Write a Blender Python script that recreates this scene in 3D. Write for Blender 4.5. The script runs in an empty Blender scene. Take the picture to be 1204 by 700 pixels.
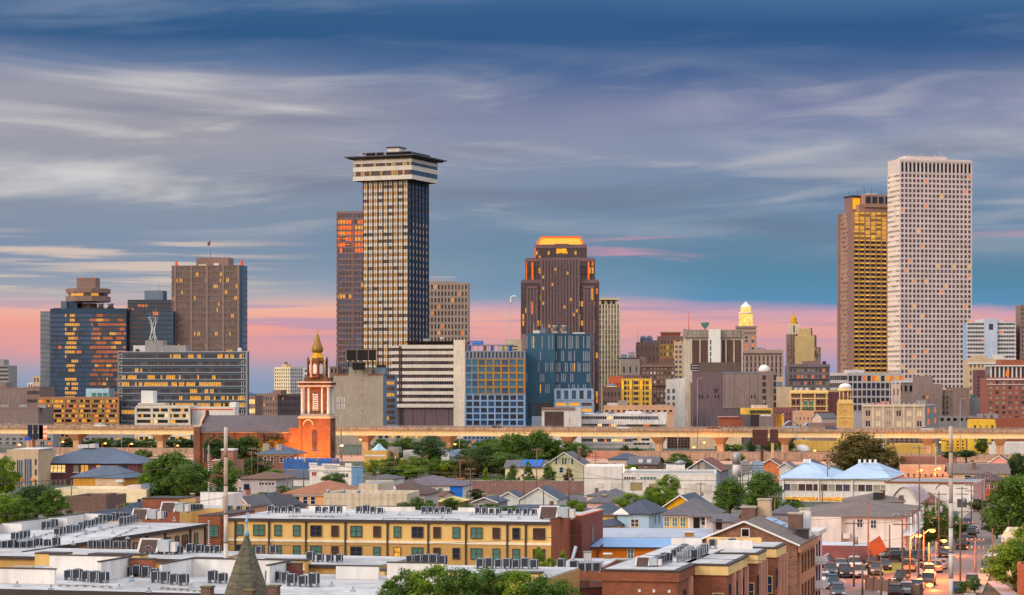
import bpy,math,random
from mathutils import Vector,Matrix,noise as mnoise
sc=bpy.context.scene
COL=sc.collection
R=math.radians
# ------------------------------------------------------------------ camera
F=2750.0; HZ=460.0; HC=26.0  # focal length and horizon row in photo pixels, eye height in metres
cam_d=bpy.data.cameras.new('camera'); cam=bpy.data.objects.new('camera',cam_d); COL.objects.link(cam)
cam.location=(0,0,HC); cam.rotation_euler=(R(90),0,0)
cam_d.sensor_width=36; cam_d.lens=36*F/1204.0
cam_d.shift_y=(HZ-350)/1204.0
cam_d.clip_start=1; cam_d.clip_end=30000
sc.camera=cam
sc.view_settings.view_transform='Standard'; sc.view_settings.look='None'
sc.view_settings.exposure=0.0; sc.view_settings.gamma=1.0
sc.cycles.use_denoising=True
sc.cycles.max_bounces=5; sc.cycles.diffuse_bounces=2; sc.cycles.glossy_bounces=2
sc.cycles.transparent_max_bounces=4
def srgb(c):
 out=[]
 for v in c:
  v=v/255.0
  out.append(v/12.92 if v<=0.04045 else((v+0.055)/1.055)**2.4)
 return tuple(out)
 # ------------------------------------------------------------------ world sky
SUN_AZ=R(-128)  # from the left and behind the camera (0 = straight ahead, + to the right)
SUN_EL=R(24)
world=bpy.data.worlds.new('World'); sc.world=world; world.use_nodes=True
def build_sky():
 nt=world.node_tree; nt.nodes.clear(); N=nt.nodes; L=nt.links
 def node(t,**k):
  n=N.new(t)
  for a,b in k.items(): setattr(n,a,b)
  return n
 def put(sock,v):
  if isinstance(v,bpy.types.NodeSocket): L.new(v,sock)
  else: sock.default_value=v
 def m(op,a,b=0.0,c=0.0,clamp=False):
  n=node('ShaderNodeMath',operation=op,use_clamp=clamp)
  put(n.inputs[0],a); put(n.inputs[1],b)
  if op in('MULTIPLY_ADD','SMOOTH_MIN','SMOOTH_MAX'): put(n.inputs[2],c)
  return n.outputs[0]
 def smooth(v,lo,hi):
  n=node('ShaderNodeMapRange',interpolation_type='SMOOTHSTEP')
  put(n.inputs['Value'],v); put(n.inputs['From Min'],lo); put(n.inputs['From Max'],hi)
  return n.outputs[0]
 def mix(f,a,b):
  n=node('ShaderNodeMix',data_type='RGBA')
  put(n.inputs[0],f)
  put(n.inputs[6],a if isinstance(a,bpy.types.NodeSocket)else(*a,1))
  put(n.inputs[7],b if isinstance(b,bpy.types.NodeSocket)else(*b,1))
  return n.outputs[2]
 def ramp(v,pts):
  n=node('ShaderNodeValToRGB'); e=n.color_ramp.elements
  e[0].position=pts[0][0]; e[0].color=(*srgb(pts[0][1]),1)
  e[1].position=pts[-1][0]; e[1].color=(*srgb(pts[-1][1]),1)
  for p,c in pts[1:-1]:
   q=e.new(p); q.color=(*srgb(c),1)
  put(n.inputs[0],v); return n.outputs[0]
 def noise(az,el,sx,sy,seed,detail=5,rough=.55,dist=0.0):
  c=node('ShaderNodeCombineXYZ')
  put(c.inputs[0],m('MULTIPLY',az,sx)); put(c.inputs[1],m('MULTIPLY',el,sy)); put(c.inputs[2],seed)
  n=node('ShaderNodeTexNoise'); n.inputs['Scale'].default_value=1
  n.inputs['Detail'].default_value=detail; n.inputs['Roughness'].default_value=rough
  n.inputs['Distortion'].default_value=dist
  L.new(c.outputs[0],n.inputs['Vector']); return n.outputs[0]
 tc=node('ShaderNodeTexCoord'); sep=node('ShaderNodeSeparateXYZ')
 nrm=node('ShaderNodeVectorMath',operation='NORMALIZE'); L.new(tc.outputs['Generated'],nrm.inputs[0])
 L.new(nrm.outputs[0],sep.inputs[0])
 x,y,z=sep.outputs
 az=m('ARCTAN2',x,y); el=m('ARCSINE',z)
 # elevation, warped so that the colour bands undulate
 w1=noise(az,el,5,14,3.1,4)
 w=m('MULTIPLY',m('SUBTRACT',w1,.5),.022)
 slant=m('MULTIPLY',az,.012)
 elw=m('ADD',m('ADD',el,w),slant)
 t=m('DIVIDE',elw,.20,clamp=True)  # 0 = horizon, 1 = 11.5 degrees
 left=ramp(t,[(0,(140,156,182)),(.03,(160,160,182)),(.075,(220,158,160)),(.13,(240,162,150)),(.165,(240,182,160)),
 (.19,(188,176,178)),(.23,(150,160,176)),(.30,(128,146,170)),(.42,(140,150,166)),(.52,(158,158,170)),(.62,(156,156,170)),
 (.68,(98,120,158)),(.74,(48,90,134)),(.85,(64,104,146)),(1,(104,130,164))])
 right=ramp(t,[(0,(138,158,196)),(.05,(164,158,192)),(.10,(214,160,166)),(.15,(234,166,160)),(.180,(206,160,178)),
 (.20,(92,144,182)),(.26,(88,136,164)),(.32,(100,134,162)),(.42,(112,137,166)),(.52,(130,144,172)),(.60,(120,130,166)),
 (.68,(66,98,146)),(.78,(50,90,136)),(.88,(80,118,160)),(1,(116,142,176))])
 base=mix(smooth(m('ADD',az,m('MULTIPLY',m('SUBTRACT',w1,.5),.25)),-.16,.12),left,right)
 # pale streaks of altostratus in the middle of the sky
 s1=noise(az,m('ADD',el,m('MULTIPLY',az,.05)),3.6,27,7.7,5,.5,.9)
 s2=noise(az,m('SUBTRACT',el,m('MULTIPLY',az,.04)),11,90,1.3,5,.55,.7)
 band=m('MULTIPLY',smooth(elw,.055,.085),m('SUBTRACT',1.0,smooth(elw,.118,.147)))
 lfac=m('SUBTRACT',1.0,m('MULTIPLY',smooth(az,-.16,.22),.45))
 c1=m('MULTIPLY',m('MULTIPLY',smooth(s1,.42,.66),band),lfac)
 base=mix(c1,base,srgb((214,210,210)))
 c2=m('MULTIPLY',m('MULTIPLY',smooth(s2,.48,.78),band),lfac)
 base=mix(m('MULTIPLY',c2,.6),base,srgb((214,208,204)))
 # darker violet-grey undersides
 s3=noise(az,el,4,32,22.0,5,.5,.8)
 base=mix(m('MULTIPLY',m('MULTIPLY',smooth(s3,.50,.74),band),.7),base,srgb((112,120,142)))
 # cream bars low on the left
 s4=noise(az,el,9,230,14.0,5,.55,.3)
 lb=m('MULTIPLY',m('MULTIPLY',smooth(el,.036,.046),m('SUBTRACT',1.0,smooth(el,.060,.072))),m('SUBTRACT',1.0,smooth(az,-.15,-.07)))
 base=mix(m('MULTIPLY',m('MULTIPLY',smooth(s4,.46,.62),lb),.8),base,srgb((222,200,184)))
 # thin lilac bars inside the pink band and pink wisps just above it
 s5=noise(az,el,8,260,31.0,4,.5,.3)
 pb=m('MULTIPLY',smooth(el,.018,.026),m('SUBTRACT',1.0,smooth(el,.034,.042)))
 base=mix(m('MULTIPLY',m('MULTIPLY',smooth(s5,.50,.64),pb),.65),base,srgb((168,150,184)))
 s6=noise(az,el,10,150,41.0,4,.5,.4)
 wb=m('MULTIPLY',m('MULTIPLY',smooth(el,.050,.056),m('SUBTRACT',1.0,smooth(el,.064,.070))),smooth(az,.0,.05))
 base=mix(m('MULTIPLY',m('MULTIPLY',smooth(s6,.52,.70),wb),.8),base,srgb((200,150,172)))
 # soft wisps in the dark blue upper sky
 s7=noise(az,el,5,40,55.0,6,.6,.5)
 ub=smooth(elw,.135,.160)
 base=mix(m('MULTIPLY',m('MULTIPLY',smooth(s7,.46,.74),ub),.6),base,srgb((136,152,180)))
 # the physical sky fills the dome above, with a bright veil added as fill light for the scene
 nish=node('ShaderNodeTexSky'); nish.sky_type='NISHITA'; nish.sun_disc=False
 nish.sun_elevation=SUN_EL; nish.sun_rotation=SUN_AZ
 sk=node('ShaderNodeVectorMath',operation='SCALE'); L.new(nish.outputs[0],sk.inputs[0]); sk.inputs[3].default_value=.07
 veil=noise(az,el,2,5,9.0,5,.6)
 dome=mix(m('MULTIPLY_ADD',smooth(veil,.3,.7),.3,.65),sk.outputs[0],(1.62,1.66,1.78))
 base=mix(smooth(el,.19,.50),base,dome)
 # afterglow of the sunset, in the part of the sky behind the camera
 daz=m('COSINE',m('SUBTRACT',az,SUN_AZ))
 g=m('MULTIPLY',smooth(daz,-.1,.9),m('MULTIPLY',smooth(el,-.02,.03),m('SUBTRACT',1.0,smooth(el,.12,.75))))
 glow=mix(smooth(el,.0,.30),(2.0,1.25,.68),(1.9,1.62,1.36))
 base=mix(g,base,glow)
 # below the horizon
 base=mix(smooth(el,-.004,-.02),base,srgb((80,84,92)))
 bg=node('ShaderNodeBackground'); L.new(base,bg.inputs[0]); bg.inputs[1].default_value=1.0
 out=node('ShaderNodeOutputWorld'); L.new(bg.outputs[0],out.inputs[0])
build_sky()
world.cycles.sampling_method='MANUAL'; world.cycles.sample_map_resolution=1024
sun_d=bpy.data.lights.new('sun','SUN'); sun=bpy.data.objects.new('sun',sun_d); COL.objects.link(sun)
sun_d.energy=1.5; sun_d.angle=R(28); sun_d.color=(1.0,.86,.70)
sdir=Vector((math.sin(SUN_AZ)*math.cos(SUN_EL),math.cos(SUN_AZ)*math.cos(SUN_EL),math.sin(SUN_EL)))
sun.rotation_euler=sdir.to_track_quat('Z','Y').to_euler()
# ------------------------------------------------------------------ materials
MATS={}
def _mk(name):
 m=bpy.data.materials.new(name); m.use_nodes=True
 return m,m.node_tree.nodes,m.node_tree.links,m.node_tree.nodes['Principled BSDF']
def mat(name,rgb=None,rough=.85,var=.18,scale=.6,metal=0.0,spec=.3,kind=None,rgb2=None,bump=0.0,lin=False):
 """procedural surface: colour broken up by two sizes of noise; kind adds bricks, streaks, seams or shingles"""
 if name in MATS: return MATS[name]
 m,N,L,P=_mk(name)
 c=rgb if lin else srgb(rgb)
 tc=N.new('ShaderNodeTexCoord')
 def noise(s,d,vec=None):
  n=N.new('ShaderNodeTexNoise'); n.inputs['Scale'].default_value=s; n.inputs['Detail'].default_value=d
  L.new(vec or tc.outputs['Object'],n.inputs['Vector']); return n.outputs[0]
 n1=noise(scale,6); n2=noise(scale*.13,3)
 add=N.new('ShaderNodeMath'); add.operation='ADD'; L.new(n1,add.inputs[0]); L.new(n2,add.inputs[1])
 mr=N.new('ShaderNodeMapRange'); mr.inputs['From Min'].default_value=.6; mr.inputs['From Max'].default_value=1.4
 mr.inputs['To Min'].default_value=1-var; mr.inputs['To Max'].default_value=1+var
 L.new(add.outputs[0],mr.inputs[0])
 gr=N.new('ShaderNodeMapping'); gr.inputs['Scale'].default_value=(1.3,1.3,.14); L.new(tc.outputs['Object'],gr.inputs[0])
 g1=noise(1.0,5,gr.outputs[0]); g2=N.new('ShaderNodeMapRange'); g2.inputs[1].default_value=.45; g2.inputs[2].default_value=.75; g2.inputs[3].default_value=1.03; g2.inputs[4].default_value=1-min(.25,var*.65)
 L.new(g1,g2.inputs[0]); gm=N.new('ShaderNodeMath'); gm.operation='MULTIPLY'; L.new(mr.outputs[0],gm.inputs[0]); L.new(g2.outputs[0],gm.inputs[1])
 colsock=None
 if kind in('brick','block','shingle','panel'):
  mp=N.new('ShaderNodeMapping'); L.new(tc.outputs['Object'],mp.inputs[0])
  # turn the brick pattern upright: u = x + y, v = z (or slope for shingles)
  sp=N.new('ShaderNodeSeparateXYZ'); L.new(mp.outputs[0],sp.inputs[0])
  ad=N.new('ShaderNodeMath'); ad.operation='ADD'; L.new(sp.outputs[0],ad.inputs[0]); L.new(sp.outputs[1],ad.inputs[1])
  cb=N.new('ShaderNodeCombineXYZ'); L.new(ad.outputs[0],cb.inputs[0])
  if kind=='panel': L.new(sp.outputs[0],cb.inputs[0])
  L.new(sp.outputs[1 if kind=='panel' else 2],cb.inputs[1])
  b=N.new('ShaderNodeTexBrick'); L.new(cb.outputs[0],b.inputs[0])
  c2=srgb(rgb2)if rgb2 else tuple(v*.72 for v in c)
  b.inputs['Color1'].default_value=(*c,1); b.inputs['Color2'].default_value=(*c2,1)
  b.inputs['Mortar'].default_value=(*[v*.6+.04 for v in c],1)
  sz={'brick': (.35,.14,.012),'block': (1.2,.6,.02),'shingle': (.3,.12,.012),'panel': (5.5,1.9,.05)}[kind]
  b.inputs['Scale'].default_value=1; b.inputs['Brick Width'].default_value=sz[0]
  b.inputs['Row Height'].default_value=sz[1]; b.inputs['Mortar Size'].default_value=sz[2]
  colsock=b.outputs[0]
 elif kind in('streak','seam','dirtroof'):
  mp=N.new('ShaderNodeMapping'); L.new(tc.outputs['Object'],mp.inputs[0])
  mp.inputs['Scale'].default_value={'streak': (1.6,1.6,.12),'seam': (2.2,2.2,2.2),'dirtroof': (.25,.9,1)}[kind]
  if kind=='seam':
   wv=N.new('ShaderNodeTexWave'); wv.wave_type='BANDS'; wv.bands_direction='X'; wv.inputs['Scale'].default_value=.55
   L.new(mp.outputs[0],wv.inputs[0]); src=wv.outputs[1]; lo,hi=.0,.35
  else:
   src=noise(1.0,6,mp.outputs[0]); lo,hi=.42,.72
  r2=N.new('ShaderNodeMapRange'); r2.inputs[1].default_value=lo; r2.inputs[2].default_value=hi; L.new(src,r2.inputs[0])
  mx=N.new('ShaderNodeMix'); mx.data_type='RGBA'; L.new(r2.outputs[0],mx.inputs[0])
  c2=srgb(rgb2)if rgb2 else tuple(v*.7 for v in c)
  a,bb=(c,c2)if kind!='seam' else(c2,c)
  mx.inputs[6].default_value=(*a,1); mx.inputs[7].default_value=(*bb,1)
  colsock=mx.outputs[2]
 sc_=N.new('ShaderNodeVectorMath'); sc_.operation='SCALE'
 if colsock: L.new(colsock,sc_.inputs[0])
 else: sc_.inputs[0].default_value=c
 L.new(gm.outputs[0],sc_.inputs[3]); L.new(sc_.outputs[0],P.inputs['Base Color'])
 P.inputs['Roughness'].default_value=rough; P.inputs['Metallic'].default_value=metal
 P.inputs['Specular IOR Level'].default_value=spec
 if bump:
  bp=N.new('ShaderNodeBump'); bp.inputs['Strength'].default_value=bump; bp.inputs['Distance'].default_value=.1
  L.new(n1,bp.inputs['Height']); L.new(bp.outputs[0],P.inputs['Normal'])
 MATS[name]=m; return m
def glass(name,rgb,rough=.12,spec=.55,metal=0.0,var=.5,scale=.35):
 if name in MATS: return MATS[name]
 m=mat(name,rgb,rough,var,scale,metal,spec); P=m.node_tree.nodes['Principled BSDF']
 P.inputs['IOR'].default_value=1.55
 return m
def lit(name,rgb,strength,var=.6,scale=.9):
 if name in MATS: return MATS[name]
 m,N,L,P=_mk(name); c=srgb(rgb)
 tc=N.new('ShaderNodeTexCoord'); n=N.new('ShaderNodeTexNoise'); n.inputs['Scale'].default_value=scale; n.inputs['Detail'].default_value=4
 L.new(tc.outputs['Object'],n.inputs['Vector'])
 mr=N.new('ShaderNodeMapRange'); mr.inputs[1].default_value=.35; mr.inputs[2].default_value=.65
 mr.inputs[3].default_value=strength*(1-var); mr.inputs[4].default_value=strength*(1+var); L.new(n.outputs[0],mr.inputs[0])
 P.inputs['Base Color'].default_value=(*[v*.3 for v in c],1); P.inputs['Roughness'].default_value=.3
 P.inputs['Emission Color'].default_value=(*c,1); L.new(mr.outputs[0],P.inputs['Emission Strength'])
 MATS[name]=m; return m
def leafmat(name,a,b):
 if name in MATS: return MATS[name]
 m,N,L,P=_mk(name)
 tc=N.new('ShaderNodeTexCoord'); n=N.new('ShaderNodeTexNoise'); n.inputs['Scale'].default_value=3.2; n.inputs['Detail'].default_value=5
 L.new(tc.outputs['Object'],n.inputs['Vector'])
 mr=N.new('ShaderNodeMapRange'); mr.inputs[1].default_value=.35; mr.inputs[2].default_value=.65; L.new(n.outputs[0],mr.inputs[0])
 mx=N.new('ShaderNodeMix'); mx.data_type='RGBA'; L.new(mr.outputs[0],mx.inputs[0])
 mx.inputs[6].default_value=(*a,1); mx.inputs[7].default_value=(*b,1)
 L.new(mx.outputs[2],P.inputs['Base Color']); P.inputs['Roughness'].default_value=.6; P.inputs['Specular IOR Level'].default_value=.25
 tr=N.new('ShaderNodeBsdfTranslucent'); L.new(mx.outputs[2],tr.inputs[0])
 ms=N.new('ShaderNodeMixShader'); ms.inputs[0].default_value=.42
 L.new(P.outputs[0],ms.inputs[1]); L.new(tr.outputs[0],ms.inputs[2]); L.new(ms.outputs[0],N['Material Output'].inputs[0])
 MATS[name]=m; return m
G_DARK=glass('glass_dark',(30,42,62)); G_BLUE=glass('glass_blue',(32,68,106)); G_MID=glass('glass_mid',(78,78,88))
G_TEAL=glass('glass_teal',(70,120,112),.25); G_CURT=glass('glass_curtain',(150,138,122),.5,.5); G_BRN=glass('glass_brown',(74,56,58))
G_GOLD=glass('glass_gold',(158,116,54),.3,.8,.25); G_BLACK=glass('glass_black',(18,20,26))
G_SUNSET=glass('glass_sunset',(178,104,62),.22,1.0,.6)  # orange sunset reflection put into the pane colour
L_WARM=lit('lit_warm',(250,176,66),.62,.85,2.2); L_ORG=lit('lit_orange',(255,128,44),.6,.8,1.6); L_PALE=lit('lit_pale',(255,214,140),.8)
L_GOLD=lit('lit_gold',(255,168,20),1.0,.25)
white=mat('white_paint',(222,220,216),var=.08)
dark=mat('dark_metal',(52,50,54)); steel=mat('steel',(150,152,156),.45,metal=.5); black_m=mat('black_trim',(34,32,34))
concrete=mat('concrete',(176,166,152),kind='streak',rgb2=(140,128,116))
# ------------------------------------------------------------------ mesh builder
class MB:
 def __init__(s): s.v=[]; s.f=[]; s.mi=[]; s.mats=[]; s.smooth=[]
 def _m(s,m):
  if m not in s.mats: s.mats.append(m)
  return s.mats.index(m)
 def face(s,pts,m,sm=False):
  i=len(s.v); s.v+=[tuple(p)for p in pts]; s.f.append(tuple(range(i,i+len(pts)))); s.mi.append(s._m(m)); s.smooth.append(sm)
 def box(s,x0,x1,y0,y1,z0,z1,m):
  if x1<x0: x0,x1=x1,x0
  if y1<y0: y0,y1=y1,y0
  if z1<z0: z0,z1=z1,z0
  i=len(s.v)
  s.v+=[(x0,y0,z0),(x1,y0,z0),(x1,y1,z0),(x0,y1,z0),(x0,y0,z1),(x1,y0,z1),(x1,y1,z1),(x0,y1,z1)]
  for q in((0,3,2,1),(4,5,6,7),(0,1,5,4),(1,2,6,5),(2,3,7,6),(3,0,4,7)):
   s.f.append(tuple(i+k for k in q)); s.mi.append(s._m(m)); s.smooth.append(False)
 def prism(s,pts,z0,z1,m,top=None,inset=None):
  """upright prism over a plan polygon (counter-clockwise); inset scales the top"""
  n=len(pts); i=len(s.v)
  cx=sum(p[0]for p in pts)/n; cy=sum(p[1]for p in pts)/n; k=1 if inset is None else inset
  s.v+=[(p[0],p[1],z0)for p in pts]+[(cx+(p[0]-cx)*k,cy+(p[1]-cy)*k,z1)for p in pts]
  for a in range(n):
   b=(a+1)%n; s.f.append((i+a,i+b,i+n+b,i+n+a)); s.mi.append(s._m(m)); s.smooth.append(False)
  s.f.append(tuple(i+n+a for a in range(n))); s.mi.append(s._m(top or m)); s.smooth.append(False)
  s.f.append(tuple(i+n-1-a for a in range(n))); s.mi.append(s._m(m)); s.smooth.append(False)
 def slab(s,quad,t,m,edge=None):
  """a tilted sheet of thickness t below the given quad or triangle (top face points)"""
  P=[Vector(p)for p in quad]; nrm=(P[1]-P[0]).cross(P[2]-P[0]).normalized()
  if nrm.z<0: P.reverse(); nrm=-nrm
  Q=[p-Vector((0,0,t))for p in P]; n=len(P)
  s.face(P,m); s.face(Q[::-1],edge or m)
  for a in range(n):
   b=(a+1)%n; s.face([P[a],Q[a],Q[b],P[b]],edge or m)
 def lathe(s,prof,m,n=12,c=(0,0),smooth=True,ph=0.0):
  rings=[]
  for(r,z)in prof:
   i=len(s.v); r=max(r,.002)
   s.v+=[(c[0]+r*math.cos(2*math.pi*k/n+ph),c[1]+r*math.sin(2*math.pi*k/n+ph),z)for k in range(n)]
   rings.append(i)
  for a,b in zip(rings,rings[1:]):
   for k in range(n):
    k2=(k+1)%n; s.f.append((a+k,a+k2,b+k2,b+k)); s.mi.append(s._m(m)); s.smooth.append(smooth)
  s.f.append(tuple(rings[-1]+k for k in range(n))); s.mi.append(s._m(m)); s.smooth.append(False)
  s.f.append(tuple(rings[0]+n-1-k for k in range(n))); s.mi.append(s._m(m)); s.smooth.append(False)
 def tube(s,p0,p1,r0,r1=None,m=None,n=8):
  r1=r0 if r1 is None else r1
  p0=Vector(p0); p1=Vector(p1); d=(p1-p0).normalized()
  a=Vector((0,0,1))if abs(d.z)<.9 else Vector((1,0,0)); u=d.cross(a).normalized(); w=d.cross(u)
  i=len(s.v)
  for p,r in((p0,r0),(p1,r1)):
   s.v+=[tuple(p+(u*math.cos(2*math.pi*k/n)+w*math.sin(2*math.pi*k/n))*r)for k in range(n)]
  for k in range(n):
   k2=(k+1)%n; s.f.append((i+k,i+n+k,i+n+k2,i+k2)); s.mi.append(s._m(m)); s.smooth.append(n>5)
  s.f.append(tuple(i+k for k in range(n))); s.mi.append(s._m(m)); s.smooth.append(False)
  s.f.append(tuple(i+n+n-1-k for k in range(n))); s.mi.append(s._m(m)); s.smooth.append(False)
 def path(s,pts,r,m,n=6):
  for a,b in zip(pts,pts[1:]): s.tube(a,b,r,r,m,n)
 def mesh(s,name):
  me=bpy.data.meshes.new(name); me.from_pydata(s.v,[],s.f)
  for q in s.mats: me.materials.append(q)
  me.polygons.foreach_set('material_index',s.mi); me.polygons.foreach_set('use_smooth',s.smooth); me.update()
  return me
 def build(s,name,parent=None,**k):
  return link(name,s.mesh(name),parent,**k)
def link(name,me,parent=None,loc=None,rz=0.0):
 o=bpy.data.objects.new(name,me); COL.objects.link(o)
 if parent: o.parent=parent
 if loc: o.location=loc
 if rz: o.rotation_euler=(0,0,rz)
 return o
def tag(o,label=None,cat=None,group=None,kind=None):
 if label: o['label']=label
 if cat: o['category']=cat
 if group: o['group']=group
 if kind: o['kind']=kind
 return o
def thing(name,label,cat,loc=(0,0,0),rz=0.0,group=None):
 return tag(link(name,None,None,loc,rz),label,cat,group)
def structure(name,mb,parent=None):
 o=mb.build(name,parent); o['kind']='structure'; return o
def copy_tree(root,loc,rz=0.0,label=None,scale=None):
 r=root.copy(); COL.objects.link(r); r.location=loc; r.rotation_euler=(0,0,rz)
 if scale: r.scale=scale
 if label: r['label']=label
 for ch in list(root.children):
  c=ch.copy(); COL.objects.link(c); c.parent=r
  for g in list(ch.children):
   d=g.copy(); COL.objects.link(d); d.parent=c
 return r
 # ------------------------------------------------------------------ surveying: photo column/row at a distance -> metres
def X(px,D): return(px-602)*D/F
def Z(py,D): return HC-(py-HZ)*D/F
def Dg(py): return HC*F/(py-HZ)
def plan(pl,pc,pr,D,th,depth=None):
 """footprint of a rectangular building: (origin x, y, width, depth)"""
 c,s=math.cos(th),math.sin(th)
 if th>0:
  Cx=X(pc,D); k=(pr-602)/F; w=(k*D-Cx)/(c-k*s)
  k=(pl-602)/F; d=(Cx-k*D)/(s+k*c)if pl!=pc else depth
  return Cx,D,w,depth or d
 Cx=X(pc,D); k=(pl-602)/F; w=(Cx-k*D)/(c-k*s)
 if depth: d=depth
 elif pr!=pc:
  k=(pr-602)/F; d=(k*D-Cx)/(-s-k*c)
 return Cx-w*c,D-w*s,w,d
PANES={}
def pane_mesh(w,h,m,t=.04):
 k=(round(w,2),round(h,2),m.name)
 if k not in PANES:
  b=MB(); b.box(-w/2,w/2,-t,0,-h/2,h/2,m); PANES[k]=b.mesh('window')
 return PANES[k]
WINS={}
def win_mesh(w,h,frame,glassm,style):
 k=(w,h,frame.name,glassm.name,style)
 if k not in WINS:
  a=MB(); t=.09;
  a.box(-w/2-t,w/2+t,-.09,.02,h/2,h/2+t,frame); a.box(-w/2-t,w/2+t,-.13,.02,-h/2-t,-h/2,frame)
  a.box(-w/2-t,-w/2,-.09,.02,-h/2,h/2,frame); a.box(w/2,w/2+t,-.09,.02,-h/2,h/2,frame)
  if style in('sash','double'): a.box(-w/2,w/2,-.07,.02,-.03,.03,frame)
  if style=='double': a.box(-.04,.04,-.08,.02,-h/2,h/2,frame)
  g=MB(); g.box(-w/2,w/2,-.03,.01,-h/2,h/2,glassm)
  WINS[k]=(a.mesh('window'),g.mesh('pane'))
 return WINS[k]
class Bld:
 """one building: an Empty at its front left corner, local x along the main face, local y into the depth"""
 def __init__(s,name,label,cat,pl,pc,pr,D,th=0.0,depth=None,group=None,z0=0.0):
  th=R(th)if th else 1e-6
  if th==1e-6 and depth is None: depth=20
  s.ox,s.oy,s.w,s.d=plan(pl,pc,pr,D,th,depth); s.th=th; s.D=D
  s.root=thing(name,label,cat,(s.ox,s.oy,z0),th,group); s.z0=z0
  s.wall=MB(); s.panes=[]; s.ribs=[]; s.rng=random.Random(label)
 def z(s,py,D=None): return Z(py,D or s.D)-s.z0
 def lx(s,px):
  c,sn=math.cos(s.th),math.sin(s.th); k=(px-602)/F
  return(k*s.oy-s.ox)/(c-k*sn)
 def V(s,x0=0,x1=None,y0=0,y1=None,z0=0,z1=10): return(x0,s.w if x1 is None else x1,y0,s.d if y1 is None else y1,z0,z1)
 def body(s,V,m,mb=None): (mb or s.wall).box(*V,m); return V
 def fb(s,V,face,a0,a1,z0,z1,o0,o1,m,mb=None):
  mb=mb or s.wall
  x0,x1,y0,y1=V[:4]
  if face=='F': mb.box(x0+a0,x0+a1,y0-o1,y0-o0,z0,z1,m)
  elif face=='R': mb.box(x1+o0,x1+o1,y0+a0,y0+a1,z0,z1,m)
  elif face=='L': mb.box(x0-o1,x0-o0,y0+a0,y0+a1,z0,z1,m)
  else: mb.box(x0+a0,x0+a1,y1+o0,y1+o1,z0,z1,m)
 def length(s,V,face): return V[1]-V[0]if face in 'FB' else V[3]-V[2]
 def addpane(s,V,face,a,z,w,h,m,o=.02,mesh=None,name='window'):
  x0,x1,y0,y1=V[:4]
  if face=='F': loc,rz=(x0+a,y0-o,z),0
  elif face=='R': loc,rz=(x1+o,y0+a,z),R(90)
  elif face=='L': loc,rz=(x0-o,y0+a,z),R(-90)
  else: loc,rz=(x0+a,y1+o,z),R(180)
  s.panes.append((loc,rz,w,h,m,name))
 def pick(s,kinds):
  r=s.rng.random()*sum(k[1]for k in kinds)
  for m,wt in kinds:
   r-=wt
   if r<=0: return m
  return kinds[-1][0]
 def grid(s,V,face,nx,nz,fx=.6,fz=.6,rec=.25,m=None,ms=None,kinds=None,z0=None,z1=None,a0=0,a1=1,rows=None,band=True,piers=True):
  """regular windows set back between real piers and spandrels"""
  kinds=kinds or[(G_DARK,.8),(G_MID,.2)]
  L=s.length(V,face); A0,A1=a0*L,a1*L; z0=V[4]if z0 is None else z0; z1=V[5]if z1 is None else z1
  cw=(A1-A0)/nx; ch=(z1-z0)/nz; pw=cw*(1-fx); sh=ch*(1-fz); ms=ms or m
  if piers:
   for i in range(nx+1):
    c=A0+i*cw; e0=rec if i==0 and a0==0 and face=='F' else 0; e1=rec if i==nx and a1==1 and face=='F' else 0
    s.fb(V,face,max(A0,c-pw/2)-e0,min(A1,c+pw/2)+e1,z0,z1,-.05,rec,m)
  if band:
   for j in range(nz+1):
    c=z0+j*ch; s.fb(V,face,A0+.01,A1-.01,max(z0,c-sh/2),min(z1,c+sh/2),-.05,rec-.07,ms)
  for j in range(nz):
   for i in range(nx):
    kk=rows(j,i)if rows else kinds
    s.addpane(V,face,A0+(i+.5)*cw,z0+(j+.5)*ch,cw-pw*.98,ch-sh*.98,s.pick(kk)if isinstance(kk,list)else kk)
 def ribbon(s,V,face,nx,nz,fz=.5,rec=.25,m=None,kinds=None,z0=None,z1=None,a0=0,a1=1,mull=.12,mm=None,litrow=None,run=3):
  """horizontal bands of glass, one part per storey, with mullions; spandrels stand proud of the wall"""
  kinds=kinds or[(G_DARK,1)]
  L=s.length(V,face); A0,A1=a0*L,a1*L; z0=V[4]if z0 is None else z0; z1=V[5]if z1 is None else z1
  ch=(z1-z0)/nz; sh=ch*(1-fz); cw=(A1-A0)/nx
  for j in range(nz+1):
   c=z0+j*ch; e=rec if face=='F' else 0
   s.fb(V,face,A0-e,A1+e,max(z0,c-sh/2),min(z1,c+sh/2),-.05,rec,m)
  for j in range(nz):
   b=MB(); zc0=z0+j*ch+sh/2+.003; zc1=z0+(j+1)*ch-sh/2-.003; left=0; cur=None
   for i in range(nx):
    if left<=0:
     kk=litrow(j,i)if litrow else kinds
     cur=s.pick(kk); left=s.rng.randint(1,run)
    left-=1
    s.fb(V,face,A0+i*cw,A0+(i+1)*cw-mull,zc0,zc1,.01,.05,cur,b)
    if mull: s.fb(V,face,A0+(i+1)*cw-mull,A0+(i+1)*cw,zc0,zc1,.01,rec*.5,mm or m,b)
   s.ribs.append(b)
 def parapet(s,V,h=.8,t=.35,m=None,mb=None):
  x0,x1,y0,y1,_,z=V; mb=mb or s.wall
  e=.04
  mb.box(x0-e,x1+e,y0-e,y0+t,z,z+h,m); mb.box(x0-e,x1+e,y1-t,y1+e,z,z+h,m)
  mb.box(x0-e,x0+t,y0+t,y1-t,z,z+h,m); mb.box(x1-t,x1+e,y0+t,y1-t,z,z+h,m)
 def roof(s,V,m,inset=.3,t=.06,name='roof'):
  b=MB(); b.box(V[0]+inset,V[1]-inset,V[2]+inset,V[3]-inset,V[5]+.003,V[5]+t,m); return b.build(name,s.root)
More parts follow.
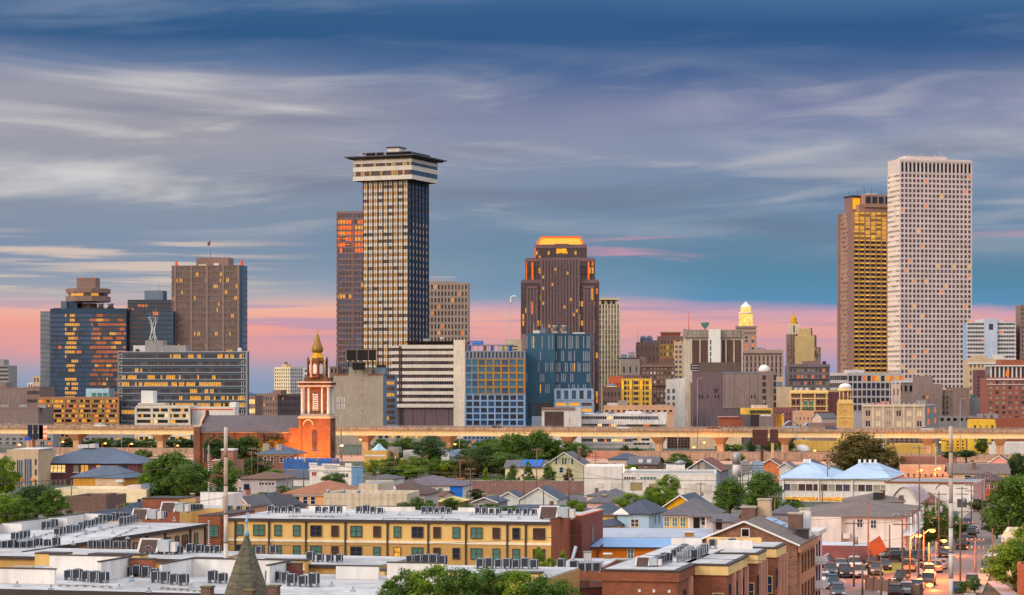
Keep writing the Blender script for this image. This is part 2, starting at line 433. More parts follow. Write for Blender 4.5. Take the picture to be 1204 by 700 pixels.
 def part(s,name,fn,parent=None,label=None):
  b=MB(); fn(b); o=b.build(name,parent or s.root)
  if label: o['label']=label
  return o
 def win(s,V,face,a,z,w,h,frame=None,g=None,style='sash'):
  frame=frame or white; g=g or G_DARK
  A,B=win_mesh(w,h,frame,g,style)
  x0,x1,y0,y1=V[:4]
  loc,rz={'F': ((x0+a,y0,z),0),'R': ((x1,y0+a,z),R(90)),'L': ((x0,y0+a,z),R(-90))}[face]
  o=link('window',A,s.root,loc,rz); link('pane',B,o); return o
 def done(s,wallname='wall'):
  if s.wall.f: s.wall.build(wallname,s.root)
  P=sorted(s.panes,key=lambda p: -p[2]*p[3]*(1 if abs(p[1])<.1 else .3))if len(s.panes)>100 else s.panes
  # past a hundred alike, the uppermost (least hidden) stay single
  if len(P)>100: P.sort(key=lambda p: (-p[0][2]if abs(p[1])<.1 else 1000))
  for loc,rz,w,h,m,nm in P[:100]:
   link(nm,pane_mesh(w,h,m),s.root,loc,rz)
  if P[100:]:
   b=MB()
   for loc,rz,w,h,m,nm in P[100:]:
    c,sn=math.cos(rz),math.sin(rz); t=.04
    p=[(-w/2,0),(w/2,0),(w/2,-t),(-w/2,-t)]
    q=[(loc[0]+a*c-bb*sn,loc[1]+a*sn+bb*c)for a,bb in p]
    b.prism(q[::-1],loc[2]-h/2,loc[2]+h/2,m)
   o=b.build('window',s.root); o['kind']='stuff'
  for b in s.ribs: b.build('window_band',s.root)
  return s
  # ================================================================== ground
gmat=mat('ground_earth',(78,82,66),var=.35,scale=.05)
asph=mat('asphalt',(92,84,84),var=.2,scale=.5); paint_w=mat('road_paint',(200,196,186)); sidewalk_m=mat('sidewalk_concrete',(158,146,136),scale=1.2)
g=MB(); g.face([(-14000,-300,0),(14000,-300,0),(14000,24000,0),(-14000,24000,0)],gmat); structure('ground',g)
# far woods along the horizon, one mass
def far_woods():
 rng=random.Random(5); b=MB(); m=mat('far_wood',(66,88,112),var=.2,scale=.02)  # distance haze is put into the bluish wood colour
 for k in range(260):
  x=-2600+k*20+rng.uniform(-6,6); y=5200+rng.uniform(-200,200); h=rng.uniform(10,24)
  b.lathe([(18,0),(22,h*.5),(15,h*.85),(4,h)],m,7,(x,y))
 o=b.build('woodland'); tag(o,'distant wooded bank low on the horizon behind the city','woodland',kind='stuff')
far_woods()
# wall colours
brn_stone=mat('brown_stone',(134,108,100)); taupe=mat('taupe_wall',(136,120,114),kind='streak',rgb2=(124,106,102)); purplebrown=mat('purple_brown_wall',(112,92,98),kind='streak',rgb2=(98,82,90))
beige=mat('beige_wall',(196,170,140)); cream=mat('cream_wall',(224,206,172)); rosebeige=mat('rose_beige',(206,182,170)); pale=mat('pale_wall',(206,200,198))
greyw=mat('grey_wall',(150,146,146),kind='streak',rgb2=(134,128,130)); bluegrey=mat('bluegrey_wall',(110,124,144)); redbrick=mat('red_brick',(146,84,70),kind='brick',rgb2=(120,66,58))
brownbrick=mat('brown_brick',(124,94,84),kind='brick',rgb2=(104,78,72)); whitew=mat('white_wall',(218,212,206),kind='streak',rgb2=(206,198,190)); yellow_w=mat('yellow_wall',(206,168,86),kind='streak',rgb2=(190,150,74))
roof_grey=mat('roof_gravel',(140,138,140),scale=1.0); roof_white=mat('roof_membrane',(198,200,206),kind='dirtroof',rgb2=(160,162,170),rough=.7); roof_dark=mat('roof_tar',(74,72,78))
K_OFF=[(G_DARK,.55),(G_BLUE,.2),(G_MID,.15),(L_WARM,.06),(L_ORG,.04)]
K_DAY=[(G_DARK,.6),(G_MID,.25),(G_BRN,.15)]
def mast(b,x,y,z,h,r=.15,m=None): b.tube((x,y,z),(x,y,z+h),r,r*.4,m or steel,6)
# ---- small far slab, extreme left
b=Bld('office_block','small grey slab office block at the extreme left edge of the skyline','office building',-14,10,10,1900,-8,20)
v=b.body(b.V(z1=b.z(430)),greyw); b.ribbon(v,'F',10,12,.5,.4,greyw,[(G_DARK,1)],z0=8); v2=b.body(b.V(2,b.w*.7,3,15,v[5],v[5]+5),greyw); b.done()
# ---- brown low blocks left
b=Bld('warehouse_block','windowless brown brick block left of the blue glass hotel tower','building',-40,32,32,1300,-5,40)
v=b.body(b.V(z1=b.z(458)),taupe); b.parapet(v,1,.4,brn_stone); b.roof(v,roof_grey)
b.part('rooftop_room',lambda q: q.box(8,20,8,18,v[5],v[5]+4,taupe)); b.done()
b=Bld('brick_block','narrow brown brick block with dark window bands tucked against the glass hotel','building',32,46,46,1270,-5,30)
v=b.body(b.V(z1=b.z(457)),brn_stone); b.ribbon(v,'F',6,6,.4,.3,brn_stone,[(G_DARK,1)]); b.parapet(v,1,.3,brn_stone); b.done()
b=Bld('storage_block','long low taupe hall behind the elevated road at far left','building',-40,45,45,1120,-3,30)
v=b.body(b.V(z1=b.z(481)),taupe); b.parapet(v,.8,.4,brn_stone); b.roof(v,roof_grey)
for k in range(3): b.part('hvac_box',lambda q: (q.box(16+k*9,20+k*9,3,7,v[5]+.4,v[5]+2,steel),q.box(17+k*9,17.6+k*9,4,4.6,v[5],v[5]+.4,dark)))
b.done()
for k,(px,w_)in enumerate(((36,6),(43,7))):
 b=Bld('distant_block',['small pale distant block between brown hall and glass hotel','small beige distant block touching the edge of the glass hotel'][k],'building',px-w_/2,px+w_/2,px+w_/2,1800,-5,14)
 v=b.body(b.V(z1=b.z(450-k*8)),(pale,beige)[k]); b.grid(v,'F',2,6,.5,.5,.3,(pale,beige)[k]); b.done()
 # ---- blue glass hotel with rooftop rotunda
gl_w=mat('blue_glass_frame',(44,70,96),.3,metal=.4); gl_l=mat('grey_glass_frame',(98,106,120),.4,metal=.3)
b=Bld('glass_hotel','blue mirrored glass hotel reflecting orange sunset, with concrete rotunda on its roof','hotel',59,59,153,1500,-4,34)
b.w=b.lx(148.5)
h=b.z(363)
v=b.body(b.V(z1=h),gl_w)
lw=-b.lx(45);
v0=(b.lx(45.5),0,4,30,0,b.z(366)); b.body(v0,gl_l); b.ribbon(v0,'F',6,26,.72,.12,gl_l,[(glass('glass_greyblue',(112,120,136),.25),1)],mull=.25)
def hotelrow(j,i):
 f=i/46
 if .19<f<.31: return[(L_WARM,.75),(G_DARK,.25)]
 if f>.50: return[(G_SUNSET,.5),(G_BRN,.35),(G_DARK,.1),(L_WARM,.05)]if j>6 else[(G_SUNSET,.2),(G_BRN,.65),(G_DARK,.2),(L_ORG,.02)]
 return[(G_BLUE,.75),(G_DARK,.2),(L_ORG,.02)]
b.ribbon(v,'F',46,26,.62,.12,gl_w,litrow=hotelrow,mull=.22,run=4,z1=h-3)
v3=(b.w+.3,b.lx(202),5,34,0,b.z(366)); b.body(v3,gl_w)
b.ribbon(v3,'F',24,26,.74,.12,gl_w,litrow=lambda j,i: [(G_BRN,.2),(G_DARK,.8),(L_ORG,.02)]if i<9 else[(glass('glass_deepblue',(20,62,92),.15),.97),(L_ORG,.02)],mull=.2)
v4=(b.lx(145),b.lx(201.5),12,30,v3[5],b.z(352)); b.body(v4,gl_w); b.ribbon(v4,'F',14,3,.7,.2,gl_w,[(G_SUNSET,.15),(G_DARK,.8)],mull=.3)
b.part('plant_room',lambda q: (q.box(b.lx(164),b.lx(186),14,26,v4[5],b.z(341),bluegrey),mast(q,b.lx(168),18,b.z(341),5),mast(q,b.lx(179),18,b.z(341),6)))
b.part('plant_room',lambda q: (q.box(b.lx(69),b.lx(88),6,20,h,b.z(354),gl_w),q.box(b.lx(60),b.lx(69),6,16,h,b.z(362),gl_w),q.box(b.lx(69),b.lx(76),5,8,h,b.z(354.5),gl_l)))
def rotunda(q):
 cx,cy=b.lx(96.5),16; con=brn_stone
 ppm=1500/F
 q.lathe([(10.5*ppm,h),(10.5*ppm,b.z(356))],con,8,(cx,cy),False,R(22.5))
 r=26.5*ppm
 q.lathe([(r*.95,b.z(354.5)),(r,b.z(354)),(r,b.z(348)),(r*.9,b.z(347.5))],con,8,(cx,cy),False,R(22.5))
 q.lathe([(r*.9,b.z(344.5)),(r,b.z(344)),(r,b.z(339)),(r*.98,b.z(338.5))],con,8,(cx,cy),False,R(22.5))
 q.box(cx-11.3*ppm,cx+11.3*ppm,cy-6,cy+6,b.z(339),b.z(326),con)
ro=b.part('rotunda',rotunda)
def rband(q):
 cx,cy=b.lx(96.5),16; r=26.5*1500/F*.88
 for k in range(16):
  a0=R(22.5)+k*math.pi/8; a1=a0+math.pi/8
  q.face([(cx+r*math.cos(a0),cy+r*math.sin(a0),b.z(347.6)),(cx+r*math.cos(a1),cy+r*math.sin(a1),b.z(347.6)),(cx+r*math.cos(a1),cy+r*math.sin(a1),b.z(344.4)),(cx+r*math.cos(a0),cy+r*math.sin(a0),b.z(344.4))],(L_WARM if k in(9,10,12)else G_BRN))
o=b.part('window_band',rband,ro)
for k,px in enumerate((115,126.5)): b.part('cooling_tower',lambda q: (q.box(b.lx(px)-2.2,b.lx(px)+1.8,6,11,h,h+1,dark),q.lathe([(1.6,h+1),(1.9,h+3),(2.2,h+3.6)],steel,10,(b.lx(px),8))))
b.part('beacon_lamp',lambda q: [q.box(b.lx(p)-.5,b.lx(p)+.5,15,16,b.z(326),b.z(324.8),L_ORG)for p in(87,104.5)])
b.done()
# ---- parking garage gold lit
gar=mat('garage_concrete',(160,118,84))
b=Bld('parking_garage','brown five-level parking garage with glowing yellow open decks, below the glass hotel','parking garage',45,139.5,139.5,1180,-5,32)
v=b.body(b.V(y0=3,y1=32,z1=b.z(471)),dark)
v=b.V(y0=0,z1=b.z(469))
KG=[(L_WARM,.35),(G_BLACK,.35),(lit('lit_green',(190,170,40),.35),.12),(L_ORG,.08),(G_BRN,.15)]
b.ribbon(v,'F',48,9,.55,.5,gar,KG,mull=0,run=2)
for k in range(7): b.fb(v,'F',k/6*b.w-.4,k/6*b.w+.4,0,v[5],.1,.62,gar)
b.body((0,b.w,0,3,0,v[5]-.1),dark); b.parapet((0,b.w,0,32,0,v[5]),.9,.4,gar); b.done()
b=Bld('rooftop_pavilion','pale blue box pavilion with teal windows standing on the brown garage roof','pavilion',101,127.5,127.5,1182,-5,12,z0=Z(469.5,1182))
v=b.body(b.V(z1=b.z(457)),mat('pale_blue_wall',(168,196,212)));
for k in range(3): b.addpane(v,'F',4.2+k*2.9,2.2,2.4,2,G_TEAL)
b.done()
# ---- brown office tower with orange beacons
tw=mat('bronze_frame',(112,94,92),.5); tw2=mat('bronze_pier',(136,112,104),.6)
b=Bld('office_tower','bronze brown office tower with a flag and two orange fins on its roof','office tower',202,285,290.5,1500,-7)
v=b.body(b.V(z1=b.z(312)),tw)
b.ribbon(v,'F',44,28,.62,.3,tw,litrow=lambda j,i: [(G_BRN,.35),(G_MID,.30),(G_DARK,.15),(L_WARM,.13)]if j in(26,25,24,22,21,16,13,11)else[(G_BRN,.5),(G_MID,.35),(G_DARK,.1),(L_WARM,.025)],mull=.35,mm=tw2,run=2)
for k in range(7):
 f=(.05,.28,.50,.73,.945)[k]if k<5 else None
 if f: b.fb(v,'F',f*b.w-.7,f*b.w+.7,0,v[5]-.2,.2,.55,tw2)
b.ribbon(v,'R',8,28,.8,.3,gl_l,[(glass('glass_skyblue',(90,124,170),.15,1.5),1)],mull=.25)
b.fb(v,'F',b.w*.955,b.w+.25,0,v[5]-.3,.1,.42,gl_w)
b.part('plant_room',lambda q: (q.box(b.lx(228),b.lx(266),6,20,v[5],b.z(302),brn_stone),q.box(b.lx(249),b.lx(255),5,6,v[5],v[5]+1.6,pale),q.box(b.lx(231),b.lx(240),5.4,6,v[5],v[5]+.9,cream)))
for px in(206.5,283.5): b.part('roof_fin',lambda q: q.prism([(b.lx(px)-.8,1),(b.lx(px)+.8,1),(b.lx(px)+.8,3),(b.lx(px)-.8,3)],v[5],b.z(305.5 if px>250 else 306.5),mat('orange_paint',(222,84,44)),inset=.6))
b.done()
f=thing('flagpole','tall flagpole with a drooping flag on the bronze tower roof','flagpole',(X(247.5,1508),1508,Z(302,1508)),0)
q=MB(); q.tube((0,0,0),(0,0,11),.18,.08,steel,6); q.build('pole',f)
q=MB()
for k in range(4): q.slab([(-.1-k*.45,0,10.6-k*.5),(-.55-k*.45,.05,10.1-k*.5),(-.55-k*.45,.1,7.4-k*.2),(-.1-k*.45,0,7.6-k*.2)],.05,mat('flag_cloth',(120,60,66)))
q.build('flag',f)
# ---- wide glass office in front
spn=mat('slate_spandrel',(70,84,100),.5); bright=mat('bright_sill',(176,178,184),.5)
b=Bld('office_block','wide low blue-grey office block with ribbon windows and lattice antenna on top','office building',139.5,290.5,293,1180,-5)
v=b.body(b.V(z1=b.z(415)),spn); H=v[5]; NR=11; z0=b.z(505)
def lr(j,i):
 f=i/70; jj=NR-1-j
 on={0: (f>.36 and f<.62)or f>.7,3: f<.12 or(.22<f<.5)or .6<f<.75,4: f<.85,5: .55<f<.72,6: f>.45,7: f>.3,8: f<.2,2: .1<f<.2}.get(jj,False)
 return[(L_WARM,.62),(G_MID,.2),(G_DARK,.2)]if on else[(G_DARK,.7),(G_MID,.25),(G_BRN,.04),(L_ORG,.01)]
b.ribbon(v,'F',70,NR,.56,.35,spn,litrow=lr,z0=z0,mull=.14,run=2)
for j in range(NR+1): b.fb(v,'F',-.3,b.w+.3,z0+(H-z0)*j/NR+.55,z0+(H-z0)*j/NR+.78,.3,.75,bright)
for j in range(NR):  # white framed end bays
 zc=z0+(H-z0)*(j+.52)/NR
 for a in(1.2,b.w-2.2):
  for(aa,bb,cc,dd)in((a-.6,a+.7,zc-1.2,zc-.95),(a-.6,a+.7,zc+.95,zc+1.2),(a-.6,a-.35,zc-1,zc+1),(a+.45,a+.7,zc-1,zc+1)): b.fb(v,'F',aa,bb,cc,dd,.1,.5,bright)
b.fb(v,'F',b.w-.6,b.w+.3,0,H+.5,.2,.8,greyw); b.fb(v,'F',-.3,.2,0,H+.5,.2,.8,greyw)
b.parapet(v,.8,.4,greyw); b.roof(v,roof_grey)
b.part('plant_room',lambda q: q.box(b.lx(169),b.lx(190),3,12,H,b.z(400),greyw))
b.part('plant_room',lambda q: (q.box(b.lx(155),b.lx(169),3,10,H,b.z(406),pale),q.box(b.lx(158),b.lx(162),2.5,3,H,H+2,dark)))
b.part('plant_room',lambda q: q.box(b.lx(190),b.lx(217),3,12,H,b.z(406),greyw))
b.part('cooling_unit',lambda q: q.box(b.lx(278),b.lx(282),3,5,H,H+2.6,pale)); b.done()
a=thing('lattice_antenna','twisted white lattice antenna mast on the wide office block roof','antenna',(X(180,1186),1186,Z(400,1186)))
q=MB(); hh=11.5
for k in range(6):
 a0=k*math.pi/3; pts=[]
 for j in range(7):
  t=j/6; r=2.2*(abs(t-.45)**1.3)*1.8+.7; an=a0+(t*2.4 if k%2 else-t*2.4); pts.append((r*math.cos(an),r*math.sin(an),t*hh))
 q.path(pts,.14,white,5)
q.build('lattice',a)
q=MB(); q.lathe([(2.3,hh-.2),(2.5,hh)],white,12); [mast(q,x_,0,hh,4+x_,.1)for x_ in(-1.6,0,1.5)]; q.build('platform',a)
# ---- white open garage + white block
wg=mat('white_garage',(206,196,182))
b=Bld('parking_garage','white four-level open parking garage in front of the wide office block','parking garage',160,223,223,1090,-5,26)
v=b.V(z1=b.z(479)); b.body((.2,b.w-.2,3,26,0,v[5]-1),dark); b.body((0,b.w,.1,3,0,v[5]-.2),dark)
b.ribbon(v,'F',30,7,.58,.5,wg,[(G_BLACK,.5),(G_BRN,.2),(L_WARM,.14),(L_PALE,.1)],mull=0,run=2)
for f in(0,.3,.62,1): b.fb(v,'F',f*b.w-.5,f*b.w+.5,0,v[5],.1,.7,wg)
b.part('stair_tower',lambda q: q.box(b.lx(163.5),b.lx(177.5),4,12,v[5]-2,b.z(459.5),white))
b.part('upper_deck',lambda q: (q.box(b.lx(161),b.lx(193),2,10,b.z(474),b.z(476.5),wg),[q.box(b.lx(p),b.lx(p)+.5,2.2,2.8,v[5],b.z(476),wg)for p in(162,172,182,191)]))
b.parapet((0,b.w,0,26,0,v[5]),.8,.3,wg); b.done()
b=Bld('parking_garage','white blank-walled garage block with an orange-red stripe under its roof edge','parking garage',222.5,276,281,1092,-8)
v=b.body(b.V(z1=b.z(480)),whitew); b.fb(v,'F',.5,b.w-.8,v[5]-.9,v[5]-.35,0,.12,mat('stripe_red',(214,86,46))); b.parapet(v,.6,.3,whitew)
b.part('stair_tower',lambda q: q.box(b.lx(269),b.lx(276),2,8,v[5],b.z(473),white))
for k in range(3): b.fb(v,'R',.5,b.d-.5,3+k*3,4+k*3,0,.3,pale)
b.done()
# ---- distant left-centre buildings
b=Bld('apartment_block','old cream and grey apartment block with penthouse, distant left of the church spire','building',323,341,357.5,1700,-38)
v=b.body(b.V(z1=b.z(433)),cream); b.grid(v,'F',7,9,.45,.5,.3,cream,kinds=K_DAY,z0=b.z(470)); b.grid(v,'R',7,9,.5,.55,.3,pale,kinds=K_DAY,z0=b.z(470))
b.part('penthouse',lambda q: (q.box(4,9,3,9,v[5],v[5]+3,beige),q.box(5.5,7.2,4,6,v[5]+3,v[5]+4.6,brn_stone))); b.parapet(v,.8,.4,cream); b.done()
b=Bld('brick_warehouse','brown brick warehouse with rows of small windows left of the church spire','building',306.5,326,356,1450,-30)
v=b.body(b.V(z1=b.z(465)),brn_stone); b.grid(v,'F',7,6,.42,.5,.25,brn_stone,kinds=K_OFF); b.grid(v,'R',12,6,.42,.45,.25,purplebrown,kinds=K_OFF)
b.part('plant_room',lambda q: (q.box(8,14,2,8,v[5],v[5]+3.4,brn_stone),q.box(2,5,6,10,v[5],v[5]+1.6,brn_stone))); b.parapet(v,.8,.4,brn_stone); b.done()
b=Bld('office_block','small beige block with two pale lit floors right of the wide blue office','building',292,300,309,1420,-30)
v=b.body(b.V(z1=b.z(467)),brn_stone); b.ribbon(v,'F',4,4,.5,.2,brn_stone,[(L_PALE,.4),(G_CURT,.4),(G_DARK,.3)]); b.parapet(v,.8,.3,brn_stone); b.done()
b=Bld('white_block','white tower block partly hidden behind the church belfry','building',357,392,392,1500,-5,20)
v=b.body(b.V(z1=b.z(433)),pale); b.grid(v,'F',7,12,.5,.5,.25,pale,kinds=[(G_MID,.6),(G_BLUE,.4)]); b.part('plant_room',lambda q: q.box(2,6,2,8,v[5],v[5]+2.5,mat('green_copper',(120,160,146)))); b.done()
b=Bld('service_block','dark narrow service block between church belfry and the blank concrete building','building',388,397,397,1350,-5,14)
v=b.body(b.V(z1=b.z(431)),brn_stone); b.grid(v,'F',2,8,.5,.5,.2,brn_stone,kinds=K_DAY); b.done()
# ---- tower behind: brown with blue bays and sunset reflection put into glowing top panes
b=Bld('condo_tower','brown tower with blue window bays and glowing orange top floors, left behind the tallest slab','tower',396,396,470,1520,-6,24)
b.w=b.lx(446)
v=b.body(b.V(z1=b.z(251)),brn_stone)
nz=34; KO=lit('sunset_glow_orange',(255,112,26),.8,.6)
b.ribbon(v,'F',14,nz,.66,.4,mat('rose_brown',(126,102,104)),litrow=lambda j,i: ([(KO,.55),(L_WARM,.15),(G_DARK,.25)]if j in(nz-2,nz-3,nz-4,nz-5,nz-6,nz-7)else[(G_BLUE,.5),(G_DARK,.3),(G_BRN,.05),(L_WARM,.02)]),mull=.5,run=3,z0=b.z(480))
for j in range(5): b.fb(v,'F',0,9,v[5]-5.8-j*3.72*1.0,v[5]-5.1-j*3.72,.4,.46,KO)
for f in(.0,.37,.70,.97): b.fb(v,'F',f*b.w,f*b.w+.9,0,v[5],.2,.62,mat('rose_brown',(126,102,104)))
b.parapet(v,1.2,.4,brn_stone)
b.part('roof_aerial',lambda q: [mast(q,x_,4,v[5],h_,.12)for x_,h_ in((2,2.5),(11,5),(13.5,7),(6,2))]); b.done()
# ---- the tallest left: shaft with flared crown
wp=mat('white_panel',(212,202,190)); fin=mat('dark_fin',(66,58,60)); fin_shade=mat('shaded_fin',(48,58,80))
b=Bld('skyscraper','tall slab skyscraper with white panels, gold windows and a wide flat overhanging crown','skyscraper',427,480,503.5,1326,-23)
zt=b.z(209); zb=b.z(505); v=b.body(b.V(z1=zt+1),fin)
nz=37; L=b.w; ch=(zt-zb)/nz
for face,nx in(('F',9),('R',6)):
 LL=b.length(v,face); cw=LL/nx
 for i in range(nx+1):
  c=i*cw; b.fb(v,face,max(0,c-.34),min(LL,c+.34),0,zt,-.05,.5,fin if face=='F' else fin_shade)  # right face fins coloured bluish dark, its shade put into the material
  if i<nx and face=='F': b.fb(v,face,c+cw/2-.10,c+cw/2+.10,0,zt,-.05,.2,fin)
 for j in range(nz):
  zc=zb+(j+.5)*ch
  for i in range(nx):
   c=(i+.5)*cw
   if face=='F':
    b.fb(v,face,c-cw/2+.36,c+cw/2-.36,zc-ch/2,zc-.02,0,.16,wp)
    g_=[(G_GOLD,.68),(G_DARK,.03),(G_BRN,.17),(G_CURT,.12)]if j>7 else[(G_GOLD,.25),(G_BRN,.6),(G_DARK,.15)]
    b.addpane(v,face,c,zc+ch/4,cw-1.0,ch/2-.1,b.pick(g_),.06)
   else:
    if j<nz-8 or i>0: b.fb(v,face,c-.28,c+.28,zc-ch/2,zc-.02 if j<nz-6 else zc-.6,0,.2,wp if j<nz-6 else bluegrey)
    b.addpane(v,face,c,zc+ch/4,cw-1.0,ch/2-.1,b.pick([(G_DARK,.8),(G_BLUE,.2)]),.06)
    # crown
e=3.9; c0=b.z(211.5); c1=b.z(184.5); vc=(-e,b.w+e,-e,b.d+e,c0,c1); cm=MB(); cm.box(*vc,fin); hh=c1-c0
for face in 'FRL':
 LL=b.length(vc,face)
 for(f0,f1)in((0,.22),(.39,.60),(.76,.94))if False else((0,.19),(.40,.60),(.74,.88)):
  b.fb(vc,face,-.45 if face=='F' else 0,LL+(.45 if face=='F' else 0),c0+hh*f0,c0+hh*f1,-.05,.45,wp,cm)
cr=cm.build('crown',b.root)
for face,nx in(('F',26),('R',18)):
 LL=b.length(vc,face); q=MB()
 for(f0,f1)in((.19,.40),(.60,.74),(.88,.97)):
  for i in range(nx):
   b.fb(vc,face,i*LL/nx+.1,(i+1)*LL/nx-.1,c0+hh*f0+.1,c0+hh*f1-.1,.0,.2,b.pick([(G_GOLD,.35),(G_BRN,.4),(G_DARK,.3)]if face=='F' else[(G_BLUE,.7),(G_DARK,.3)]),q)
 q.build('window_band',cr)
def deck(q):
 q.box(-e-4.2,b.w+e+4.2,-e-4.2,b.d+e+4.2,c1+.02,c1+.7,mat('dark_deck',(84,82,92))); q.box(-e-2.6,b.w+e+2.6,-e-2.6,b.d+e+2.6,c1-.7,c1,fin)
 q.box(1,b.w-1,1,b.d-1,c1+.7,c1+2.6,fin); q.box(-1,b.w+1,-1,b.d+1,c1+2.62,c1+3.2,mat('dark_deck',(84,82,92)))
 q.box(b.lx(450),b.lx(464),6,14,c1+3.2,c1+6.2,pale); q.box(b.lx(449),b.lx(465),5,15,c1+6.2,c1+6.7,fin)
 rg=random.Random(4)
 for k in range(34):
  x_=rg.uniform(-e,b.w+e); y_=rg.choice((-e-3.5,rg.uniform(0,6))); q.tube((x_,y_,c1+.7),(x_,y_,c1+rg.uniform(1.6,4.2)),.09,.06,pale,4)
b.part('roof_deck',deck); b.done()
# ---- annex with white bands and stair tower
b=Bld('office_annex','eight-storey annex with white horizontal bands and tall blank white stair tower at its right','office building',463,533,533,1285,-5,30)
v=b.body(b.V(z1=b.z(407)),purplebrown); z0=b.z(478)
b.ribbon(v,'F',26,9,.5,.8,wp,[(G_DARK,.3),(G_BRN,.4),(G_MID,.3)],z0=z0,mull=.3,mm=purplebrown,run=2)
b.fb(v,'F',-.8,b.w+.6,z0-.6,z0+1.4,0,1.6,wp); b.fb(v,'F',4.6,b.w,v[5]-1.4,v[5]+.6,0,1.6,wp)
for f in(4.5,6.0): b.fb(v,'F',b.w*f/50,b.w*f/50+.7,0,v[5],.3,1.0,fin)
for k in range(5): b.fb(v,'F',b.w*(.12+k*.2),b.w*(.12+k*.2)+.12,0,z0-.7,0,.12,black_m)
b.part('stair_tower',lambda q: (q.box(b.w+.3,b.w+6.6,-1.5,14,0,b.z(400),mat('travertine',(222,208,188),kind='streak',rgb2=(206,190,170))),q.box(b.w+6.63,b.w+8.0,-1,13,0,b.z(402),purplebrown),q.box(b.w+5,b.w+9.3,-1.4,13,b.z(402),b.z(401),brn_stone)))
def atop(q):
 q.box(b.lx(479),b.w,2,24,v[5]+.6,b.z(403),fin); q.box(b.lx(477),b.w-.2,0,26,b.z(402.6),b.z(401.2),black_m)
 for k in range(8): q.box(b.lx(480+k*7),b.lx(480.6+k*7),.5,1,v[5],b.z(402.8),fin)
 q.box(b.lx(496),b.lx(504),5,9,b.z(401.2),b.z(398),steel); q.lathe([(.2,b.z(401)),(1.3,b.z(398)),(1.5,b.z(396.5))],pale,10,(b.lx(518),8)); q.box(b.lx(482),b.lx(490),5,9,b.z(401.2),b.z(399),dark)
b.part('roof_terrace',atop); b.done()
# ---- blank concrete building + billboard
bk=mat('blank_concrete',(160,148,134),kind='streak',rgb2=(150,138,126))
b=Bld('concrete_block','blank warm grey concrete block with a grey-blue windowed strip, right of the church spire','building',392.5,450,466,1130,-13)
v=b.body(b.V(z1=b.z(440)),bk); b.body((b.lx(409),b.lx(437),.2,10,v[5],b.z(432)),bk); b.body((b.lx(437),b.w,4,12,v[5],b.z(438)),bk)
b.fb(v,'F',-.2,b.lx(409),v[5]-.6,v[5]+.1,0,.2,mat('rust_trim',(134,84,66))); b.fb(v,'F',b.lx(433),b.w,v[5]-.6,v[5]+.1,0,.2,mat('rust_trim',(134,84,66)))
for k in range(6): b.fb(v,'F',b.w*.58,b.w*.58+.5,b.z(448+k*9),b.z(447+k*9),0,.1,fin)
b.ribbon(v,'R',3,12,.6,.3,bluegrey,[(G_DARK,.7),(G_MID,.3),(L_WARM,.07)],a0=.25,a1=.85,mull=.3)
b.fb(v,'R',0,b.d*.25,0,v[5]-.1,0,.32,bluegrey); b.fb(v,'R',b.d*.85,b.d,0,v[5]-.1,0,.32,bluegrey)
b.part('cooling_unit',lambda q: (q.box(b.lx(440),b.lx(452),1.5,6,v[5],v[5]+3.2,bluegrey),q.box(b.lx(441),b.lx(451),2,5,v[5]+3.2,v[5]+4.4,dark)))
b.part('handrail',lambda q: [q.path([(b.lx(394),y_,v[5]+4.5),(b.lx(407),y_,v[5]+4.5)],.07,dark)or q.tube((b.lx(394),y_,v[5]),(b.lx(394),y_,v[5]+7.5),.09,.09,dark,5)or q.tube((b.lx(402),y_,v[5]),(b.lx(402),y_,v[5]+4.5),.09,.09,dark,5)for y_ in(2,6)])
b.done()
bz=Z(424,1128)
t=thing('billboard','dark wide billboard with a row of lamps on the blank concrete roof','billboard',(X(425,1128),1128,Z(440,1128)),R(-3))
q=MB(); q.box(-7.4,7.2,0,.8,6.6,11.6,black_m); [q.box(x_,x_+.35,-.12,0,6.4,11.8,brn_stone)for x_ in(-7.5,-2.4,3.2,7)]; q.box(-7.5,7.3,-.1,.9,11.6,11.9,brn_stone); q.build('panel',t)
q=MB(); [q.box(x_,x_+.3,.2,.5,0,6.6,dark)for x_ in(-6.5,-3,1,5)]; q.box(-8,8,-1.2,.1,5.8,6.0,dark); q.box(-4.3,1.8,-.4,0,2.0,5.4,black_m); q.build('frame',t)
for k in range(6): q=MB(); q.lathe([(.15,6.05),(.32,6.3),(.1,6.6)],L_PALE,6,(-6.6+k*2.6,-1)); q.build('lamp',t)
# ---- beige grid tower behind
b=Bld('office_tower','plain beige grid tower with railed roof terrace, just right of the flared-crown slab','office tower',498,550,550,1900,-2,30)
gb=mat('putty_stone',(150,132,122)); v=b.body(b.V(z1=b.z(334)),gb); nz=19
b.grid(v,'F',13,nz,.48,.66,.5,gb,kinds=[(G_BRN,.5),(G_DARK,.38),(L_ORG,.07),(L_WARM,.05)],z0=b.z(480)); b.parapet(v,1.2,.5,gb)
b.part('plant_room',lambda q: q.box(b.lx(505),b.lx(535),4,22,v[5],b.z(330.5),gb))
b.part('roof_railing',lambda q: ([q.tube((b.lx(505+k*2.6),5,b.z(330.5)),(b.lx(505+k*2.6),5,b.z(325.5)),.18,.18,pale,4)for k in range(12)],q.box(b.lx(504.5),b.lx(534),4.8,5.2,b.z(325.8),b.z(325.2),pale)))
b.done()
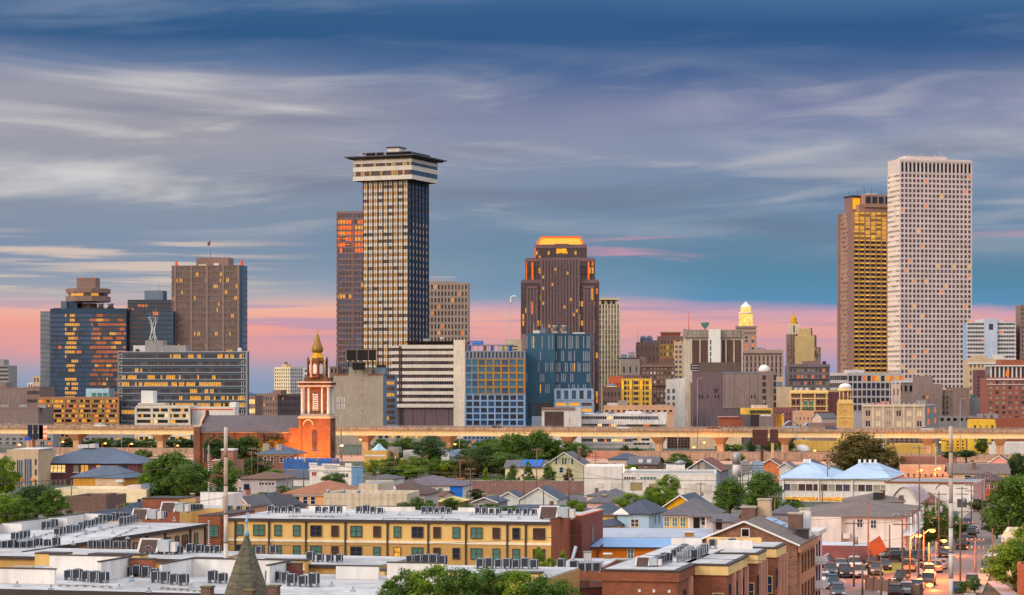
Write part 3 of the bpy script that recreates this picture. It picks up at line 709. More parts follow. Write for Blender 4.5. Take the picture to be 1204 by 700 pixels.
# ---- blue framed hotel with golden panel
bf=mat('blue_frame',(132,164,204)); gf=mat('ochre_frame',(166,124,62)); gy=mat('grey_frame',(122,134,154))
b=Bld('hotel','new hotel with pale blue window frames and a golden framed upper section','hotel',547.5,616.5,616.5,1165,-4,28)
v=b.body(b.V(z1=b.z(413)),gy); W8=8
KB=[(glass('glass_sea',(36,96,128),.15,.5),.7),(G_BLUE,.3)]
b.grid(v,'F',16,1,.5,.8,.4,gy,kinds=[(G_BLACK,.8),(G_DARK,.2)],z0=b.z(422),z1=b.z(413))
xg=(b.lx(562)/b.w)
b.grid(v,'F',2,5,.82,.8,.3,gy,kinds=KB,z0=b.z(463.5),z1=b.z(422),a0=0,a1=xg)
b.grid(v,'F',6,5,.78,.76,.4,gf,kinds=KB,z0=b.z(463.5),z1=b.z(422),a0=xg+.002,a1=1)
b.grid(v,'F',8,5,.80,.76,.5,bf,kinds=[(G_DARK,.6),(G_BLUE,.36),(L_ORG,.05)],z0=b.z(501),z1=b.z(464))
b.grid(v,'F',8,3,.80,.76,.4,bf,kinds=[(G_DARK,.6),(L_WARM,.2)],z0=1,z1=b.z(501.5))
b.roof(v,roof_grey)
def terr(q):
 z_=v[5]; q.box(b.lx(549),b.lx(603),3,12,z_+2.9,z_+3.3,gy)
 for k in range(10): q.box(b.lx(549+k*6),b.lx(549.8+k*6),3,3.5,z_,z_+3,gy)
 for k,px in enumerate((551,568,576,590,598)): q.box(b.lx(px),b.lx(px+2+k%3),4,6,z_,z_+2.6,(mat('blue_tarp',(40,104,190)),brn_stone)[k%2])
 for k in range(16): q.tube((b.lx(548+k*4),1,z_+3.3),(b.lx(548+k*4),1,z_+4.6),.05,.05,pale,4)
 q.tube((b.lx(548),1,z_+4.5),(b.lx(609),1,z_+4.5),.05,.05,pale,4)
b.part('roof_terrace',terr)
b.part('plant_room',lambda q: (q.box(b.lx(553),b.lx(566),6,14,v[5]+3.3,b.z(400.5),mat('blue_tarp',(40,104,190))),q.box(b.lx(568),b.lx(574),6,12,v[5]+3.3,b.z(404.5),beige))); b.done()
b=Bld('concrete_penthouse_block','plain cream concrete block showing above the blue-framed hotel roof','building',594,612.5,612.5,1400,-4,14)
v=b.body(b.V(z1=b.z(399)),cream); b.body((-3.5,5,1,8,0,b.z(405)),cream); b.fb(v,'F',1,b.w-2,v[5]-4.6,v[5]-4,0,.1,fin); b.fb(v,'F',1,b.w-2,v[5]-6.6,v[5]-6,0,.1,fin); b.done()
# ---- teal tower
te=mat('teal_panel',(44,88,112),.45); te2=mat('teal_panel_deep',(30,72,98),.4)
b=Bld('teal_tower','dark teal panelled hotel tower with scattered slot windows and a pale blue lower wing','hotel',618.5,652.5,652.5,1180,-4,26)
v=b.body(b.V(z1=b.z(392)),te); b.body((b.lx(613),-.01,1,20,0,b.z(393)),brn_stone)
v2=(b.w+.05,b.lx(693.5),2.5,26,0,b.z(392.5)); b.body(v2,te2); rg=random.Random(3); slot=glass('slot_glass',(128,134,148),.3)
for VV,n_,dens in((v,17,.30),(v2,19,.48)):
 LL=VV[1]-VV[0]; zz=[b.z(y_)for y_ in(411,425,438,450,463)]; tops=[b.z(y_)for y_ in(394,412.5,426,439,451.5)]
 for r_ in range(5):
  for i in range(n_):
   if rg.random()<dens: b.addpane(VV,'F',(i+.5)*LL/n_,(zz[r_]+tops[r_])/2,.5,(tops[r_]-zz[r_])*rg.uniform(.8,.97),slot if rg.random()<.97 else L_WARM,.05)
 for i in range(n_-2):
  if VV is v and rg.random()<.6: b.addpane(VV,'F',(i+1)*LL/n_,b.z(483),.6,8,G_BLACK,.05)
v3=(b.lx(652.6),b.lx(697.5),-2,2.2,0,b.z(457)); b.body(v3,mat('powder_blue',(140,164,188)))
b.grid(v3,'F',5,1,.55,.75,.3,mat('powder_blue',(140,164,188)),kinds=[(G_DARK,.6),(L_WARM,.1),(G_BLUE,.4)],z0=b.z(471),z1=b.z(457.5))
b.grid(v3,'F',3,4,.8,.55,.3,mat('powder_blue',(140,164,188)),kinds=[(L_WARM,.35),(G_BRN,.35),(G_DARK,.2)],z0=b.z(500),z1=b.z(472))
for px in(648.5,659.5): b.part('cooling_tower',lambda q: (q.box(b.lx(px),b.lx(px+6.5),4,9,v[5],v[5]+1.2,steel),q.lathe([(1.3,v[5]+1.2),(1.4,v[5]+3.5),(1.6,v[5]+4.2)],steel,10,(b.lx(px+3.2),6.5))))
b.part('roof_plant',lambda q: (q.box(b.lx(626),b.lx(634),4,9,v[5],v[5]+1.6,pale),q.box(b.lx(635),b.lx(641),4,9,v[5],v[5]+2.4,bluegrey),q.box(b.lx(673),b.lx(687),4,9,v2[5],v2[5]+.7,pale),q.tube((b.lx(627),6,v[5]),(b.lx(627),6,v[5]+5),.08,.08,pale,4),q.tube((b.lx(637),6,v[5]),(b.lx(637),6,v[5]+5),.08,.08,pale,4)))
b.done()
# ---- stepped dark tower with golden mansard
pr=mat('plum_pier',(88,70,78)); prl=mat('plum_pier_light',(120,94,98))
b=Bld('postmodern_tower','dark plum stepped tower with closely spaced piers and a glowing golden mansard roof','office tower',613.5,703.5,703.5,1500,-2,50)
levels=[(613.5,703.5,0,50,505,331,26),(618.5,698.5,3,47,331,305,23),(629,689,6,44,305,289,17)]
KP=[(G_BLUE,.35),(G_DARK,.55),(L_WARM,.05),(L_ORG,.02)]; KPt=[(G_DARK,.55),(L_WARM,.3),(G_BRN,.1)]
for(a_,c_,y0,y1,pb,pt,n_)in levels:
 V_=(b.lx(a_),b.lx(c_),y0,y1,b.z(pb),b.z(pt)); b.body(V_,pr); nz=max(3,int((V_[5]-V_[4])/4.1))
 rows=(lambda j,i,nz=nz: KPt if(nz>10 and j in(nz-4,nz-7,nz-8,nz-12))or(nz<10 and j in(1,3))else KP)
 b.grid(V_,'F',n_,nz,.64,.86,.6,pr,kinds=KP,rows=rows)
 b.parapet(V_,1.2,.5,prl); b.fb(V_,'F',0,V_[1]-V_[0],V_[5]-1.2,V_[5],.7,.95,prl)
 # central bay, standing proud through all steps
V_=(b.lx(637),b.lx(680),-2.2,20,0,b.z(306)); b.body(V_,pr); b.grid(V_,'F',12,45,.56,.84,.8,prl,pr,kinds=[(G_DARK,.6),(G_BLUE,.3),(L_WARM,.05)],z0=b.z(505))
for(pa,pc)in((620,631),(687,698)):
 V_=(b.lx(pa),b.lx(pc),-1.0,2,0,b.z(337)); b.body(V_,pr); b.grid(V_,'F',3,10,.5,.9,.6,prl,pr,kinds=KP,z0=b.z(505)); b.fb(V_,'F',-.3,V_[1]-V_[0]+.3,V_[5]-1.2,V_[5]+.2,0,.95,prl)
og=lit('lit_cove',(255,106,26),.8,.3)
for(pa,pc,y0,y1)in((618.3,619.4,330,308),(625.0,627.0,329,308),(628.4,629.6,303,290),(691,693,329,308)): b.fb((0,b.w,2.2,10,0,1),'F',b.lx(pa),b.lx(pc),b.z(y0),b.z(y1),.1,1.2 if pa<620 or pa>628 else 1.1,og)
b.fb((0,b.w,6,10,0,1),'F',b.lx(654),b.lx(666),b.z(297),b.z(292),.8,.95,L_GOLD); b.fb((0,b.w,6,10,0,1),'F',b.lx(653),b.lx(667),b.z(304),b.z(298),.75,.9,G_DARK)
b.body((b.lx(652),b.lx(668),5,12,b.z(289),b.z(286)),prl)
def mansard(q):
 x0,x1,y0,y1=b.lx(631),b.lx(686),8,42; X0,X1,Y0,Y1=b.lx(636),b.lx(681.5),13,37; zb_,zt_=b.z(288.3)+.9,b.z(278)
 A=[(x0,y0,zb_),(x1,y0,zb_),(x1,y1,zb_),(x0,y1,zb_)]; B=[(X0,Y0,zt_),(X1,Y0,zt_),(X1,Y1,zt_),(X0,Y1,zt_)]
 for k in range(4): q.face([A[k],A[(k+1)%4],B[(k+1)%4],B[k]],L_GOLD)
 q.face(B,brn_stone); q.face(A[::-1],brn_stone)
mo=b.part('mansard_roof',mansard)
def edge(q):
 X0,X1,Y0,Y1=b.lx(635.6),b.lx(682),12.6,37.4; zt_=b.z(278)
 q.box(X0,X1,Y0,Y0+.8,zt_-.5,zt_+.9,og); q.box(X0,X1,Y1-.8,Y1,zt_-.5,zt_+.9,og); q.box(X0,X0+.8,Y0,Y1,zt_-.5,zt_+.9,og); q.box(X1-.8,X1,Y0,Y1,zt_-.5,zt_+.9,og)
 for(pa,pb2)in((631,635.8),(686,681.8)): q.tube((b.lx(pa),8,b.z(288.3)+.9),(b.lx(pb2),13,zt_),.8,.8,og,6)
b.part('roof_trim',edge,mo)
b.done()
# ---- cream striped tower
b=Bld('slender_tower','slender cream tower with vertical window stripes right of the stepped plum tower','office tower',704,728.5,728.5,1600,-3,22)
v=b.body(b.V(z1=b.z(358)),cream); b.grid(v,'F',7,24,.5,.7,.6,cream,mat('stone_spandrel',(160,150,140)),kinds=[(G_DARK,.5),(G_TEAL,.2),(G_CURT,.25)],z0=b.z(500))
b.part('penthouse',lambda q: (q.box(b.lx(705),b.lx(725),2,20,v[5],b.z(353),cream),q.box(b.lx(704),b.lx(728),0,22,b.z(352.5),b.z(350.6),cream),[q.box(b.lx(p),b.lx(p+3),1,2,v[5]+.3,v[5]+2.6,dark)for p in(707,714,720)])); b.done()
# ---- crane arm tip between towers
t=thing('crane','tiny white crane arm rising into the pink sky left of the plum tower','crane',(X(600.5,2600),2600,0))
q=MB(); q.tube((0,0,0),(0,0,Z(357,2600)),.3,.2,steel,6); q.tube((0,0,Z(357,2600)),(0,0,Z(352,2600)),.9,.9,white,6); q.build('mast',t); q=MB(); q.path([(0,0,Z(352,2600)),(.6,0,Z(349,2600)),(5,0,Z(348,2600)),(5.4,0,Z(350.5,2600))],.8,white,6); q.build('jib',t)
# ---- cluster of older blocks, centre right
def simple(name,label,cat,pl,pc,pr,D,th,py,m,nx=6,nz=8,fx=.45,fz=.5,kinds=None,depth=None,side=True,par=True,rec=.3,zb=None,ms=None,nr=None,group=None,rm=None):
 b=Bld(name,label,cat,pl,pc,pr,D,th,depth,group); v=b.body(b.V(z1=b.z(py)),m)
 if nx: b.grid(v,'F',nx,nz,fx,fz,rec,m,ms,kinds=kinds or K_DAY,z0=zb if zb is not None else b.z(500),z1=v[5]-.8)
 if nx and side and pr!=pc and th<0: b.grid(v,'R',nr or nx,nz,fx,fz,rec,m,ms,kinds=kinds or K_DAY,z0=zb if zb is not None else b.z(500),z1=v[5]-.8)
 if par: b.parapet(v,.9,.4,m)
 b.roof(v,rm or roof_grey); return b,v
b,v=simple('distant_block','bluish distant block left of the hilltop cluster of brown buildings','building',730,737,737,2200,-3,418,bluegrey,3,8,depth=20); b.done()
b,v=simple('distant_block','pale distant block with antennas behind the grey-beige building','building',739,746,746,2150,-3,415,greyw,3,8,depth=20); b.done()
b,v=simple('old_hotel','brown setback building carrying two round water tanks','building',748,775,775,1560,-4,404,brn_stone,6,9,kinds=[(L_ORG,.22),(G_DARK,.5),(G_BRN,.3)],depth=26)
def tanks(q):
 for px in(756,763.5): q.lathe([(2,v[5]+2),(2,v[5]+4.6),(.3,v[5]+5.6)],bluegrey,12,(b.lx(px),8)); q.box(b.lx(px)-1.8,b.lx(px)+1.8,6,10,v[5],v[5]+2,dark)
b.part('water_tank',tanks); b.part('penthouse',lambda q: (q.box(b.lx(755),b.lx(773),5,20,v[5],b.z(400),bluegrey),mast(q,b.lx(750),5,v[5],12,.15))); b.done()
b,v=simple('old_hotel','tall tan building with russet attic storey at the top of the brown cluster','building',773,806,806,1620,-4,397,brn_stone,9,12,kinds=[(L_WARM,.25),(G_DARK,.45),(G_CURT,.2)],depth=30)
b.part('attic',lambda q: (q.box(b.lx(777),b.lx(800),4,24,v[5],b.z(391),mat('russet',(150,86,66))),q.box(b.lx(776),b.lx(801),3.5,25,b.z(391),b.z(390),beige),q.box(b.lx(803),b.lx(806),4,8,v[5],b.z(390),mat('blue_tarp',(40,104,190)))))
v2=(b.lx(776),b.lx(794),-6,0,0,b.z(405)); b.body(v2,mat('gold_brick',(176,138,82))); b.grid(v2,'F',5,12,.4,.5,.3,mat('gold_brick',(176,138,82)),kinds=[(L_WARM,.3),(G_DARK,.5),(G_CURT,.2)],z0=b.z(500)); b.done()
b,v=simple('office_block','grey-beige block with a blind upper storey left of the brown hotel','building',730,752,752,1480,-4,424,mat('mushroom',(152,140,130)),3,4,.3,.4,depth=20); b.part('chimney',lambda q: (q.box(b.w+.1,b.w+4,2,6,0,v[5]+2.5,brn_stone),q.box(b.w-14,b.w-2,1,10,v[5]+.9,v[5]+1.6,dark))); b.done()
b,v=simple('brick_hotel','brown brick hotel with pairs of pale windows and dark cornice','hotel',755,793,793,1400,-4,429,brownbrick,9,13,.5,.55,kinds=[(G_CURT,.45),(white,.2),(G_DARK,.3)],depth=24)
b.fb(v,'F',-.6,b.w+.6,v[5]-1.3,v[5],.3,1.0,brn_stone); b.fb(v,'F',-.4,b.w+.4,b.z(455),b.z(453.5),.3,.8,dark)
b.part('penthouse',lambda q: (q.box(b.lx(776),b.lx(793),3,12,v[5]+.9,b.z(422),brownbrick),q.box(b.lx(779),b.lx(792),4,11,b.z(422),b.z(420.5),mat('russet',(150,86,66))))); b.done()
b,v=simple('low_block','low dark brown block with flat roof left of the floodlit yellow facade','building',726,757,757,1440,-4,443,brn_stone,5,4,depth=20); b.done()
lite=mat('floodlit_stone',(214,170,74))
b,v=simple('floodlit_building','yellow stone building floodlit along its piers, beside the brown brick hotel','building',731,766,766,1345,-4,447,lite,0,0,depth=18)
b.ribbon(v,'F',5,6,.6,.3,lite,[(G_BRN,.5),(G_DARK,.4)],z0=b.z(485),mull=.6,mm=lite)
for k,f in enumerate((.03,.30,.66,.96)):
 b.fb(v,'F',f*b.w-.8,f*b.w+.8,0,v[5]+.6,.2,.9,lite)
 b.part('pier_glow',lambda q: q.box(f*b.w-.7,f*b.w+.7,-.96,-.93,v[5]-5,v[5]-.6,L_GOLD))  # emissive panels paint the floodlight onto the pier tops
b.done()
b,v=simple('brick_building','orange-red lit brick building between cream tower and floodlit facade','building',716,732,732,1370,-4,444.5,mat('orange_brick',(190,96,66)),4,4,.3,.4,depth=16); b.done()
b,v=simple('brick_building','small brown brick building with arched dormer and lit cornice below cream tower','building',709,730,730,1290,-4,457,brownbrick,5,4,.45,.5,depth=14)
b.part('roof_lights',lambda q: (q.box(2,b.w-2,-.5,-.3,v[5]+.95,v[5]+1.3,L_PALE),q.lathe([(2.4,v[5]+.9),(1.9,v[5]+2.2),(.1,v[5]+2.9)],bluegrey,12,(b.w/2,4)))); b.done()
b,v=simple('office_block','tan block with blue-grey windows squeezed against the white concrete hall','building',793,807,807,1500,-4,403.5,beige,3,16,.6,.5,depth=20,kinds=[(G_MID,.5),(G_BLUE,.4),(L_WARM,.05)]); b.done()
b=Bld('white_building','white rendered building with grey window bays under the white concrete hall','building',783,805.5,805.5,1240,-4,14)
v=b.body((0,b.lx(795),0,14,0,b.z(447)),whitew); v2=b.body((b.lx(795)+.01,b.w,-.6,13,0,b.z(445)),whitew)
b.grid(v,'F',2,3,.5,.6,.2,whitew,kinds=[(G_MID,1)],z0=b.z(480),z1=b.z(456)); b.parapet(v,.5,.3,whitew); b.part('roof_cap',lambda q: q.lathe([(1.4,v[5]),(1.2,v[5]+1),(.2,v[5]+1.8)],brn_stone,8,(b.lx(793),4))); b.done()
# ---- white concrete hall
wc=mat('board_concrete',(204,192,178),kind='streak',rgb2=(160,146,134)); slat=mat('bronze_slat',(116,88,80))
b=Bld('concrete_hall','white concrete building with brown slatted panels and a bright white lift shaft','building',805,873,873,1330,-3,34)
v=b.body(b.V(z1=b.z(389)),wc)
b.fb(v,'F',-.6,b.w+.6,b.z(397),v[5]+.5,0,1.4,mat('stained_cornice',(156,144,132),kind='streak',rgb2=(110,100,94)))
def slats(V,px0,px1,y0,y1,n):
 x0,x1=b.lx(px0),b.lx(px1); q=MB(); b.fb(V,'F',x0,x1,b.z(y1),b.z(y0),0,.06,fin,q)
 for i in range(n): b.fb(V,'F',x0+(x1-x0)*i/n,x0+(x1-x0)*(i+.62)/n,b.z(y1),b.z(y0),.05,.5,slat,q)
 q.build('slatted_screen',b.root)
for a_,c_,n in((814,822,6),(824,832,6),(848,852.5,3),(854.5,862,6),(864,872,6)): slats(v,a_,c_,400,440,n)
for px in(813,823,833,847.5,853.5,863,872.5): b.fb(v,'F',b.lx(px)-.35,b.lx(px)+.35,0,b.z(399),0,.9,wc)
b.part('lift_shaft',lambda q: (q.box(b.lx(833),b.lx(847),-4,10,0,b.z(387.5),white),[q.box(b.lx(834.5),b.lx(836),-4.06,-4.02,b.z(400+7*k+5.5),b.z(400+7*k),G_DARK)for k in range(4)]))
b.part('aerial',lambda q: (mast(q,b.lx(810),5,v[5],b.z(365)-v[5],.25,mat('orange_paint',(222,84,44))),q.box(b.lx(804),b.lx(807),4,7,v[5],v[5]+1,dark)))
b.part('satellite_dish',lambda q: (q.lathe([(.3,v[5]+1.6),(1.6,v[5]+2.4),(2.5,v[5]+4.6),(2.3,v[5]+5)],G_TEAL,14,(b.lx(829.5),8)),q.tube((b.lx(829.5),8,v[5]),(b.lx(829.5),8,v[5]+2),.3,.3,dark)))
b.fb(v,'F',b.lx(812),b.lx(816),0,b.z(450),0,3.4,mat('rust_wall',(124,88,74))); b.done()
b=Bld('archive_block','huge windowless brown-purple block with a few slit windows in front of white hall','building',815.5,893,893,1170,-3,30)
v=b.body(b.V(z1=b.z(438)),purplebrown)
b.fb(v,'F',b.lx(850),b.w+.2,b.z(480),v[5]-.5,0,1.2,taupe); b.fb(v,'F',b.lx(850),b.w,v[5]-.5,v[5]+.2,0,1.4,bluegrey)
for px in(851.5,863,881): b.fb(v,'F',b.lx(px),b.lx(px)+.12,b.z(478),b.z(439),1.2,1.25,fin)
for px in(822.5,826,832,841,844.5,883.5,887): b.addpane((0,b.w,-1.2 if px>850 else 0,1,0,1),'F',b.lx(px),b.z(466.5),.7,1.9,G_BLACK)
b.addpane(v,'F',b.lx(842),b.z(459.5),1.8,2,G_DARK)
b.part('upper_block',lambda q: (q.box(b.lx(822),b.lx(870),6,28,v[5],b.z(426),mat('umber_panel',(98,84,76))),q.box(b.lx(813),b.lx(822),7,20,v[5]+1.2,b.z(427.5),fin),[q.box(b.lx(813.5),b.lx(822),6.9,7,b.z(436-3*k),b.z(435.4-3*k),pale)for k in range(3)]))
b.part('stair_wing',lambda q: (q.box(b.lx(892),b.lx(912),-3.5,16,0,b.z(437),taupe),[q.box(b.lx(896),b.lx(900),-3.56,-3.52,b.z(446.5+8*k),b.z(441.5+8*k),G_BLACK)for k in range(5)],[q.box(b.lx(909),b.lx(912)+.05,-3.57,-3.52,b.z(447+8*k),b.z(441+8*k),G_BLACK)for k in range(5)]))
b.part('podium',lambda q: q.box(b.lx(821),b.lx(882),-6,0,0,b.z(480.5),mat('podium_stone',(104,92,100),kind='streak',rgb2=(84,72,80))))
b.part('dome',lambda q: q.lathe([(2.6,v[5]),(2.9,v[5]+1.4),(2.2,v[5]+3),(.9,v[5]+3.8)],white,14,(b.lx(899),4)))
b.done()
# ---- Hibernia-like cupola tower
b=Bld('cupola_tower','old stone bank tower crowned by a brightly floodlit white round cupola','tower',866,889,889,1545,-3,14)
st=mat('old_stone',(164,142,132)); v=b.body(b.V(z1=b.z(384)),st)
b.grid(v,'F',3,4,.4,.6,.4,st,kinds=[(G_DARK,.6),(L_ORG,.4)],z0=b.z(412),z1=b.z(395)); b.fb(v,'F',-.8,b.w+.8,b.z(391),b.z(389),0,1,st); b.fb(v,'F',-.8,b.w+.8,v[5]-.8,v[5]+.4,0,1,st)
b.done(); cx,cy=b.w/2,7
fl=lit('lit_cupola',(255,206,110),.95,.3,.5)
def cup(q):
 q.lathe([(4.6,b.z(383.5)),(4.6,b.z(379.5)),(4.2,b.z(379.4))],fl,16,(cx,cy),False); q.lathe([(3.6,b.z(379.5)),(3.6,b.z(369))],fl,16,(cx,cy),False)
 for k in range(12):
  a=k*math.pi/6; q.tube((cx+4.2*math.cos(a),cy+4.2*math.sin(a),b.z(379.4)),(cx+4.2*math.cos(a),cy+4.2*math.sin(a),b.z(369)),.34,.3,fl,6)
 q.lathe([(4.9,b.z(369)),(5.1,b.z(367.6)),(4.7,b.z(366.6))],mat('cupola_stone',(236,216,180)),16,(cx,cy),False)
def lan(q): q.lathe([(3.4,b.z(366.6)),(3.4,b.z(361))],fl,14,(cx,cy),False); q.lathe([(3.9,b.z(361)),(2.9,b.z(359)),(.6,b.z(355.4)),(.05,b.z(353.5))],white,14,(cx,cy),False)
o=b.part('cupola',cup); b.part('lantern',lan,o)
b=Bld('bank_building','grand old stone bank with tall arched windows below the cupola tower','building',866,920,920,1520,-3,30)
v=b.body(b.V(z1=b.z(413)),st); b.grid(v,'F',11,7,.42,.66,.6,st,mat('bank_spandrel',(128,106,100)),kinds=[(G_BRN,.5),(G_DARK,.4),(L_ORG,.06)],z0=b.z(470),z1=b.z(418)); b.fb(v,'F',-.8,b.w+.8,v[5]-1.4,v[5]+.3,0,1.3,st); b.parapet(v,1,.5,st)
b.part('roof_plant',lambda q: (q.box(b.lx(891),b.lx(897),4,9,v[5],v[5]+2.5,greyw),q.box(b.lx(898),b.lx(901),4,8,v[5],v[5]+1.8,bluegrey))); b.done()
# ---- art deco tower
b=Bld('art_deco_tower','slim stepped art deco tower with small gold pyramid, beside a blank beige slab','tower',924.5,942,942,1620,-3,16)
dk=mat('deco_stone',(140,120,114)); v=b.body((0,b.w,0,16,0,b.z(430)),dk); v1=b.body((b.lx(926),b.lx(941),1,15,v[5],b.z(393)),dk)
b.grid(v,'F',4,8,.4,.5,.3,dk,kinds=[(G_BRN,.5),(G_DARK,.4)],z0=b.z(480)); b.grid(v1,'F',5,9,.4,.7,.4,dk,kinds=[(G_BRN,.6),(G_CURT,.2)])
b.part('upper_stage',lambda q: (q.box(b.lx(928.5),b.lx(939.5),3,13,v1[5],b.z(381),mat('deco_pale',(206,196,182))),[q.box(b.lx(p),b.lx(p)+.6,2.6,3,v1[5],b.z(380),cream)for p in(928.5,931.5,935,938.4)],q.box(b.lx(933.3),b.lx(935),2.9,3,b.z(391),b.z(383),G_DARK)))
b.part('gold_pyramid',lambda q: (q.lathe([(3.4,b.z(381)),(3.3,b.z(378.5)),(2.3,b.z(378)),(2,b.z(374)),(1.0,b.z(370.5)),(.1,b.z(369.5))],mat('gold_leaf',(206,150,30),.35,metal=.5),8,(b.lx(934),8),False,R(22.5)),mast(q,b.lx(934),8,b.z(370),6,.14)))
b.done()
b=Bld('slab_tower','blank beige slab with stepped brown shoulders beside the gold-tipped art deco tower','tower',936.5,965,965,1600,-3,18)
bs=mat('sand_slab',(200,172,120)); v=b.body((0,b.lx(957.5),0,18,0,b.z(395)),bs); v2=b.body((b.lx(940.5),b.lx(953.5),.5,17,v[5],b.z(386.5)),bs)
v3=b.body((b.lx(957.5)+.02,b.lx(960),2,16,0,b.z(394)),dk); b.body((b.lx(953.5)+.01,b.lx(955.5),3,15,v[5],b.z(385.5)),dk); v4=b.body((b.lx(960)+.02,b.lx(965),2,16,0,b.z(408)),dk)
b.grid(v3,'F',1,12,.4,.5,.2,dk,kinds=[(L_ORG,.4),(G_DARK,.5)],z0=b.z(470)); b.grid(v4,'F',2,9,.4,.5,.2,dk,kinds=[(L_ORG,.2),(G_DARK,.5)],z0=b.z(470)); b.done()
b,v=simple('office_block','grey stone block with rows of orange-lit paired windows below the art deco tower','building',928,975,975,1400,-3,430,mat('blue_granite',(118,108,112)),11,9,.5,.5,kinds=[(L_ORG,.22),(G_CURT,.2),(G_BRN,.25),(G_DARK,.3)],depth=26)
b.fb(v,'F',-.5,b.w+.5,v[5]-1,v[5]+.4,.2,1,mat('blue_granite',(118,108,112))); b.fb(v,'F',-.2,b.w+.2,b.z(447),b.z(446),.2,.7,dark)
b.part('penthouse',lambda q: (q.box(b.lx(945),b.lx(965),4,16,v[5],b.z(424.5),brn_stone),q.box(b.lx(968),b.lx(972),4,8,v[5],v[5]+2.6,dark))); b.done()
b,v=simple('party_wall_building','tan building with blank side walls left of the venetian style brick building','building',911,931,931,1300,-3,457,beige,0,0,depth=16)
b.part('rear_wing',lambda q: (q.box(-2,b.w*.55,2,14,v[5],b.z(443),beige),q.box(-3,b.w*.4,1.2,6,v[5]+1,b.z(449),bluegrey))); b.done()
ve=mat('venetian_brick',(132,78,60),kind='brick',rgb2=(112,64,50)); crm=mat('cream_trim',(226,190,128))
b=Bld('venetian_building','red brick building with cream bands and green arched windows','building',929,973.5,990,1235,-24)
v=b.body(b.V(z1=b.z(461)),ve)
for(y0,y1,o)in((463,461,.9),(469.5,468,.4),(478.5,477.3,.6),(484,483,.4)): b.fb(v,'F',-.3,b.w+.3,b.z(y0),b.z(y1),0,o,crm)
for f in(.02,.3,.66,.97): b.fb(v,'F',f*b.w-.4,f*b.w+.4,b.z(483),b.z(463),0,.5,crm)
for f in(.41,.56):
 def arch(q):
  cx=f*b.w; r=1.35; zb_,zc=b.z(481.5),b.z(474.5); pts=[(cx-r,-.12,zb_),(cx+r,-.12,zb_)]+[(cx+r*math.cos(a),-.12,zc+r*math.sin(a))for a in[k*math.pi/10 for k in range(11)]]
  q.face(pts,G_TEAL)
 def archf(q):
  cx=f*b.w; r=1.55; zc=b.z(474.5); q.path([(cx-r,-.2,b.z(481.5))]+[(cx+r*math.cos(a),-.2,zc+r*math.sin(a))for a in[math.pi-k*math.pi/10 for k in range(11)]]+[(cx+r,-.2,b.z(481.5))],.22,crm,6); q.box(cx-.05,cx+.05,-.2,-.13,b.z(481),zc+1.2,crm); q.box(cx-1.3,cx+1.3,-.2,-.13,zc-.6,zc-.5,crm)
 o=b.part('arched_window',archf); b.part('pane',arch,o)
for f in(.1,.2,.75,.85): b.addpane(v,'F',f*b.w,b.z(473),.9,1.8,G_DARK); b.addpane(v,'F',f*b.w,b.z(465.8),.8,1.0,G_TEAL)
for f in(.41,.56): b.addpane(v,'F',f*b.w,b.z(465.8),.8,1.0,G_TEAL)
b.grid(v,'R',3,3,.25,.35,.2,mat('crimson_wall',(128,70,66)),kinds=[(G_TEAL,.4),(G_DARK,.5)],z0=b.z(495)); b.parapet(v,1,.4,crm)
b.part('roof_plant',lambda q: [q.box(b.lx(p),b.lx(p+3),3,6,v[5]+.2,v[5]+2.2,pale)for p in(932,938,945,958,965)]); b.done()
# ---- brown golden tower and the tallest white grid tower
gt=mat('rose_granite',(158,122,106)); gt2=mat('rose_granite_dark',(134,102,96))
b=Bld('golden_tower','brown granite tower whose window bands glow gold, behind the tallest white tower','skyscraper',985,1003.5,1062,1960,17)
v=b.body(b.V(z1=b.z(249)),gt); nz=43; zb_=b.z(480)
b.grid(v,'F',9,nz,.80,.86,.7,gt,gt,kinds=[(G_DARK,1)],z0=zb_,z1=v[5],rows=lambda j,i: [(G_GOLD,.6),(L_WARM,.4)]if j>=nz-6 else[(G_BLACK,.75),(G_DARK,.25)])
chh=(v[5]-zb_)/nz
for j in range(nz):
 b.fb(v,'F',.5,b.w-.5,zb_+(j+.5)*chh-(.0 if j>=nz-6 else-.35),zb_+(j+1)*chh-.35,.05,.5,lit('gold_reflection',(238,176,66),.68,.4,.12))if j>=2 else None  # glowing strips paint the golden sunset reflection along each storey
b.grid(v,'L',5,nz,.5,.5,.4,gt2,gt,kinds=[(G_CURT,.6),(G_BRN,.4)],z0=zb_,a0=.35,a1=.8,piers=False); b.fb(v,'L',0,b.d*.3,0,v[5],0,.6,gt2); b.fb(v,'L',b.d*.84,b.d,0,v[5],0,.6,gt2)
b.part('notched_top',lambda q: (q.box(b.lx(1012),b.w-2,3,b.d-3,v[5],b.z(240),gt),q.box(b.lx(1018),b.w-3,1.5,b.d-5,b.z(243),b.z(228),gt),[q.box(b.lx(1019+7.6*k),b.lx(1024.4+7.6*k),1.3,1.45,b.z(238.5),b.z(230.5),G_DARK)for k in range(4)],q.box(b.lx(1008),b.lx(1017.9),10,b.d-6,v[5],b.z(230),gt2),q.box(b.lx(1008.6),b.lx(1017),9.8,9.95,b.z(245),b.z(232),L_GOLD),q.box(b.lx(1007),b.lx(1018),9,b.d-5,b.z(230),b.z(228.6),fin),q.box(b.lx(1026),b.lx(1036),8,18,b.z(228),b.z(226),pale)))
b.part('roof_aerial',lambda q: [mast(q,b.lx(p),8,b.z(228),h_,.2,fin)for p,h_ in((1013,4),(1021,8),(1030,6),(1041,5))]); b.done()
wt=mat('white_travertine',(212,194,188)); wt_sunlit=mat('white_travertine_sunlit',(226,206,196))  # second tone paints the left face lighter, as lit by the western glow
b=Bld('skyscraper','tallest white grid skyscraper on the right with small square windows throughout','skyscraper',1044,1058.5,1142,1894,14)
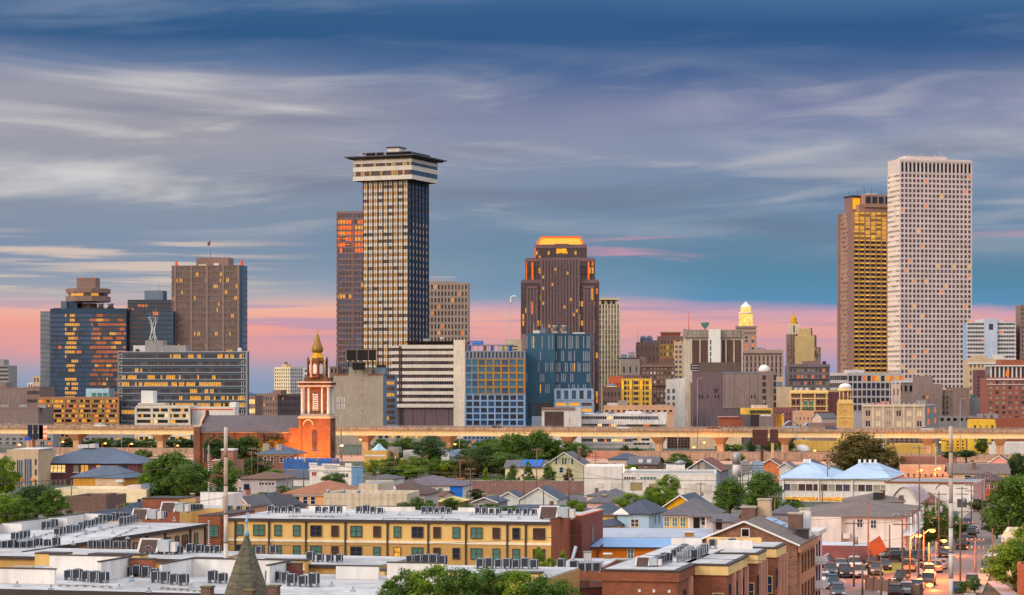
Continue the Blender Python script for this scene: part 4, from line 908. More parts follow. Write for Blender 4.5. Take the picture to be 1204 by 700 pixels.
v=b.body(b.V(z1=b.z(188)),wt); zc=b.z(203.5); nz=48; zb_=b.z(487)
b.grid(v,'F',18,nz,.62,.62,.45,wt,wt,kinds=[(glass('glass_plum',(98,66,74),.2),.62),(G_BRN,.34),(L_ORG,.02),(L_WARM,.012)],z0=zb_,z1=zc)
b.grid(v,'F',18,1,.6,.82,.6,wt,kinds=[(G_BLACK,1)],z0=zc+.02,z1=b.z(189.8)); b.fb(v,'F',-.6,b.w+.6,b.z(189.8),v[5]+.4,0,.9,wt)
b.ribbon(v,'L',6,nz,.42,.35,wt_sunlit,[(G_CURT,.75),(mat('blind_cream',(206,190,170)),.4)],z0=zb_,z1=zc,mull=.5)
b.part('penthouse',lambda q: q.box(b.lx(1068),b.lx(1116),5,b.d-5,v[5],b.z(182.5),wt)); b.parapet(v,1,.5,wt)
b.part('roof_aerial',lambda q: [mast(q,b.lx(p),8,b.z(182.5),h_,.22,mat('orange_paint',(222,84,44))if p==1081 else pale)for p,h_ in((1081,8.5),(1088,3),(1104,3),(1110,5),(1113,3))]); b.done()
# ---- white wide office
ww=mat('grid_white',(190,180,178))
b=Bld('office_block','wide white gridded office block standing at the foot of the tall towers','office building',975,997,1062,1480,20)
v=b.body(b.V(z1=b.z(440)),ww)
b.grid(v,'F',12,5,.8,.76,.4,ww,kinds=[(G_DARK,.6),(G_BRN,.4)],z0=b.z(484),z1=b.z(440.8),rows=lambda j,i: [(L_ORG,.35),(L_WARM,.2),(G_DARK,.5)]if j==4 and i>2 else[(G_DARK,.55),(G_BRN,.45)])
b.ribbon(v,'L',10,5,.6,.3,ww,[(G_MID,.8),(G_DARK,.2)],z0=b.z(484)); b.parapet(v,.9,.5,ww); b.part('plant_room',lambda q: (q.box(b.lx(1003),b.lx(1010),5,12,v[5],b.z(435),pale),q.box(b.lx(1013),b.lx(1021),5,12,v[5],b.z(434.5),pale))); b.done()
# ---- stepped taupe block, gothic tower, white roofed hall
b=Bld('stepped_block','taupe windowless block with stepped parapets in front of the tallest white tower','building',1056,1140,1140,1230,-3,26)
for(a_,c_,y_)in((1056,1080,463),(1080,1097,442),(1097,1108,451.5),(1108,1120,458.5),(1120,1140,456)): b.body((b.lx(a_)+.01,b.lx(c_),0 if a_!=1108 else 2,26,0,b.z(y_)),taupe)
for(pxs,ys)in(((1086,1090.5),(467,)),((1109,1114),(467,473,479,485.5))):
 for y_ in ys:
  for px in pxs: b.addpane(b.V(),'F',b.lx(px),b.z(y_),1.0,1.5,L_ORG if(px==1090.5)else G_BLACK)
b.part('podium',lambda q: (q.box(b.lx(1102),b.lx(1150),-6,0,0,b.z(489),greyw),[q.box(b.lx(1104+7.5*k),b.lx(1108+7.5*k),-6.06,-6.02,b.z(495),b.z(491.5),G_BLACK)for k in range(6)]))
b.part('rooftop_lights',lambda q: q.box(b.lx(1111),b.lx(1119),-.3,-.1,b.z(458.5),b.z(457.8),L_ORG)); b.done()
b=Bld('arched_hall','long hall with arched windows and bright white roof behind the taupe block','hall',1056,1080,1080,1270,-3,16)
v=b.body(b.V(z1=b.z(450)),taupe); b.grid(v,'F',4,1,.5,.6,.3,taupe,kinds=[(G_BLACK,1)],z0=b.z(463),z1=b.z(451)); b.part('roof',lambda q: q.prism([(-1,-.6),(b.w+.5,-.6),(b.w+.5,16),(-1,16)],b.z(450),b.z(447),roof_white)); b.done()
b=Bld('gothic_church','small pinkish gothic church tower with carved openings before the white office grid','church',1049,1058,1058,1200,-3,5)
v=b.body(b.V(z1=b.z(452)),rosebeige)
for k in range(3): b.addpane(v,'F',b.w*(.25+.25*k),b.z(461),.5,3.5,G_DARK); b.addpane(v,'F',b.w*(.25+.25*k),b.z(475),.5,3,G_CURT)
for f in(0,1,.5): b.part('pinnacle',lambda q: (q.box(b.w*f-.35,b.w*f+.35,-.3,.4,0,v[5]+.4,rosebeige),q.lathe([(.4,v[5]+.4),(.05,v[5]+2.4)],rosebeige,4,(b.w*f,0),False)))
b.part('nave',lambda q: q.prism([(-9,1),(0,1),(0,12),(-9,12)],0,b.z(474),mat('salmon_roof',(176,120,110)))); b.done()
# ---- domed yellow tower in front of the road
yb=mat('ochre_stucco',(206,164,92));
b=Bld('bell_tower','square ochre bell tower with columned lantern and white dome','church tower',985.5,1003.5,1003.5,1010,-3,6.6)
v=b.body(b.V(z1=b.z(473)),yb)
for y_ in(474,490,503): b.fb(v,'F',-.3,b.w+.3,b.z(y_+1),b.z(y_),0,.3,crm)
for y_ in(485,498):
 b.part('arch_moulding',lambda q: q.path([(b.w/2+2.2*math.cos(a),-.1,b.z(y_)+1.4*math.sin(a))for a in[k*math.pi/8 for k in range(9)]],.14,crm,5))
 b.part('round_window',lambda q: q.lathe([(.01,0),(.5,.01)],G_BRN,8)or q.box(b.w/2-.4,b.w/2+.4,-.1,-.02,b.z(y_),b.z(y_)+.8,mat('rose_glow',(226,130,110))))
def lantern(q):
 cx,cy=b.w/2,3.3; q.box(.4,b.w-.4,.4,6.2,b.z(473),b.z(470),crm); q.lathe([(1.5,b.z(470)),(1.5,b.z(460))],mat('mauve_core',(150,110,100)),12,(cx,cy))
 for k in range(8): a=k*math.pi/4+.39; q.tube((cx+2.5*math.cos(a),cy+2.5*math.sin(a),b.z(470)),(cx+2.5*math.cos(a),cy+2.5*math.sin(a),b.z(460)),.26,.22,crm,6)
 q.lathe([(3.0,b.z(460)),(3.1,b.z(459)),(2.8,b.z(456.5))],crm,16,(cx,cy),False)
b.part('lantern',lantern); b.part('dome',lambda q: q.lathe([(2.8,b.z(456.6)),(2.7,b.z(454.6)),(2.2,b.z(452.6)),(1.3,b.z(451.4)),(.2,b.z(450.9))],white,16,(b.w/2,3.3))); b.done()
# ---- long beige institutional building
b=Bld('institution','long beige three-storey building with paired cream windows beside the ochre bell tower','building',1014.5,1087,1103,1075,-14)
ib=mat('putty_wall',(184,160,142)); v=b.body(b.V(z1=b.z(477)),ib)
b.grid(v,'F',6,3,.42,.52,.2,ib,kinds=[(cream,.55),(G_DARK,.3),(G_CURT,.3)],z0=b.z(517),z1=b.z(480))
for k in range(6): b.fb(v,'F',(k+.5)*b.w/6-.14,(k+.5)*b.w/6+.14,b.z(517),b.z(480),.03,.16,ib)
for k in range(7): b.fb(v,'F',max(0,k*b.w/6-.3),min(b.w,k*b.w/6+.3),0,v[5],.1,.4,mat('cream_pilaster',(214,196,170)))
b.fb(v,'F',-.4,b.w+.4,v[5]-.5,v[5]+.4,0,.6,mat('cream_pilaster',(214,196,170))); b.grid(v,'R',2,3,.3,.5,.2,greyw,kinds=[(L_ORG,.6),(G_DARK,.4)],z0=b.z(517)); b.roof(v,roof_grey)
b.part('cornice_finials',lambda q: [q.lathe([(.2,v[5]+.4),(.3,v[5]+.9),(.05,v[5]+1.3)],pale,5,(b.w*k/12,-.2))for k in range(13)])
b.part('penthouse',lambda q: (q.box(b.lx(1076),b.lx(1088),3,8,v[5],b.z(471),greyw),q.box(b.lx(1034),b.lx(1044),6,12,v[5],b.z(472),mat('salmon_roof',(176,120,110))))); b.done()
# ---- white/blue hotel far right
b=Bld('balcony_tower','white tower with blue balcony bands and a blank central core, right of white skyscraper','apartment tower',1138,1193,1193,1700,-2,24)
v=b.body(b.V(z1=b.z(379)),mat('steelblue_wall',(150,170,200))); b.ribbon(v,'F',30,19,.55,.9,pale,[(G_BLUE,.55),(G_DARK,.4),(L_ORG,.03)],z0=b.z(470),mull=.15)
b.part('core',lambda q: (q.box(b.lx(1157),b.lx(1172),-2.5,20,0,b.z(375),mat('core_white',(180,190,212))),q.box(b.lx(1162),b.lx(1167),-2.56,-2.52,b.z(388),b.z(381),G_DARK),q.box(b.lx(1150),b.lx(1157),2,12,v[5],b.z(376),pale),q.box(b.lx(1172),b.lx(1180),2,12,v[5],b.z(377),pale))); b.done()
b,v=simple('classical_block','beige classical block with cornice below the balcony tower','building',1139,1182,1182,1500,-2,424,beige,9,5,.4,.5,depth=24,zb=Z(470,1500)); b.fb(v,'F',-.5,b.w+.5,v[5]-2.4,v[5]-1.2,.2,.9,pale); b.part('penthouse',lambda q: (q.box(b.lx(1145),b.lx(1162),3,12,v[5],b.z(418),beige),q.box(b.lx(1170),b.lx(1182),3,12,v[5],b.z(417),pale))); b.done()
b,v=simple('maroon_block','maroon block with blue window bands between white skyscraper and red brick building','building',1149,1164,1164,1330,-2,437,mat('maroon_wall',(112,72,80)),0,0,depth=16); b.ribbon(v,'F',5,8,.45,.3,mat('maroon_wall',(112,72,80)),[(G_BLUE,.6),(G_DARK,.4)],z0=b.z(475),z1=b.z(442)); b.done()
b=Bld('brick_apartments','red brick apartment building with pale window bays and columned top floor, far right','apartment building',1161,1214,1214,1200,-3,26)
rb=mat('rosy_brick',(158,96,82),kind='brick',rgb2=(140,82,70)); v=b.body(b.V(z1=b.z(444)),rb)
b.grid(v,'F',7,8,.5,.58,.35,rb,rb,kinds=[(G_CURT,.5),(G_MID,.3),(G_DARK,.2)],z0=b.z(494),z1=b.z(447)); b.fb(v,'F',-.4,b.w+.3,b.z(447),b.z(445.5),.1,.9,pale); b.fb(v,'F',-.3,b.w+.3,b.z(452.5),b.z(451.8),.1,.7,pale)
def colo(q):
 q.box(b.lx(1166),b.w,3,22,v[5],b.z(431),G_BRN)
 for k in range(10): q.box(b.lx(1165+5*k),b.lx(1166.6+5*k),1.4,2.4,v[5],b.z(431),pale)
 q.box(b.lx(1164),b.w+.5,.6,23,b.z(431),b.z(429.5),pale); q.box(b.lx(1178),b.w,3,20,b.z(429.5),b.z(423),mat('russet',(150,86,66)))
 q.box(b.lx(1183),b.lx(1187),1.2,1.4,b.z(443),b.z(435),L_ORG)
b.part('top_storey',colo); b.done()
b,v=simple('tower_sliver','dark brown tower cut off by the right edge of the picture','tower',1200,1225,1225,1700,-2,360,brn_stone,6,26,depth=20); b.done()
b,v=simple('low_block','long red-brown low roofs behind the yellow warehouse at right','building',1150,1222,1222,1150,-2,494,mat('russet',(150,86,66)),0,0,depth=24); b.part('roof_plant',lambda q: [q.box(b.lx(p),b.lx(p+5),4,9,v[5],v[5]+3,greyw)for p in(1152,1161,1170)]); b.done()
b,v=simple('low_block','low grey block with teal roof hatch between taupe block and red apartments','building',1138,1166,1166,1260,-2,470,greyw,0,0,depth=20); b.part('roof_hatch',lambda q: q.box(b.lx(1143),b.lx(1148),3,7,v[5],v[5]+2.4,G_TEAL)); b.done()
# ---- row right behind the elevated road
wl=mat('white_cladding',(208,202,198),kind='streak',rgb2=(198,190,186))
b=Bld('convention_hall','long white low building with horizontal window strips behind the elevated road','building',676,783,783,1060,-3,28)
v=b.body(b.V(z1=b.z(487)),wl); b.ribbon(v,'F',40,4,.4,.4,wl,[(G_MID,.4),(G_DARK,.3),(L_ORG,.05),(L_PALE,.1)],z0=2,mull=.1); b.body((b.lx(774),b.w+.5,-1,8,0,b.z(485)),wl)
b.roof(v,roof_white); b.part('roof_plant',lambda q: ([q.box(b.lx(p),b.lx(p+7),3,8,v[5],v[5]+.9,bluegrey)for p in(680,700,715,760)],q.box(b.lx(735),b.lx(755),5,12,v[5],v[5]+1.2,pale)))
b.part('canopy',lambda q: (q.box(b.lx(722),b.lx(783),-6,-.5,b.z(499),b.z(494),whitew),[q.box(b.lx(742+5*k),b.lx(745.5+5*k),-4,-2,b.z(494),b.z(492.8),bluegrey)for k in range(7)])); b.done()
b=Bld('theatre','white building with a large brown glass wall and angled metal fins','building',631,683,683,1040,-3,20)
v=b.body((b.lx(637),b.w,0,20,0,b.z(480)),wl); b.addpane(v,'F',b.lx(651.5)-v[0],(b.z(503)+b.z(484))/2,8.6,b.z(484)-b.z(503),G_BRN,.05)
b.part('entrance_fins',lambda q: ([q.slab([(b.lx(632)-1,-1-k*.2,1+k*1.3),(b.lx(638),-1.5,1.6+k*1.3),(b.lx(638),2,1.7+k*1.3),(b.lx(632)-1,2,1.1+k*1.3)],.3,steel)for k in range(8)],q.box(b.lx(625),b.lx(637),3,14,0,b.z(490),bluegrey)))
b.part('fascia',lambda q: q.box(b.lx(637),b.lx(676),-.6,0,b.z(482),b.z(479),brn_stone)); b.part('sign_band',lambda q: q.box(b.lx(669.3),b.lx(670),-.2,0,b.z(501),b.z(492),L_WARM)); b.done()
b,v=simple('low_block','low salmon and white block in front of the brown brick hotel','building',710,792,792,1150,-3,479,mat('salmon_stucco',(204,158,128)),12,1,.5,.5,depth=20,zb=Z(486,1150)); b.part('upper_room',lambda q: (q.box(b.lx(714),b.lx(727),2,12,v[5],b.z(474),pale),q.box(b.lx(727),b.lx(737),1,12,v[5],b.z(471),mushroom:=mat('mushroom',(152,140,130))),q.box(b.lx(770),b.lx(790),3,12,v[5],b.z(476),mushroom))); b.done()
b=Bld('yellow_building','yellow two-storey building with garden terrace and small white sign on its parapet','building',872,920.5,920.5,1050,7,14)
yy=mat('bright_ochre',(222,176,74)); v=b.body(b.V(z1=b.z(487.5)),yy)
b.grid(v,'F',4,2,.66,.5,.35,yy,kinds=[(G_BRN,.7),(G_DARK,.3)],z0=b.z(511),z1=b.z(489.5)); b.fb(v,'F',-.3,b.w+.3,v[5]-.3,v[5]+.4,0,.6,crm)
b.part('sign_board',lambda q: q.box(b.lx(894),b.lx(906),-.75,-.6,b.z(489.3),b.z(487.6),whitew))
b.part('terrace_storey',lambda q: (q.box(b.lx(878),b.lx(910),3,13,v[5],b.z(480),yy),q.box(b.lx(883),b.lx(908),2.8,2.98,b.z(486),b.z(482.5),G_BRN),q.box(b.lx(889),b.lx(905),4,10,b.z(480),b.z(476.5),rosebeige)))
b.part('planter',lambda q: [q.lathe([(.3,v[5]+.3),(.8,v[5]+1),(.4,v[5]+1.5)],mat('hedge',(60,90,36)),6,(b.lx(p),1))for p in(884,890,900,905)]); b.part('flagstaff',lambda q: mast(q,b.lx(900),3,b.z(482),5,.1,white)); b.done()
KSH=[(G_DARK,.5),(G_BRN,.3),(L_WARM,.1)]
b,v=simple('shop_row','salmon two-storey shop row with small arched windows behind the elevated road','building',934,957,957,1090,-3,486,mat('salmon_stucco',(204,158,128)),5,2,.3,.35,depth=12,zb=Z(505,1090)); b.done()
b,v=simple('brick_row','purple brick row building right of the yellow terrace building','building',911,935,935,1110,-3,481.5,mat('plum_brick',(128,82,84)),6,3,.4,.45,depth=14,zb=Z(505,1110)); b.done()
def gabled(name,label,cat,pl,pc,pr,D,th,yeave,yridge,wallm,roofm,kind='side',over=.4,depth=None,group=None,t=.14,ymid=None):
 """house: box walls with a pitched roof of real thickness. kind: side (ridge along the front), front (gable facing the front), hip"""
 b=Bld(name,label,cat,pl,pc,pr,D,th,depth,group); ze,zr=b.z(yeave),b.z(yridge,b.D+(b.d/2 if kind!='front' else 0)); v=b.body(b.V(z1=ze),wallm); w,d=b.w,b.d; o=over
 rm=MB(); dz=.0
 if kind=='side':
  rm.slab([(-o,-o,ze),(w+o,-o,ze),(w+o,d/2,zr),(-o,d/2,zr)],t,roofm); rm.slab([(w+o,d+o,ze),(-o,d+o,ze),(-o,d/2,zr),(w+o,d/2,zr)],t,roofm)
  for x_ in(0.02,w-.02): b.wall.face([(x_,0,ze),(x_,d,ze),(x_,d/2,zr-t-.05)],wallm)
 elif kind=='front':
  rm.slab([(-o,-o,ze),(-o,d+o,ze),(w/2,d+o,zr),(w/2,-o,zr)],t,roofm); rm.slab([(w+o,d+o,ze),(w+o,-o,ze),(w/2,-o,zr),(w/2,d+o,zr)],t,roofm)
  b.wall.face([(0,0.0,ze-.02),(w,0.0,ze-.02),(w/2,0.0,zr-t-.05)],wallm); b.wall.face([(w,d,ze-.02),(0,d,ze-.02),(w/2,d,zr-t-.05)],wallm)
  rm.tube((-o,-o-.03,ze-t/2),(w/2,-o-.03,zr-t/2),.11,.11,white,4); rm.tube((w+o,-o-.03,ze-t/2),(w/2,-o-.03,zr-t/2),.11,.11,white,4)
 else:
  i=min(w,d)/2; A=[(-o,-o),(w+o,-o),(w+o,d+o),(-o,d+o)]
  if w>=d: P,Q=(i,d/2),(w-i,d/2)
  else: P,Q=(w/2,i),(w/2,d-i)
  E=[(a[0],a[1],ze)for a in A]; P=(*P,zr); Q=(*Q,zr)
  if w>=d: fs=[[E[0],E[1],Q,P],[E[1],E[2],Q],[E[2],E[3],P,Q],[E[3],E[0],P]]
  else: fs=[[E[0],E[1],P],[E[1],E[2],Q,P],[E[2],E[3],Q],[E[3],E[0],P,Q]]
  for f in fs: rm.slab(f,t,roofm)
 b.rf=rm.build('roof',b.root); b.ze,b.zr=ze,zr; return b,v
def chimney(b,x,y,z0,z1,m=None,s=.45):
 b.part('chimney',lambda q: (q.box(x-s,x+s,y-s,y+s,z0,z1,m or brownbrick),q.box(x-s-.1,x+s+.1,y-s-.1,y+s+.1,z1,z1+.18,concrete)))
slate=mat('slate_roof',(78,86,104),kind='shingle',rgb2=(64,72,90),scale=.3); slate2=mat('grey_shingle',(104,100,106),kind='shingle',rgb2=(88,84,92)); bshing=mat('brown_shingle',(120,86,70),kind='shingle',rgb2=(100,72,60)); blueshing=mat('blue_shingle',(56,72,92),kind='shingle',rgb2=(44,58,76))
b,v=gabled('small_house','pale pink gabled house with grey roof seen just over the elevated road','house',955,966,985,1080,-50,492,486,rosebeige,slate2,'front'); b.done()
b=Bld('barrel_roof_shed','pair of small blue-grey barrel-vaulted sheds over the elevated road','shed',921,957,957,1040,-3,14)
for(a_,c_,y_)in((921,940,495),(946,957,497)):
 b.part('vault',lambda q: q.prism([(b.lx(a_),0),(b.lx(c_),0),(b.lx(c_),12),(b.lx(a_),12)],0,b.z(501),mat('vault_metal',(150,168,190)))or[q.slab([(b.lx(a_)+(b.lx(c_)-b.lx(a_))*t0,0,b.z(501)+(b.z(y_)-b.z(501))*math.sin(math.pi*t0)),(b.lx(a_)+(b.lx(c_)-b.lx(a_))*t1,0,b.z(501)+(b.z(y_)-b.z(501))*math.sin(math.pi*t1)),(b.lx(a_)+(b.lx(c_)-b.lx(a_))*t1,12,b.z(501)+(b.z(y_)-b.z(501))*math.sin(math.pi*t1)),(b.lx(a_)+(b.lx(c_)-b.lx(a_))*t0,12,b.z(501)+(b.z(y_)-b.z(501))*math.sin(math.pi*t0))],.1,mat('vault_metal',(150,168,190)))for t0,t1 in[(k/8,(k+1)/8)for k in range(8)]])
b.done()
b,v=simple('low_block','low grey-brown workshop roofs left of the ochre bell tower','building',952,986,986,1030,-3,500,brn_stone,0,0,depth=16); b.done()
b,v=simple('low_block','low mauve shed with orange walls left of the yellow terrace building','building',846,873,873,1060,-3,493,mat('russet',(150,86,66)),5,1,.5,.5,depth=14,zb=3); b.part('roof',lambda q: q.prism([(-1,-1),(b.w*.9,-1),(b.w*.9,10),(-1,10)],v[5]+.9,b.z(490),mat('salmon_roof',(176,120,110)),inset=.8)); b.done()
b,v=simple('yellow_apartments','yellow four-storey apartment block crossed by the elevated road at right','apartment building',1143,1170,1170,985,-3,496,mat('golden_stucco',(226,180,60)),4,4,.38,.48,depth=14,zb=1,kinds=[(G_DARK,.6),(G_CURT,.4)]); b.done()
# ================================================================== elevated expressway
deckm=mat('deck_concrete',(238,218,166),kind='streak',rgb2=(220,196,148),scale=.2); barrier=mat('barrier_concrete',(172,146,124),kind='streak',rgb2=(120,98,88)); pierm=mat('pier_concrete',(204,168,130),kind='streak',rgb2=(178,140,110))
EA=Vector((-300,1000,0)); EB=Vector((420,815,0)); ED=(EB-EA).normalized(); EN=Vector((-ED.y,ED.x,0)); EL=(EB-EA).length; EH=10.5
ang=math.atan2(ED.y,ED.x)
t=thing('elevated_expressway','long beige concrete elevated expressway crossing the whole view','expressway',tuple(EA),ang)
q=MB(); q.box(0,EL,0,.55,EH-2.3,EH-.02,deckm); q.box(0,EL,10.6,11.1,EH-2.3,EH-.02,deckm); q.box(0,EL,.55,10.6,EH-1.9,EH-1.5,deckm); q.build('girder',t)
q=MB(); q.box(0,EL,-1.1,12.2,EH,EH+.28,asph); q.build('deck',t)
q=MB(); q.box(0,EL,-1.25,-1.0,EH-.05,EH+1.0,barrier); q.box(0,EL,12.1,12.4,EH-.05,EH+1.3,barrier); q.build('parapet',t)
q=MB(); rg=random.Random(2)
x_=0
while x_<EL: q.box(x_,x_+.18,-1.33,-1.26,EH-.1,EH+.95,mat('joint_dark',(120,84,72))); x_+=rg.choice((6,9,12))
q.build('joint',t)
q=MB()
for k in range(40): q.box(k*19+2,k*19+2.25,-1.1,-.95,EH+1,EH+1.9,steel)
q.box(0,EL,-1.06,-1.0,EH+1.75,EH+1.85,steel); q.build('railing',t)
def road_x(px):  # distance along the road at a photo column
 k=(px-602)/F; return(k*EA.y-EA.x)/(ED.x-k*ED.y)
piers=[-20,30,85,184,249,330,426,523,590,665,772,845,921,1000,1090,1175,1260]
for px in piers:
 a_=road_x(px); q=MB(); w0=1.6
 q.prism([(a_-1.3,3.5),(a_+1.3,3.5),(a_+1.3,6.5),(a_-1.3,6.5)],0,EH-5,pierm)
 q.face([(a_-1.3,3.4,EH-5),(a_+1.3,3.4,EH-5),(a_+2.3,-.2,EH-2.5),(a_-2.3,-.2,EH-2.5)],pierm); q.face([(a_+1.3,6.6,EH-5),(a_-1.3,6.6,EH-5),(a_-2.3,11.3,EH-2.5),(a_+2.3,11.3,EH-2.5)],pierm)
 q.face([(a_+1.3,3.4,EH-5),(a_+1.3,6.6,EH-5),(a_+2.3,11.3,EH-2.5),(a_+2.3,-.2,EH-2.5)],pierm); q.face([(a_-1.3,6.6,EH-5),(a_-1.3,3.4,EH-5),(a_-2.3,-.2,EH-2.5),(a_-2.3,11.3,EH-2.5)],pierm)
 q.box(a_-2.9,a_+2.9,-.2,11.3,EH-2.49,EH-2.32,pierm); q.build('pier',t)
 # a lower ramp in front, right half, and the ground road beside it
RA=Vector((-120,925,0));
def ramp_road(name,label,x0,y0,x1,y1,h,w):
 a=Vector((x0,y0,0)); bb=Vector((x1,y1,0)); L_=(bb-a).length; t=thing(name,label,'ramp',tuple(a),math.atan2(y1-y0,x1-x0))
 q=MB(); q.box(0,L_,0,w,h-.5,h,asph); q.build('deck',t)
 q=MB(); q.box(0,L_,-.3,0,h-1.2,h+.9,barrier); q.box(0,L_,w,w+.3,h-1.2,h+.9,barrier); q.build('parapet',t)
 for k in range(int(L_/18)): q=MB(); q.box(k*18+4,k*18+5.2,1,w-1,0,h-.5,pierm); q.build('pier',t)
ramp_road('access_ramp','low concrete ramp running beside the expressway on the right',40,880,190,845,2.0,8)
ramp_road('access_ramp','low concrete ramp wall in front of the expressway at left',-190,930,-105,915,2.6,7)
q=MB(); q.face([(-420,955,.02),(520,720,.02),(520,830,.02),(-420,1030,.02)],mat('road_pale',(196,150,124),scale=.1)); structure('road',q)
q=MB(); q.box(0,120,0,3,0,3.0,mat('retaining_wall',(188,132,108),kind='streak',rgb2=(160,108,92))); o=q.build('retaining_wall'); o.location=(8,905,0); o.rotation_euler=(0,0,R(-14)); tag(o,'low pinkish retaining wall under the elevated road in the middle','wall')
# highway lamps
def road_lamp(px,D,ytop,z0,label,lit_=True,r=.12,group=None,arm=1.5,head=L_ORG):
 x=X(px,D); t=thing('street_lamp',label,'street lamp',(x,D,z0),0,group); h=Z(ytop,D)-z0
 q=MB(); q.tube((0,0,0),(0,0,h),r,r*.6,steel,6); q.build('pole',t)
 q=MB(); q.path([(0,0,h),(arm*.5,-.1,h+.35),(arm,-.2,h+.4)],r*.5,steel,5); q.build('arm',t)
 q=MB(); q.lathe([(.12,h+.15),(.34,h+.25),(.30,h+.45),(.1,h+.55)],head if lit_ else steel,8,(arm,-.2)); q.build('lamp_head',t); return t
hw=[(7,499),(143,503),(413,496),(540,503),(585,500),(700,503),(797,503),(1035,503),(1129,470),(936,470),(820,446)]
for i,(px,y_)in enumerate(hw):
 D_=905+(602-px)*.07;
 lab=['first lamp on the elevated road at the far left','orange lamp before the parking garage on the elevated road','orange highway lamp beside the church tower','orange lamp below the white stair tower of the annex','orange lamp in front of the blue-framed hotel','orange lamp in front of the long white hall','orange lamp below the brown-purple block','orange lamp at the foot of the long beige institution','tall highway lamp before the taupe stepped block','tall highway lamp before the venetian brick building','tall highway mast lamp in front of the windowless block'][i]
 road_lamp(px,D_,y_,0 if i<8 else 0,lab,group='highway lamps',r=.16)
 # signs on the elevated road
t=thing('highway_sign','dark blue backs of a highway sign gantry with a small blue panel','road sign',(X(38,955),955,0))
q=MB(); [q.box(x_,x_+1.9,0,.3,6.3,12.2,mat('sign_back',(30,46,66)))for x_ in(-1.9,.3,2.5)]; q.build('panel',t); q=MB(); [q.tube((x_,.4,0),(x_,.4,12),.12,.12,dark,6)for x_ in(-1,3.6)]; q.build('post',t)
q=MB(); q.box(-3.2,-.8,-.1,.2,5.8,7.3,mat('sign_blue',(40,90,190))); q.build('lower_panel',t)
t=thing('billboard','small billboard with blurred orange and white stripes beside the highway sign','billboard',(X(51,955),955,0))
q=MB(); om=mat('poster_orange',(226,140,96)); pm_=mat('poster_pale',(232,206,186))
for k in range(6): q.box(-1.6,1.5,0,.3,6.2+k*.95,7.1+k*.95,(om,pm_)[k%2])
q.build('panel',t); q=MB(); q.tube((0,.5,0),(0,.5,7),.2,.2,dark,6); q.build('post',t)
t=thing('billboard','large brown billboard seen from behind on two thick rusty columns','billboard',(X(897,850),850,0))
ru=mat('rusty_steel',(82,52,50),scale=1.5); q=MB(); q.box(-3.8,1.8,0,.4,9.2-.0,12.0,ru); q.box(-3.8,1.8,.0,.35,6.6,9.18,ru)
for k in range(6): q.box(-3.7+k,-3.6+k,-.25,0,6.5,12.1,mat('rust_rib',(120,84,76)))
q.box(2.6,5.6,.3,.7,7.2,12.1,ru); q.box(-4.2,2,-.7,-.1,6.3,6.5,ru); q.build('panel',t)
for x_ in(-.2,3.6): q=MB(); q.box(x_-.5,x_+.5,.5,1.4,0,8.5,ru if x_<0 else pierm); q.build('post',t)
# ---- things seen beneath and beyond the deck
b,v=simple('industrial_shed','grey concrete shed with glowing orange door columns under the elevated road at left','building',-12,62,62,1075,-3,512,greyw,9,2,.5,.6,depth=16,zb=1,kinds=[(G_MID,.6),(L_ORG,.25),(G_DARK,.3)]); b.done()
b,v=simple('garage_ramp_building','white banded garage seen under the elevated road left of the office grid','parking garage',676,722,722,1085,-3,509,whitew,0,0,depth=14); b.ribbon(v,'F',10,3,.5,.4,whitew,[(L_WARM,.3),(G_BRN,.5)],z0=1); b.fb(v,'F',6,12,0,v[5],.3,.6,bluegrey); b.done()
b,v=simple('garage_ramp_building','white sloping garage decks under the elevated road right of the blue sign','parking garage',745,764,764,1060,-3,509,whitew,0,0,depth=14); b.ribbon(v,'F',4,3,.5,.4,whitew,[(L_WARM,.2),(G_BRN,.5),(G_DARK,.3)],z0=1); b.done()
b,v=simple('gridded_office','dark gridded low office seen beneath the elevated road','office building',765,812,812,1070,-3,509,brn_stone,12,5,.7,.65,depth=14,zb=0,kinds=[(G_BLACK,.8),(G_DARK,.2)]); b.done()
b,v=simple('tan_warehouse','tan warehouse with grey roof under the elevated road behind the shrubs','warehouse',812,872,872,1050,-3,512,beige,0,0,depth=20,rm=roof_dark); b.done()
b,v=simple('yellow_warehouse','yellow flat-roofed warehouse under the elevated road left of the big oak','warehouse',935,990,990,1010,-3,521,yellow_w,0,0,depth=26,rm=roof_white); b.part('domed_tank',lambda q: q.lathe([(3.4,0),(3.4,.6),(3,1.6),(2,2.6),(.3,3)],whitew,16,(b.lx(942),-6))); b.done()
b,v=simple('yellow_warehouse','long low mustard warehouse right of the big oak under the expressway','warehouse',1046,1102,1102,960,-3,525,yellow_w,0,0,depth=18,rm=roof_white); b.done()
b,v=simple('concrete_offices','beige concrete offices seen under the elevated road below the institution','building',1046,1098,1098,1040,-3,513,brn_stone,9,2,.4,.7,depth=12,zb=3); b.done()
b,v=simple('yellow_building','narrow yellow building left of the four-storey yellow apartments under the deck','building',1111,1135,1135,1000,-3,515,mat('golden_stucco',(226,180,60)),4,3,.4,.5,depth=12,zb=1); b.done()
b,v=simple('white_shed','white shed with sloped roof under the elevated road at the right edge','shed',1169,1215,1215,930,-3,523,whitew,0,0,depth=14,rm=roof_white); b.done()
b,v=simple('brick_warehouse','dark brick warehouse with sky-blue banner sign under the elevated road','warehouse',722,744,744,1065,-3,511,brn_stone,3,3,.4,.5,depth=12,zb=1); b.part('banner',lambda q: (q.box(0,3,-.5,-.3,2.4,6,mat('banner_pale',(196,210,222))),q.box(0,3,-.5,-.3,.6,2.38,mat('sign_blue',(40,90,190))))); b.done()
